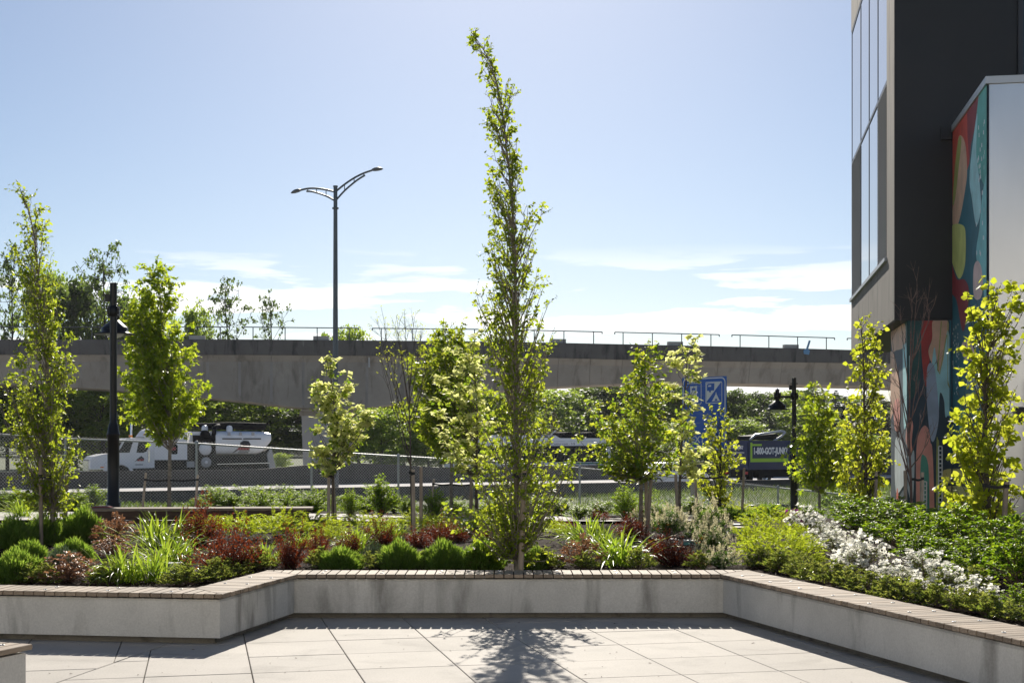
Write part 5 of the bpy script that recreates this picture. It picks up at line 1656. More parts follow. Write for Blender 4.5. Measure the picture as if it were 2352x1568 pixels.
planted_tree('golden_elm_tree', 'broad golden elm standing in front of the mural and metal gate', G1, 16.0,
    [(2268, 1240), (2266, 1100), (2262, 950), (2268, 820), (2285, 700), (2300, 650)],
    [(648, 2268, 2352), (680, 2225, 2350), (720, 2224, 2335), (770, 2218, 2340), (820, 2222, 2330), (870, 2225, 2325), (905, 2200, 2300), (950, 2205, 2335), (1000, 2195, 2340), (1050, 2180, 2330), (1100, 2180, 2345), (1150, 2185, 2345), (1200, 2200, 2310), (1230, 2210, 2290)],
    160, LEAF6, .072, 'golden', 22, 1.9, 'bark', .04, .98, low=.2, seed=121, clump=1)

# nearly bare young trees
def bare_tree(label, d, trunk, tips, bark, r0, buds, seed, spread=20):
    global R
    R = np.random.default_rng(seed)
    base = W(*trunk[0], d); gz = float(terr(base[0], base[1]))
    root = empty('bare_tree', (base[0], base[1], gz), label, 'tree', G1)
    L0 = np.array((base[0], base[1], gz))
    tp = smooth_path(np.array([W(x, y, d) for x, y in trunk]) - L0, 16); tp[0, 2] = -.1
    paths, rads = [tp], [np.linspace(r0, r0 * .3, len(tp))]
    BP = []
    for (x0, y0, x1, y1) in tips:
        a = W(x0, y0, d) - L0; b = W(x1, y1, d) - L0
        k = int(np.argmin(abs(tp[:, 2] - a[2]))); a = tp[k].copy()
        ydev = R.normal() * .3 * np.linalg.norm((b - a)[[0, 2]])
        b[1] += ydev
        mid = a * .5 + b * .5; mid[:2] = a[:2] * .35 + b[:2] * .65
        t = np.linspace(0, 1, 9)[:, None]
        br = (1 - t) ** 2 * a + 2 * t * (1 - t) * mid + t ** 2 * b + R.normal(size=(9, 3)) * .010 * t
        paths.append(br); rads.append(np.linspace(r0 * .42, .0022, 9)); BP.append(br[-1])
        for j in range(5):
            u = .35 + .6 * R.random(); p = np.array([np.interp(u, t[:, 0], br[:, c]) for c in range(3)])
            e_ = p + unit(rdir(1, 1.3)[0] + unit(b - a) * .8) * (.12 + .28 * R.random())
            tw = np.array((p, (p + e_) / 2 + R.normal(size=3) * .012, e_)); paths.append(tw); rads.append(np.array((.0032, .0024, .0015))); BP.append(e_)
            for i in range(2):
                e2 = e_ + rdir(1, .8)[0] * .09; paths.append(np.array((tw[1], (tw[1] + e2) / 2, e2))); rads.append(np.array((.002, .0016, .0012))); BP.append(e2)
    V, F = tubes_np(paths, rads, 6)
    part('trunk', V, F, None, M[bark], root, False, True)
    if buds:
        P = np.repeat(np.array(BP), 3, 0) + R.normal(size=(len(BP) * 3, 3)) * .012
        n = len(P)
        V, F, rv = leaves_np(P, rdir(n, .4), rdir(n, .8), buds, buds * .6, LEAF4)
        part('buds', V, F, rv, LM['golden'], root)
    return root
bare_tree('nearly bare young tree with upright twigs between the two cream dogwoods', 20.7,
    [(947, 1225), (944, 1100), (942, 1000), (940, 930), (942, 850)],
    [(0, 1080, 905, 860), (0, 1060, 880, 800), (0, 1000, 868, 735), (0, 980, 872, 702), (0, 950, 915, 770), (0, 930, 908, 720), (0, 900, 930, 715), (0, 900, 950, 712), (0, 920, 965, 770), (0, 960, 985, 815), (0, 1010, 975, 800), (0, 1040, 885, 850)],
    'bark', .020, .028, 131)
bare_tree('leafless young tree with brown twigs in front of the mural', 21.5,
    [(2094, 1200), (2092, 1100), (2088, 1000), (2090, 880), (2092, 760)],
    [(0, 1120, 2040, 960), (0, 1090, 2045, 900), (0, 1050, 2052, 880), (0, 1000, 2062, 850), (0, 960, 2075, 760), (0, 880, 2085, 620), (0, 860, 2098, 660), (0, 840, 2120, 690), (0, 830, 2140, 680), (0, 900, 2075, 700), (0, 980, 2130, 850), (0, 1040, 2120, 900), (0, 1080, 2140, 985), (0, 1100, 2060, 980), (0, 1010, 2110, 800)],
    'twig', .024, 0, 141)

stake(18.0, 93, 1058, 95, 1246, 'pale wooden stake with black tie before the leaning-tip tree near the timber bench', (112, 1095))
stake(18.6, 152, 1090, 148, 1212, 'shaded wooden stake behind the leaning-tip tree near the timber bench')
stake(29.5, 332, 1086, 325, 1160, 'short stake on the street-lamp side of the green maple', (389, 1102))
stake(29.5, 452, 1090, 447, 1160, 'short stake on the truck side of the green maple', (389, 1102))
stake(23.3, 755, 1086, 755, 1202, 'upright stake under the cream dogwood before the highway light pole', (764, 1088))
stake(23.5, 765, 1088, 772, 1200, 'slanting stake under the cream dogwood before the highway light pole')
stake(20.5, 949, 1078, 951, 1232, 'stake with black tie touching the nearly bare young tree', (943, 1085))
stake(20.9, 967, 1072, 967, 1224, 'second stake just beyond the nearly bare young tree')
stake(30.5, 993, 1100, 986, 1162, 'thin short stake tied to the maple behind the bare tree', (1036, 1112))
stake(30.6, 1084, 1108, 1082, 1165, 'thin short stake between the maple and the half hidden dogwood', (1036, 1112))
stake(24.2, 1082, 1092, 1080, 1195, 'thick stake under the half hidden dogwood')
stake(24.6, 1095, 1096, 1097, 1192, 'thin stake behind the half hidden dogwood')
stake(14.8, 1203, 1068, 1195, 1302, 'tall front stake beside the trunk of the tallest tree', (1186, 1092), .06)
stake(19.6, 1495, 1088, 1483, 1246, 'stake leaning by the trunk of the dark dogwood', (1472, 1098))
stake(20.1, 1484, 1090, 1487, 1225, 'stake behind the trunk of the dark dogwood')
stake(23.8, 1553, 1088, 1558, 1194, 'stake under the dogwood that overlaps the blue sign')
stake(28.6, 1597, 1078, 1604, 1187, 'brown stake tied to the small golden elm', (1655, 1096))
stake(29.3, 1708, 1074, 1703, 1176, 'pale slanting stake between the small golden elm and the street lamp')
stake(23.2, 2012, 1082, 2009, 1188, 'stake with black tie on the mural side of the narrow golden elm', (1988, 1098))
stake(23.9, 1971, 1072, 1974, 1180, 'stake on the lamp side of the narrow golden elm')
stake(21.2, 2118, 1084, 2114, 1202, 'stake with black tie beside the leafless tree', (2098, 1100))
stake(21.8, 2079, 1080, 2081, 1205, 'stake touching the leafless tree in front of the mural')
stake(15.6, 2307, 1106, 2300, 1225, 'stake with black tie by the broad golden elm', (2262, 1114), .06)
stake(33.0, 1890, 1168, 1889, 1188, 'short stub stake near the purple azalea')

# ---------------------------------------------------------------- shrub prototypes (unit: metres, base at the origin)
PROTO = {}
def proto(key):
    def deco(fn): PROTO[key] = fn; return fn
    return deco
def dome(n, rx, ry, h, rmin=.3):
    """points in a dome-shaped volume, denser near its surface"""
    v = R.normal(size=(n, 3)); v[:, 2] = abs(v[:, 2]); v = unit(v)
    r = (rmin + (1 - rmin) * R.random(n) ** .5)
    v2 = np.sign(v) * abs(v) ** .8
    v2 = v2 / np.maximum(1.0, np.linalg.norm(v2, axis=1, keepdims=True) / 1.12) * r[:, None]
    lump = 1 + .14 * np.sin(v[:, 0] * 5.3 + 1) * np.cos(v[:, 1] * 4.7) + .08 * np.sin(v[:, 2] * 9 + v[:, 0] * 7)
    return v2 * np.array((rx, ry, h)) * lump[:, None], v
@proto('rosemary')
def _(seed):
    n = 4200
    P, v = dome(n, .5, .5, .72, .2)
    D = unit(v * np.array((.9, .9, .3)) + np.array((0, 0, 1.0)) + R.normal(size=(n, 3)) * .25)
    L = .14 + .12 * R.random(n)
    V, F, rv = leaves_np(P - D * .06, D, rdir(n), L, .017, LEAF4)
    return [('foliage', V, F, rv, 'rosemary', True)]
@proto('greyherb')
def _(seed):
    n = 1500
    P, v = dome(n, .5, .5, .7, .25)
    D = unit(v + np.array((0, 0, .8)) + R.normal(size=(n, 3)) * .3)
    V, F, rv = leaves_np(P - D * .05, D, rdir(n), .09 + .08 * R.random(n), .014, LEAF4)
    return [('foliage', V, F, rv, 'greyherb', True)]
@proto('daylily')
def _(seed):
    n = 150
    P = R.normal(size=(n, 3)) * np.array((.15, .15, 0)); th = R.random(n) * TAU
    lean = .15 + .55 * R.random(n)
    D = unit(np.stack((np.cos(th) * lean + P[:, 0] * 1.6, np.sin(th) * lean + P[:, 1] * 1.6, np.ones(n)), -1))
    L = .55 + .5 * R.random(n)
    V, F, rv = strips_np(P, D, L, .020 + .012 * R.random(n), .25 + .55 * R.random(n) * (lean / .5), 7, .5)
    return [('leaves', V, F, rv, 'daylily', True)]
@proto('barberry')
def _(seed):
    paths, rads, PP = [], [], []
    for i in range(60):
        th = R.random() * TAU; rr_ = R.random() ** .55 * .55
        h = (.85 - rr_ * .85) * (.35 + .75 * R.random())
        if i % 14 == 0: h *= 1.5
        tip = np.array((math.cos(th) * rr_, math.sin(th) * rr_, h)); t = np.linspace(0, 1, 7)[:, None]
        mid = np.array((tip[0] * .7, tip[1] * .7, h * .6))
        br = 2 * t * (1 - t) * mid + t ** 2 * tip
        if i % 5 == 0: br[-1, 2] -= .10; br[-1, :2] *= 1.25
        paths.append(br); rads.append(np.linspace(.006, .002, 7))
        k = 75
        u = R.random(k) * .95 + .05
        PP.append(np.stack([np.interp(u, t[:, 0], br[:, c]) for c in range(3)], -1) + R.normal(size=(k, 3)) * .032)
    V, F = tubes_np(paths, rads, 4)
    P = np.concatenate(PP); n = len(P)
    V2, F2, rv = leaves_np(P, rdir(n, .3), rdir(n, .5), .030 + .018 * R.random(n), .021, LEAF4)
    return [('stems', V, F, None, M['twig'], False), ('foliage', V2, F2, rv, 'barberry', True)]
@proto('spread')
def _(seed):
    PP, DD = [], []
    for i in range(150):
        th = R.random() * TAU; rr_ = R.random() ** .55 * .5
        base = np.array((math.cos(th) * rr_, math.sin(th) * rr_, (.5 - rr_ * .55) * (.35 + .6 * R.random())))
        dr = unit(np.array((math.cos(th) * .8, math.sin(th) * .8, .55)) + R.normal(size=3) * .35)
        L = .14 + .16 * R.random(); k = 24
        u = np.linspace(.05, 1, k)
        p = base + dr[None] * (u * L)[:, None]; p[:, 2] -= u ** 2 * L * .25
        sd = unit(np.cross(dr, (0, 0, 1)))
        sg = np.where(np.arange(k) % 2 == 0, 1, -1)
        PP.append(p); DD.append(unit(dr[None] * .8 + sd[None] * sg[:, None] * .8 + R.normal(size=(k, 3)) * .2))
    P = np.concatenate(PP); D = np.concatenate(DD); n = len(P)
    V, F, rv = leaves_np(P, D, rdir(n, 1.2), .030 + .022 * R.random(n), .016, LEAF4)
    return [('foliage', V, F, rv, 'spread', True)]
def stemmed(n_stem, k, h, spread_, leaf, asp, tmpl=LEAF6, whorl=False, droop=.2):
    paths, rads, PP, DD = [], [], [], []
    for i in range(n_stem):
        th = R.random() * TAU; rr_ = R.random() ** .55 * .5 * spread_
        hh = h * (1.0 - .55 * (rr_ / .5) ** 2) * (.5 + .55 * R.random())
        tip = np.array((math.cos(th) * rr_, math.sin(th) * rr_, hh)); t = np.linspace(0, 1, 6)[:, None]
        mid = np.array((tip[0] * .35, tip[1] * .35, hh * .7))
        br = 2 * t * (1 - t) * mid + t ** 2 * tip
        paths.append(br); rads.append(np.linspace(.007, .002, 6))
        u = (R.random(k) ** .6) * .75 + .25
        if whorl: u[: k // 2] = .93 + .07 * R.random(k // 2)
        p = np.stack([np.interp(u, t[:, 0], br[:, c]) for c in range(3)], -1)
        a = R.random(k) * TAU
        dd = np.stack((np.cos(a), np.sin(a), .35 + .5 * R.random(k) - droop), -1)
        PP.append(p + dd * .015); DD.append(dd)
    P = np.concatenate(PP); D = unit(np.concatenate(DD)); n = len(P)
    sz_ = leaf * (.6 + .7 * R.random(n))
    V2, F2, rv = leaves_np(P, D, unit(np.array((0, 0, 1.0)) + R.normal(size=(n, 3)) * .4), sz_, sz_ * asp, tmpl)
    V, F = tubes_np(paths, rads, 4)
    return (V, F), (V2, F2, rv), [p[-1] for p in paths]
@proto('rose')
def _(seed):
    (V, F), (V2, F2, rv), tips = stemmed(80, 34, .85, 1.05, .062, .52, whorl=True)
    return [('stems', V, F, None, M['twig'], False), ('foliage', V2, F2, rv, 'rose', True)]
@proto('bush')
def _(seed):
    (V, F), (V2, F2, rv), tips = stemmed(90, 34, .85, 1.0, .048, .55)
    return [('stems', V, F, None, M['bark'], False), ('foliage', V2, F2, rv, 'bush', True)]
def flowers(C, petals, size, asp, mat, cup=.35, facing=None):
    n = len(C)
    up = unit(R.normal(size=(n, 3)) * .55 + np.array((0, -.05, 1.0)))
    a = unit(np.cross(up, R.normal(size=(n, 3)))); b = np.cross(up, a)
    PP, DD, NN = [], [], []
    for k in range(petals):
        th = TAU * k / petals
        PP.append(C); DD.append(a * math.cos(th) + b * math.sin(th) + up * cup); NN.append(up)
    V, F, rv = leaves_np(np.concatenate(PP), np.concatenate(DD), np.concatenate(NN), size, size * asp, LEAF6)
    return V, F, rv
@proto('azalea')
def _(seed):
    (V, F), (V2, F2, rv), tips = stemmed(60, 20, .62, 1.1, .040, .45)
    T = np.array(tips); T = T[T[:, 2] > .12]; T = T[R.permutation(len(T))[: int(len(T) * .72)]]
    C = np.repeat(T, 5, 0) + R.normal(size=(len(T) * 5, 3)) * np.array((.05, .05, .028)) + np.array((0, 0, .04))
    V3, F3, r3 = flowers(C, 5, .046, .8, 'white')
    return [('stems', V, F, None, M['twig'], False), ('foliage', V2, F2, rv, 'azalea', True), ('blossom', V3, F3, r3, 'white', True)]
@proto('azalea_sparse')
def _(seed):
    (V, F), (V2, F2, rv), tips = stemmed(60, 26, .62, 1.1, .042, .45)
    T = np.array(tips); T = T[R.permutation(len(T))[: len(T) // 3]]
    C = np.repeat(T, 7, 0) + R.normal(size=(len(T) * 7, 3)) * np.array((.04, .04, .03)) + np.array((0, 0, .025))
    V3, F3, r3 = flowers(C, 5, .046, .8, 'white')
    return [('stems', V, F, None, M['twig'], False), ('foliage', V2, F2, rv, 'azalea', True), ('blossom', V3, F3, r3, 'white', True)]
@proto('azalea_magenta')
def _(seed):
    (V, F), (V2, F2, rv), tips = stemmed(40, 20, .7, 1.0, .040, .45)
    C = np.repeat(np.array(tips), 6, 0) + R.normal(size=(len(tips) * 6, 3)) * .04
    V3, F3, r3 = flowers(C, 5, .07, .75, 'magenta')
    return [('stems', V, F, None, M['twig'], False), ('foliage', V2, F2, rv, 'azalea', True), ('blossom', V3, F3, r3, 'magenta', True)]
@proto('laurel')
def _(seed):
    (V, F), (V2, F2, rv), tips = stemmed(60, 16, .56, 1.1, .085, .36, droop=.05)
    T = np.array(tips)
    T = np.repeat(T, 2, 0)[:int(len(T) * 1.35)] + R.normal(size=(int(len(T) * 1.35), 3)) * np.array((.05, .05, .03))
    PP, DD = [], []
    for t in T:
        L = .13 + .08 * R.random(); ax_ = unit(np.array((R.normal() * .22, R.normal() * .22, 1)))
        k = 46; u = R.random(k); th = R.random(k) * TAU
        rad = .017 * (1 - .45 * u)
        o_ = np.stack((np.cos(th), np.sin(th), np.zeros(k)), -1)
        PP.append(t + ax_[None] * (u * L)[:, None] + o_ * rad[:, None] * .5); DD.append(o_ + np.array((0, 0, .35)))
    P = np.concatenate(PP); D = unit(np.concatenate(DD)); n = len(P)
    V3, F3, r3 = leaves_np(P, D, rdir(n, 1.0), .022, .018, LEAF4)
    return [('stems', V, F, None, M['bark'], False), ('foliage', V2, F2, rv, 'laurel', True), ('flower_spikes', V3, F3, r3, 'spike', True)]
@proto('copper')
def _(seed):
    (V, F), (V2, F2, rv), tips = stemmed(80, 20, .42, 1.1, .048, .55, whorl=True)
    return [('stems', V, F, None, M['twig'], False), ('foliage', V2, F2, rv, 'copper', True)]
@proto('cover')
def _(seed):
    (V, F), (V2, F2, rv), tips = stemmed(46, 18, .55, 1.15, .11, .40, whorl=True, droop=.0)
    return [('stems', V, F, None, M['twig'], False), ('foliage', V2, F2, rv, 'cover', True)]

_pc = {}
def proto_parts(kind, variant):
    key = (kind, variant)
    if key not in _pc:
        global R
        R = np.random.default_rng(abs(hash(kind)) % 9973 * 0 + sum(map(ord, kind)) * 7 + variant * 131)
        out = []
        for nm, V, F, rv, mt, st in PROTO[kind](variant):
            out.append((nm, np_mesh(nm, V, [F], LM[mt] if isinstance(mt, str) else mt, rv), st))
        zmax = max(np.array([v.co[2] for v in m_.vertices]).max() for _, m_, _ in out) if False else None
        _pc[key] = out
    return _pc[key]
HT = dict(rosemary=.92, greyherb=.8, daylily=.85, barberry=1.0, spread=.52, rose=.95, bush=.93, azalea=.68, azalea_sparse=.68, azalea_magenta=.75, laurel=.75, copper=.46, cover=.6)
WDT = dict(rosemary=1.15, greyherb=1.1, daylily=1.35, barberry=1.1, spread=1.3, rose=1.1, bush=1.05, azalea=1.15, azalea_sparse=1.15, azalea_magenta=1.05, laurel=1.2, copper=1.1, cover=1.2)
_cnt = [0]
SCL = dict(bush=(1.4, 1.5), rose=(1.45, 1.6), cover=(1.7, 1.7), spread=(1.35, 1.25), rosemary=(1.02, 1.10), azalea=(1.3, 1.35), laurel=(1.35, 1.5), daylily=(1.3, 1.3), copper=(1.35, 1.5), barberry=(1.3, 1.42))
def plant(kind, name, cat, label, group, x, yb, w, h):
    """x centre, yb lowest visible point, w and h: all in picture points; placed on the ground"""
    p = hit(x, yb)
    s = p[1] / FV
    fw, fh = SCL.get(kind, (1.25, 1.3))
    wm, hm = w * s * fw, h * s * fh
    k = _cnt[0]; _cnt[0] += 1
    p[1] += wm * .30; p[0] *= p[1] / (p[1] - wm * .30)
    p[2] = float(terr(p[0], p[1]))
    root = empty(name, p - np.array((0, 0, .02)), label, cat, group, rz=rnd.uniform(0, TAU))
    for nm, me, st in proto_parts(kind, k % 3):
        o = link(nm, me, root)
        if st: o['kind'] = 'stuff'
    root.scale = (wm / WDT[kind], wm / WDT[kind], hm / HT[kind])
    return root
# ---------------------------------------------------------------- planting
def many(kind, name, cat, group, rows):
    for x, yb, w, h, lab in rows: plant(kind, name, cat, lab, group, x, yb, w, h)

many('rosemary', 'rosemary_bush', 'shrub', 'green rosemary mounds', [
    (30, 1262, 95, 78, 'rosemary mound at the picture edge behind the leaning-tip tree stake'),
    (98, 1252, 95, 72, 'shaded rosemary mound around the trunk of the leaning-tip tree'),
    (190, 1248, 100, 84, 'large rosemary mound touching the end of the timber bench'),
    (68, 1300, 85, 60, 'rosemary mound in the middle of the cluster before the leaning-tip tree'),
    (35, 1340, 120, 78, 'frontmost rosemary mound above the bench with the daylilies'),
    (168, 1294, 100, 58, 'low rosemary mound between the tree stakes and the coppery plants'),
    (784, 1310, 102, 56, 'round rosemary mound above the bench, nearest the dark red barberries'),
    (918, 1310, 104, 70, 'second round rosemary mound above the straight bench'),
    (1018, 1309, 96, 72, 'third round rosemary mound above the straight bench'),
    (1107, 1309, 104, 74, 'rosemary mound just before the trunk of the tallest tree'),
    (1232, 1307, 56, 54, 'small rosemary mound beside the tall stake and the grey box'),
    (1660, 1192, 110, 30, 'green herb mound under the small golden elm'),
    (1768, 1188, 95, 32, 'green herb mound below the handrails'),
    (1856, 1192, 70, 30, 'green herb mound at the foot of the street lamp with the side arm'),
    (1735, 1196, 70, 26, 'green herb mound between the golden elm and the handrails'),
])
many('greyherb', 'lavender_plant', 'shrub', 'grey-green lavender plants', [
    (142, 1302, 68, 42, 'grey-green lavender beside the coppery plants near the tree stake'),
    (860, 1286, 44, 34, 'grey-green lavender between two round rosemary mounds'),
])
many('daylily', 'daylily_clump', 'plant', 'strap-leaved daylily clumps', [
    (366, 1260, 150, 92, 'tall daylily clump between the coppery plants and the red barberry'),
    (388, 1300, 140, 86, 'daylily clump in the middle of the group above the bench'),
    (283, 1344, 130, 98, 'frontmost daylily clump above the bench corner'),
    (352, 1338, 110, 90, 'dense dark daylily clump next to the grey box'),
    (612, 1302, 85, 66, 'daylily clump between the big dark red barberry and the bench'),
    (815, 1270, 95, 70, 'daylily clump behind the round rosemary mound'),
    (690, 1260, 66, 46, 'small daylily clump between the upright red barberries'),
    (905, 1243, 80, 60, 'daylily clump behind the second round rosemary mound'),
    (1058, 1230, 76, 46, 'daylily clump in shade beside the half hidden dogwood'),
    (1352, 1256, 130, 80, 'broad daylily clump beside the pale path opening'),
    (1425, 1302, 160, 90, 'large daylily clump above the bench before the dark dogwood'),
    (1392, 1278, 110, 76, 'middle daylily clump between the path opening and the dark dogwood'),
    (48, 1192, 70, 52, 'thin daylily clump at the end of the timber bench'),
])
many('barberry', 'barberry_shrub', 'shrub', 'dark red barberry shrubs', [
    (455, 1256, 95, 112, 'red barberry in front of the timber bench'),
    (525, 1324, 150, 126, 'largest dark red barberry behind the slanting bench corner'),
    (325, 1198, 44, 40, 'small red barberry against the timber bench'),
    (667, 1308, 82, 104, 'upright red barberry above the start of the straight bench'),
    (732, 1288, 50, 84, 'thin spire-like red barberry beside the rosemary mound'),
    (800, 1274, 60, 62, 'leaning red barberry behind the first round rosemary mound'),
    (872, 1262, 76, 76, 'arching red barberry between two rosemary mounds'),
    (960, 1258, 64, 50, 'red barberry at the foot of the bare tree stakes'),
    (1010, 1242, 62, 54, 'red barberry behind the third rosemary mound'),
    (1050, 1246, 58, 50, 'red barberry in shade near the tallest tree'),
    (1112, 1242, 54, 38, 'low red barberry under the tallest tree'),
    (1376, 1197, 46, 30, 'small red barberry at the far side of the path opening'),
    (1446, 1242, 84, 66, 'bright red barberry beside the dark dogwood trunk'),
    (1538, 1300, 105, 82, 'deep red barberry between the daylilies and the cream flower spikes'),
    (1294, 1224, 50, 40, 'thin red barberry in front of the pale path'),
    (1590, 1305, 56, 30, 'low red barberry sprigs above the bench near the cream flower spikes'),
])
many('copper', 'coppery_plant', 'plant', 'copper-brown leafy plants', [
    (264, 1254, 92, 58, 'coppery plant between the rosemary and the tall daylily'),
    (255, 1284, 96, 38, 'coppery plant behind the frontmost daylily'),
    (155, 1344, 138, 54, 'coppery plant above the bench edge near the lavender'),
    (1337, 1304, 92, 58, 'coppery plant above the straight bench beside the grey box'),
])
many('spread', 'honeysuckle_shrub', 'shrub', 'low yellow-green shrubs', [
    (545, 1242, 130, 60, 'yellow-green shrub against the timber bench beside the red barberry'),
    (625, 1246, 150, 62, 'yellow-green shrub in front of the timber bench end'),
    (720, 1234, 130, 54, 'yellow-green shrub under the cream dogwood stakes'),
    (832, 1226, 118, 46, 'yellow-green shrub below the dark conical bush'),
    (960, 1218, 108, 42, 'yellow-green shrub around the bare tree stakes'),
    (1070, 1214, 90, 38, 'yellow-green shrub around the half hidden dogwood stakes'),
    (1790, 1302, 165, 80, 'largest yellow-green shrub above the azalea bench'),
    (1745, 1262, 98, 64, 'bright yellow-green shrub beside the green valve box'),
    (1770, 1220, 118, 52, 'olive shrub with a few white flowers below the handrails'),
    (1815, 1244, 76, 44, 'yellow-green shrub between the white azaleas and the valve box'),
])
many('bush', 'leafy_bush', 'shrub', 'dark green leafy bushes along the footpath', [
    (873, 1190, 92, 76, 'conical dark green bush in the middle of the garden'),
    (598, 1197, 100, 58, 'dark green bush in front of the timber bench'),
    (655, 1184, 70, 44, 'dark green bush at the end of the timber bench'),
    (805, 1190, 54, 52, 'dark green bush beside the cream dogwood stakes'),
    (998, 1195, 60, 58, 'upright dark green bush between the bare tree and the half hidden dogwood'),
    (732, 1178, 58, 48, 'dark green bush behind the cream dogwood stakes'),
    (934, 1188, 50, 40, 'small dark green bush behind the bare tree'),
    (1437, 1198, 66, 66, 'yellowish green bush behind the bright red barberry'),
    (1382, 1188, 80, 32, 'low green bush at the fence post beyond the path'),
    (1290, 1188, 90, 36, 'green bush between the tallest tree and the fence post'),
])
many('bush', 'leafy_bush', 'shrub', 'green bushes by the fence', [
    (22, 1174, 100, 42, 'green bush at the picture edge below the fence'),
    (110, 1176, 90, 40, 'green bush behind the leaning-tip tree'),
    (215, 1163, 90, 38, 'green bush at the foot of the street lamp by the timber bench'),
    (487, 1160, 66, 36, 'green bush beside the truck-side stake of the maple'),
    (560, 1160, 90, 36, 'green bush beyond the timber bench below the truck'),
    (640, 1162, 100, 36, 'green bush beyond the timber bench end below the barrier'),
    (1212, 1182, 80, 36, 'green bush seen through the lower leaves of the tallest tree'),
])
many('laurel', 'cherry_laurel', 'shrub', 'laurels with cream flower spikes', [
    (1537, 1234, 92, 60, 'laurel with cream flower spikes beside the dark dogwood stake'),
    (1622, 1252, 108, 80, 'large laurel with cream flower spikes below the small golden elm'),
    (1632, 1272, 84, 54, 'laurel with cream flower spikes in front of the large one'),
    (1656, 1309, 82, 46, 'frontmost laurel with cream flower spikes above the bench'),
    (1610, 1284, 50, 32, 'small laurel with cream flower spikes near the deep red barberry'),
    (1480, 1206, 60, 34, 'laurel with cream spikes behind the dark dogwood trunk'),
])
many('azalea', 'white_azalea', 'shrub', 'white flowering azaleas in a row', [
    (1856, 1228, 84, 54, 'farthest white azalea next to the purple one'),
    (1888, 1253, 80, 50, 'second white azalea from the purple one'),
    (1922, 1278, 84, 54, 'third white azalea from the purple one'),
    (1985, 1318, 122, 74, 'largest white azalea in the middle of the row'),
    (1952, 1322, 80, 50, 'white azalea spilling toward the bench from the middle of the row'),
    (2120, 1337, 118, 64, 'white azalea between the middle of the row and the rose shrubs'),
    (2030, 1347, 80, 48, 'white azalea nearest the bench in mid row'),
    (2144, 1362, 100, 50, 'white azalea above the long bench near the end of the row'),
    (2240, 1398, 92, 66, 'last white azalea at the bench end of the row'),
    (1628, 1172, 32, 22, 'tiny white azalea behind the laurels'),
    (1655, 1190, 34, 24, 'tiny white azalea below the small golden elm'),
])
many('azalea_sparse', 'white_azalea', 'shrub', 'white azaleas with few flowers', [
    (1878, 1264, 48, 30, 'sparsely flowering azalea on the soil side of the row'),
    (2072, 1350, 90, 50, 'sparsely flowering azalea between two full white ones'),
    (2190, 1368, 90, 56, 'sparsely flowering azalea in front of the rose shrubs'),
])
many('azalea_magenta', 'purple_azalea', 'shrub', 'purple azaleas', [(1818, 1216, 42, 40, 'purple azalea at the far end of the white row')])
many('rose', 'rose_shrub', 'shrub', 'large leafy rose shrubs before the mural', [
    (1925, 1188, 80, 52, 'rose shrub beside the street lamp and the narrow golden elm'),
    (2010, 1198, 105, 52, 'rose shrub around the narrow golden elm stakes'),
    (1960, 1214, 100, 56, 'rose shrub behind the far white azaleas'),
    (2000, 1242, 120, 76, 'rose shrub behind the third white azalea'),
    (2070, 1266, 130, 84, 'rose shrub below the leafless tree'),
    (2105, 1222, 110, 50, 'rose shrub around the leafless tree stakes'),
    (2140, 1280, 120, 90, 'rose shrub behind the middle of the azalea row'),
    (2180, 1230, 110, 56, 'rose shrub against the foot of the mural'),
    (2205, 1295, 130, 96, 'rose shrub at the foot of the broad golden elm'),
    (2285, 1322, 140, 108, 'rose shrub in front of the elm stake with the strap'),
    (2345, 1372, 130, 140, 'tall rose shrub at the picture edge below the gate'),
    (2245, 1346, 120, 78, 'rose shrub above the last white azaleas'),
    (2175, 1320, 110, 68, 'rose shrub just above the full white azalea'),
    (2330, 1300, 110, 86, 'rose shrub beneath the metal gate'),
    (2335, 1418, 70, 56, 'low rose shoot above the end of the long bench'),
])
# second rows that close the beds
many('bush', 'leafy_bush', 'shrub', 'green bushes by the fence', [
    (70, 1180, 90, 46, 'leafy bush between the fence and the thin daylily clump'),
    (165, 1178, 80, 42, 'leafy bush just behind the shaded stake of the leaning-tip tree'),
    (505, 1174, 84, 44, 'tall leafy bush over the timber bench beside the maple stake'),
    (585, 1176, 96, 48, 'tall leafy bush over the timber bench below the tanker body'),
    (665, 1178, 90, 46, 'tall leafy bush over the timber bench end below the tanker rear'),
    (715, 1182, 70, 42, 'tall leafy bush at the fence post beside the cream dogwood'),
    (840, 1182, 70, 40, 'tall leafy bush on the dogwood side of the conical bush'),
    (1165, 1186, 80, 40, 'tall leafy bush behind the lower crown of the tallest tree'),
    (1250, 1186, 80, 40, 'tall leafy bush on the fence-post side of the tallest tree'),
    (455, 1178, 60, 30, 'leafy bush peeking over the timber bench behind the red barberry'),
    (530, 1176, 70, 34, 'leafy bush over the middle of the timber bench below the truck hood'),
    (690, 1170, 70, 36, 'leafy bush beyond the timber bench end before the fence post'),
    (770, 1172, 60, 30, 'leafy bush between the cream dogwood and the conical bush'),
    (905, 1178, 60, 36, 'leafy bush on the bare-tree side of the conical bush'),
    (1045, 1182, 60, 34, 'leafy bush between the maple trunk and the half hidden dogwood'),
    (1130, 1190, 70, 40, 'leafy bush just before the tallest tree on the bare-tree side'),
    (1330, 1196, 70, 30, 'leafy bush at the pale path opening'),
    (1510, 1192, 60, 30, 'leafy bush between the dark dogwood and the flowering one'),
])
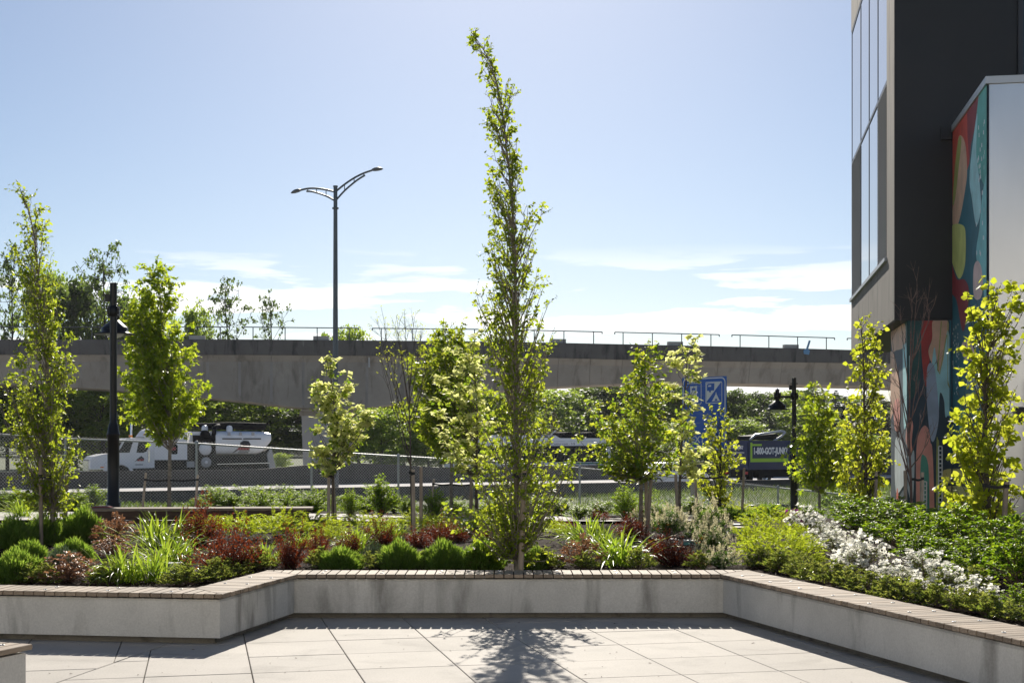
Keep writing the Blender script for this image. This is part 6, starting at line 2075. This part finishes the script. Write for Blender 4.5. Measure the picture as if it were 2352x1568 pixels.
many('spread', 'honeysuckle_shrub', 'shrub', 'low yellow-green shrubs', [
    (480, 1226, 90, 44, 'yellow-green shrub squeezed between barberry and timber bench'),
    (660, 1222, 110, 44, 'yellow-green shrub behind the upright red barberry'),
    (770, 1250, 90, 44, 'yellow-green shrub behind the first round rosemary mound'),
    (885, 1240, 80, 38, 'yellow-green shrub behind the arching red barberry'),
    (1010, 1226, 90, 40, 'yellow-green shrub behind the third rosemary mound'),
    (1130, 1222, 80, 40, 'yellow-green shrub behind the trunk of the tallest tree'),
    (1260, 1232, 80, 40, 'yellow-green shrub on the sign side of the tallest tree'),
    (1700, 1190, 100, 34, 'yellow-green shrub around the pale slanting stake'),
    (1840, 1272, 80, 40, 'yellow-green shrub at the soil edge before the white azaleas'),
    (1860, 1302, 70, 34, 'yellow-green shrub nearest the bench below the white azaleas'),
])
many('bush', 'leafy_bush', 'shrub', 'green bushes by the fence', [(1590, 1184, 80, 34, 'leafy bush behind the large laurel'), (1490, 1188, 66, 40, 'leafy bush at the dark dogwood stakes'), (1800, 1182, 70, 26, 'leafy bush behind the street lamp foot with the side arm')])
many('rose', 'rose_shrub', 'shrub', 'large leafy rose shrubs before the mural', [
    (2060, 1214, 90, 56, 'rose shrub between the two stake pairs before the mural'),
    (2250, 1260, 110, 80, 'rose shrub hugging the trunk of the broad golden elm'),
    (2300, 1260, 100, 80, 'rose shrub under the strap of the broad golden elm'),
    (2110, 1300, 90, 60, 'rose shrub just above the sparsely flowering azaleas'),
])
z3 = lambda x, y: (574.2 + .3043 * x, 1091 + .3043 * y)
z4 = lambda x, y: (1205.8 + .3043 * x, 1091 + .3043 * y)
z5 = lambda x, y: (1722.7 + .3043 * x, 1091 + .3043 * y)
z6 = lambda x, y: (.293 * x, 1148.4 + .293 * y)
cov = [z3(540, 712), z3(930, 714), z3(1310, 714), z3(1720, 716), z3(2130, 716), z3(30, 722), z3(1020, 716), z4(450, 716), z4(860, 716), z4(1320, 718), z4(1790, 705), z4(1930, 730), z4(2060, 755), z4(150, 712),
       z5(60, 712), z5(230, 745), z5(360, 775), z5(480, 815), z5(640, 850), z5(760, 880), z5(880, 905), z5(1030, 945), z5(1150, 970), z5(1280, 990), z5(1420, 1005), z5(1560, 1035), z5(1700, 1065), z5(1830, 1100), z5(1960, 1120), z5(1700, 900), z5(1450, 880),
       z6(230, 662), z6(380, 664), z6(1480, 672), z6(1400, 678), z6(1700, 640), z6(1600, 660), z6(850, 676), z6(2030, 552), z6(1880, 590), z6(760, 670), z6(1800, 612)]
for i, (x, y) in enumerate(cov):
    plant('cover', 'groundcover_plant', 'plant', 'small glossy groundcover tuft growing along the bench edge', 'groundcover tufts along the bench', x, y, 44 + 16 * rnd.random() + (12 if x > 1900 else 0), 26 + 10 * rnd.random() + (8 if x > 1900 else 0))

# pink rose bloom on its own stem
pb_ = W(2296, 1217, 17.2)
rb_ = empty('rose_bloom', pb_ - np.array((0, 0, .22)), 'single pink rose bloom among the rose shrubs below the gate', 'flower')
C = np.array([(0, 0, .22)] * 5) + np.array([(0, 0, k * .004) for k in range(5)])
R = np.random.default_rng(3)
V, F, rv = flowers(C, 6, np.repeat(np.linspace(.034, .018, 5), 1).mean(), .9, 'magenta', .6)
part('petals', V, F, rv, LM['magenta'], rb_)
q = MB(); q.tube([(0, 0, -.2), (.01, 0, 0), (0, 0, .22)], .004, 5); q.build('stem', M['twig'], rb_)

# wood chips on the soil
R = np.random.default_rng(77)
n = 14000
x = R.uniform(-9, 10, n); y = R.uniform(10, 24.5, n)
k = garden_side(x, y, .5); x, y = x[k], y[k]; n = len(x)
P = np.stack((x, y, terr(x, y) + .012), -1)
D = unit(np.stack((R.normal(size=n), R.normal(size=n), R.normal(size=n) * .25), -1))
V, F, rv = leaves_np(P, D, unit(np.array((0, 0, 1.0)) + R.normal(size=(n, 3)) * .5), .03 + .05 * R.random(n), .014, LEAF4)
m, nt, b = new_mat('bark_chip')
at = nt.nodes.new('ShaderNodeAttribute'); at.attribute_name = 'rnd'
nt.links.new(mixc(nt, at.outputs['Fac'], (.025, .015, .011), (.15, .10, .075)), b.inputs['Base Color']); b.inputs['Roughness'].default_value = .8
o = link('bark_chips', np_mesh('bark_chips', V, [F], m, rv)); tag(o, 'dark bark chip mulch scattered over the planting soil', 'mulch', kind='stuff')

# meadow grass beyond the fence
R = np.random.default_rng(78)
n = 110000
x = R.uniform(-26, 32, n); y = 31 + R.random(n) ** 1.1 * 50
off = (x - N0[0]) * NF[0] + (y - N0[1]) * NF[1]
k = (off < -.5) & (abs(x / y) < .42) & ((x < 9.0) | (y > 46)) & ((y > 33.5) | (x < 3))
x, y = x[k], y[k]; n = len(x)
P = np.stack((x, y, terr(x, y) - .02), -1)
lush = .5 + .5 * np.sin(x * .7 + 1.3 * np.sin(y * .31)) * np.cos(y * .45)
D = unit(np.stack((R.normal(size=n) * .25, R.normal(size=n) * .25, np.ones(n)), -1))
V, F, rv = strips_np(P, D, (.22 + .38 * R.random(n) * (.5 + lush)) * np.where(x < 1.5, .55, 1.0), .018 + .012 * R.random(n), .2 + .4 * R.random(n), 2, .2)
o = link('meadow_grass', np_mesh('meadow_grass', V, [F], LM['grass'], rv)); tag(o, 'tall meadow grass on the bank between fence and highway', 'grass', kind='stuff')
# weeds behind the fence, at the barrier
for i, (x_, d_, w_, h_) in enumerate(((590, 39, 1.3, .7), (505, 38, .9, .6), (1462, 45, 1.0, 1.1), (1500, 46, .9, 1.3), (1520, 44, 1.4, 1.0), (1600, 47, 1.2, .9), (1750, 50, 1.6, .8), (1840, 52, 1.5, .8), (1940, 50, 2.0, 1.0), (2010, 48, 2.0, 1.3), (1085, 44, .6, .6), (1215, 46, 1.6, .7), (1285, 47, 1.2, .8))):
    p = W(x_, 0, d_); p[2] = float(terr(p[0], p[1]))
    root = empty('weed_bush', p, ['greyish weed bush behind the fence under the truck rear', 'weed bush behind the fence under the truck middle', 'round weed bush at the barrier beside the dark dogwood', 'tall weed bush behind the dark dogwood trunk', 'weed bush behind the fence under the blue sign edge', 'weed bush at the post of the blue sign',
        'dark weed bush on the bank below the navy truck', 'weed bush on the bank behind the street lamp with the side arm', 'weed bush on the bank behind the light green maple', 'tall weed bush on the bank beside the mural edge', 'small weed bush behind the half hidden dogwood', 'weed bush on the bank behind the tallest tree', 'weed bush on the bank beside the fence post'][i], 'bush', 'weed bushes beyond the fence', rz=i)
    for nm, me, st in proto_parts('bush', i % 3):
        o = link(nm, me, root)
        if st: o['kind'] = 'stuff'
    root.scale = (w_ / 1.05, w_ / 1.05, h_ / .93)

# small fittings in the beds
def box_fit(name, lab, x, yb, w, h, mat, lid):
    p = hit(x, yb); s = p[1] / FV
    root = empty(name, p, lab, 'utility box')
    q = MB(); q.box((0, 0, h * s / 2), (w * s, w * s * .8, h * s), bev=.006); q.build('body', mat, root)
    q = MB(); q.box((0, 0, h * s + .012), (w * s * 1.06, w * s * .86, .022), bev=.004); q.build('lid', lid, root)
    q = MB(); q.box((0, -w * s * .42, h * s * .45), (w * s * .2, .012, h * s * .3), bev=.003); q.build('latch', lid, root)
box_fit('utility_box', 'grey utility box beside the tall stake above the bench', 1275, 1299, 38, 17, M['grey_plastic'], M['grey_plastic'])
box_fit('utility_box', 'grey utility box half hidden in the daylilies', 398, 1330, 28, 32, M['grey_plastic'], M['grey_plastic'])
box_fit('utility_box', 'silver flat box behind the round valve box', 1697, 1214, 28, 8, M['galv'], M['galv'])
box_fit('utility_box', 'low teal vault lid under the cream flower spikes', 1587, 1252, 34, 8, M['teal_plastic'], M['galv'])
box_fit('utility_box', 'low silver vault lid beside the deep red barberry', 1546, 1246, 14, 5, M['teal_plastic'], M['galv'])
p = hit(1694, 1225); s = p[1] / FV
vb = empty('valve_box', p, 'round teal valve box with tan lid on the open soil', 'utility box')
q = MB(); q.lathe([(18 * s, -.05), (17 * s, .07), (15 * s, .075)], n=24); q.build('rim', M['teal_plastic'], vb)
q = MB(); q.lathe([(19 * s, .075), (19 * s, .095), (17.5 * s, .10), (0, .10)], n=24); q.build('lid', M['tan_lid'], vb)
q = MB(); q.box((0, -17.6 * s, .035), (.03, .01, .015)); q.build('label', M['print_white'], vb)

# handrails of the steps going down
for lab, pts in (('dark steel handrail nearest the small golden elm', [(1717, 1163), (1717, 1161), (1740, 1162.5), (1752, 1171), (1758, 1185)]), ('dark steel handrail at the foot of the street lamp with the side arm', [(1777.5, 1162), (1777.5, 1159.5), (1800, 1160), (1820, 1175), (1826, 1182)])):
    d_ = 33.5
    w_ = [W(x, y, d_) for x, y in pts]
    hr = empty('handrail', (w_[-1][0], d_, float(terr(w_[-1][0], d_)) - .2), lab, 'handrail', 'handrails of the garden steps')
    q = MB(); q.tube(np.array(w_) - np.array(hr.location), .03, 8); q.build('rail', M['steel_dark'], hr)
    for i in (2, 3):
        q = MB(); a_ = np.array(w_[i]) - np.array(hr.location); q.tube([(a_[0] - .02, 0.01, 0), tuple(a_)], .022, 8); q.build('rail_post', M['steel_dark'], hr)

# leaf litter specks on the paving
R = np.random.default_rng(79)
n = 170
x = R.uniform(-4, 4.2, n); y = R.uniform(9.8, 13.95, n); k = ~garden_side(x, y, -.05); x, y = x[k], y[k]; n = len(x)
V, F, rv = leaves_np(np.stack((x, y, np.full(n, .006)), -1), unit(np.stack((R.normal(size=n), R.normal(size=n), np.zeros(n)), -1)), np.tile((0, 0, 1.0), (n, 1)), .012 + .028 * R.random(n) ** 2, .010, LEAF4)
o = link('leaf_litter', np_mesh('leaf_litter', V, [F], m, rv)); tag(o, 'tiny dry leaf bits lying on the paving', 'litter', kind='stuff')

# ---------------------------------------------------------------- woodland beyond the highway
def wild_tree(seed, h, w, nl, leaf, mat, bark, sparse=False, low=.15, lean=0.0):
    """broadleaf tree: forked trunk, limbs, leaf clumps; returns parts"""
    global R
    R = np.random.default_rng(seed)
    paths, rads, CL = [], [], []
    r0 = h * .014
    tt = np.linspace(0, 1, 8)[:, None]
    trunk = np.concatenate((np.cumsum(R.normal(size=(8, 2)) * h * .012, 0) + np.array((lean, 0)) * h * tt, tt * h * .92), 1); trunk[0] = (0, 0, -1)
    paths.append(trunk); rads.append(np.linspace(r0, r0 * .15, 8))
    nb = 26 if sparse else 34
    for i in range(nb):
        u = low + (1 - low) * (i + R.random()) / nb
        p = np.array([np.interp(u * .95, tt[:, 0], trunk[:, c]) for c in range(3)])
        prof = math.sin(math.pi * min(1, (u - low) / (1 - low) * .82 + .16)) ** .7
        th = i * 2.4 + R.random()
        reach = w * .5 * prof * (.55 + .55 * R.random())
        tip = p + np.array((math.cos(th) * reach, math.sin(th) * reach, reach * (.55 + .5 * R.random()) + h * .03))
        mid = p * .5 + tip * .5 + np.array((0, 0, -reach * .12))
        t = np.linspace(0, 1, 6)[:, None]
        br = (1 - t) ** 2 * p + 2 * t * (1 - t) * mid + t ** 2 * tip + R.normal(size=(6, 3)) * h * .006 * t
        paths.append(br); rads.append(np.linspace(r0 * .38 * (1.1 - u), r0 * .06, 6))
        for j in range(5 if sparse else 6):
            a_ = .35 + .65 * R.random(); q_ = np.array([np.interp(a_, t[:, 0], br[:, c]) for c in range(3)])
            e_ = q_ + rdir(1, .5)[0] * w * (.10 + .10 * R.random())
            paths.append(np.array((q_, (q_ + e_) / 2 + R.normal(size=3) * .05, e_))); rads.append(np.array((r0 * .1, r0 * .07, r0 * .03)))
            CL.append((e_, w * (.055 if sparse else .085) * (.6 + .8 * R.random())))
    V, F = tubes_np(paths, rads, 5)
    n_each = max(4, nl // len(CL))
    P = np.concatenate([c + unit(R.normal(size=(n_each, 3))) * (r_ * R.random(n_each) ** .4)[:, None] * np.array((1, 1, .75)) for c, r_ in CL])
    n = len(P)
    sz_ = leaf * (.55 + .8 * R.random(n))
    V2, F2, rv = leaves_np(P, rdir(n, -.15), unit(R.normal(size=(n, 3)) * .8 + np.array((0, 0, .7))), sz_, sz_ * .75, LEAF4)
    rv = np.clip(rv * .7 + np.repeat(np.repeat(R.random(len(CL)), n_each), 4) * .3, 0, 1)
    return [('trunk', np_mesh('trunk', V, [F], M[bark], None, True), False), ('crown', np_mesh('crown', V2, [F2], LM[mat], rv), True)]
def conifer(seed, h, w, mat):
    global R
    R = np.random.default_rng(seed)
    PP, DD, LL = [], [], []
    nw = 34
    for i in range(nw):
        u = i / nw
        z = h * (.08 + .92 * u); rr_ = w * .5 * (1 - u) ** .85 + .08
        k = max(4, int(11 * (1 - u) + 4))
        for j in range(k):
            th = TAU * (j + R.random()) / k; L = rr_ * (.65 + .5 * R.random()); m_ = 13
            t = np.linspace(.1, 1, m_)
            p = np.stack((math.cos(th) * L * t, math.sin(th) * L * t, z + L * (.12 * t - .42 * t ** 2)), -1) + R.normal(size=(m_, 3)) * .05
            PP.append(p); DD.append(unit(np.stack((np.full(m_, math.cos(th)), np.full(m_, math.sin(th)), np.full(m_, -.45)), -1) + R.normal(size=(m_, 3)) * .5)); LL.append(np.full(m_, .3 + .25 * (1 - u)) * h / 16)
    P = np.concatenate(PP); n = len(P)
    L = np.concatenate(LL)
    V2, F2, rv = leaves_np(P, np.concatenate(DD), rdir(n, .6), L * (.7 + .6 * R.random(n)), L * .38, LEAF4)
    V, F = tubes_np([np.array(((0, 0, -1), (0, 0, h * .5), (0, 0, h)))], [np.array((h * .018, h * .01, .02))], 6)
    return [('trunk', np_mesh('trunk', V, [F], M['bark_dark']), False), ('crown', np_mesh('crown', V2, [F2], LM[mat], rv), True)]
WT = {
    'sparse0': wild_tree(201, 20, 8.0, 2300, .30, 'forest_dk', 'bark_dark', True, .30), 'sparse1': wild_tree(202, 18, 7.0, 2000, .30, 'forest_dk', 'bark_dark', True, .3, .05), 'sparse2': wild_tree(203, 17, 6.0, 1500, .30, 'forest_dk', 'bark_dark', True, .25, .12),
    'full0': wild_tree(211, 15, 10, 8500, .36, 'forest', 'bark_dark'), 'full1': wild_tree(212, 13, 9, 8000, .34, 'forest', 'bark_dark'), 'full2': wild_tree(213, 14, 8, 7000, .36, 'forest_dk', 'bark_dark'), 'full3': wild_tree(214, 12, 9, 8000, .32, 'forest', 'bark_dark', low=.05),
    'con0': conifer(221, 16, 6.5, 'conifer'), 'con1': conifer(222, 18, 5.5, 'conifer'), 'plum': conifer(223, 9, 6, 'plum'),
}
WH = dict(sparse0=20, sparse1=18, sparse2=17, full0=15, full1=13, full2=14, full3=12, con0=16, con1=18, plum=9)
WW = dict(sparse0=8, sparse1=7, sparse2=6, full0=10, full1=9, full2=8, full3=9, con0=6.5, con1=5.5, plum=6)
for _k in WT:
    _c = np.zeros(len(WT[_k][1][1].vertices) * 3); WT[_k][1][1].vertices.foreach_get('co', _c); _c = _c.reshape(-1, 3)
    WH[_k] = float(np.percentile(_c[:, 2], 99.7)); WW[_k] = float(np.percentile(abs(_c[:, :2]), 98.5)) * 2
def wild(kind, x, ytop, w, d, name, label, group='trees beyond the highway'):
    p = W(x, ytop, d); z0 = -1.0; h = p[2] - z0; wm = w * d / FV
    root = empty(name, (p[0], p[1], z0), label, 'tree', group, rz=rnd.uniform(0, TAU))
    for nm, me, st in WT[kind]:
        o = link(nm, me, root)
        if st: o['kind'] = 'stuff'
    root.scale = (wm / WW[kind], wm / WW[kind], h / WH[kind])
for a in [
    ('sparse1', 18, 560, 120, 128, 'open-crowned tree rising above the bridge at the picture edge'),
    ('sparse0', 240, 558, 150, 132, 'tall open-crowned tree above the bridge behind the street lamp'),
    ('full2', 175, 640, 170, 136, 'dense tree above the bridge behind the leaning-tip tree'),
    ('full0', 115, 610, 150, 140, 'dense tree partly hidden by the leaning-tip tree above the bridge'),
    ('full1', 280, 680, 150, 138, 'dense tree above the bridge between lamp and maple'),
    ('sparse1', 535, 640, 115, 130, 'thin-leaved tree above the bridge rail beside the maple'),
    ('sparse2', 612, 668, 100, 130, 'leaning thin-leaved tree above the bridge rail'),
    ('full1', 440, 700, 110, 142, 'tree showing above the bridge right beside the maple top'.replace('right ', '')),
    ('full3', 790, 752, 150, 134, 'low round tree showing above the bridge behind the highway light'),
]: wild(a[0], a[1], a[2], a[3], a[4], 'wild_tree', a[5])
for i, (kind, x, y, w, d) in enumerate([
    ('full0', -20, 860, 230, 124), ('full2', 60, 850, 200, 121), ('full3', 150, 860, 220, 126), ('full1', 240, 850, 220, 122), ('full0', 330, 870, 240, 128), ('full3', 420, 880, 220, 122), ('full1', 500, 890, 210, 125), ('full0', 580, 905, 220, 128), ('full2', 650, 930, 200, 130),
    ('full2', 730, 900, 190, 134), ('full0', 830, 890, 200, 132), ('full3', 930, 900, 200, 128), ('full1', 1010, 890, 190, 132), ('full0', 1090, 880, 200, 138), ('full2', 1160, 880, 190, 142)]):
    wild(kind, x, y, w, d, 'wild_tree', 'broadleaf tree in the woodland strip under the bridge', 'woodland trees under the bridge')
for a in [
    ('full3', 885, 938, 175, 98, 'round bright green tree behind the barrier beside the bridge pier'),
    ('full1', 985, 985, 130, 100, 'low green tree behind the barrier next to the round one'),
    ('full3', 650, 1040, 60, 92, 'small pale bush behind the rear of the vacuum truck'),
    ('full0', 1250, 892, 230, 170, 'hazy tree on the far rise behind the bus'),
    ('full1', 1330, 885, 220, 185, 'hazy tree on the far rise below the bridge'),
    ('full2', 1400, 878, 220, 178, 'hazy dark tree on the far rise beside the dark dogwood'),
    ('full0', 1480, 872, 240, 190, 'hazy tree on the far rise behind the dark dogwood'),
    ('full1', 1560, 880, 220, 180, 'hazy tree on the far rise behind the sign edge'),
    ('plum', 1272, 948, 80, 140, 'dark plum-brown tree above the bus'),
    ('full2', 1690, 896, 130, 165, 'dark willow-like tree behind the blue sign'),
    ('full2', 1745, 902, 140, 170, 'dark willow-like tree between the sign and the street lamp'),
    ('full1', 1715, 960, 160, 150, 'lower green tree above the navy truck'),
    ('full3', 1620, 960, 190, 150, 'lower green tree behind the blue sign posts'),
    ('con0', 1768, 935, 80, 155, 'dark broad conifer behind the bell lantern'),
    ('full3', 1800, 900, 120, 175, 'tree behind the street lamp with the side arm'),
    ('full1', 1860, 930, 180, 160, 'green tree behind the light green maple'),
    ('con1', 1920, 897, 60, 175, 'pointed dark conifer between the maple and the narrow golden elm'),
    ('con1', 1940, 912, 40, 172, 'slimmer dark conifer beside the pointed one'),
    ('con0', 2030, 920, 70, 170, 'dark conifer beside the mural edge'),
    ('full0', 1930, 990, 170, 130, 'green tree behind the narrow golden elm'),
    ('full3', 2010, 1000, 180, 125, 'green tree between the narrow golden elm and the mural'),
    ('full3', 1450, 960, 200, 150, 'lower green tree behind the bus rear'),
    ('full1', 1180, 930, 180, 150, 'green tree behind the trunk of the tallest tree'),
]: wild(a[0], a[1], a[2], a[3], a[4], 'conifer_tree' if a[0].startswith('con') else 'wild_tree', a[5])
# the woodland goes on beyond what the photograph shows
for i in range(26):
    kind = ['full0', 'full2', 'con0', 'full1'][i % 4]
    wild(kind, -700 + i * 150, 905 + 10 * math.sin(i * 2.1), 330, 235 + 14 * math.sin(i * 1.7), 'conifer_tree' if kind == 'con0' else 'wild_tree', 'tree of the distant woodland on the horizon', 'distant woodland on the horizon')

# ---------------------------------------------------------------- light summer haze over the whole place
hz = MB(); hz.box((0, 1925, 14.0), (6400, 4350, 32.6))
hm_ = bpy.data.materials.new('haze_air'); hm_.use_nodes = True
hm_.node_tree.nodes.clear()
_o = hm_.node_tree.nodes.new('ShaderNodeOutputMaterial'); _v = hm_.node_tree.nodes.new('ShaderNodeVolumePrincipled')
_v.inputs['Color'].default_value = (.90, .94, 1.0, 1); _v.inputs['Density'].default_value = 0.00010; _v.inputs['Anisotropy'].default_value = 0.3
hm_.node_tree.links.new(_v.outputs[0], _o.inputs['Volume'])
tag(hz.build('haze', hm_), kind='stuff')
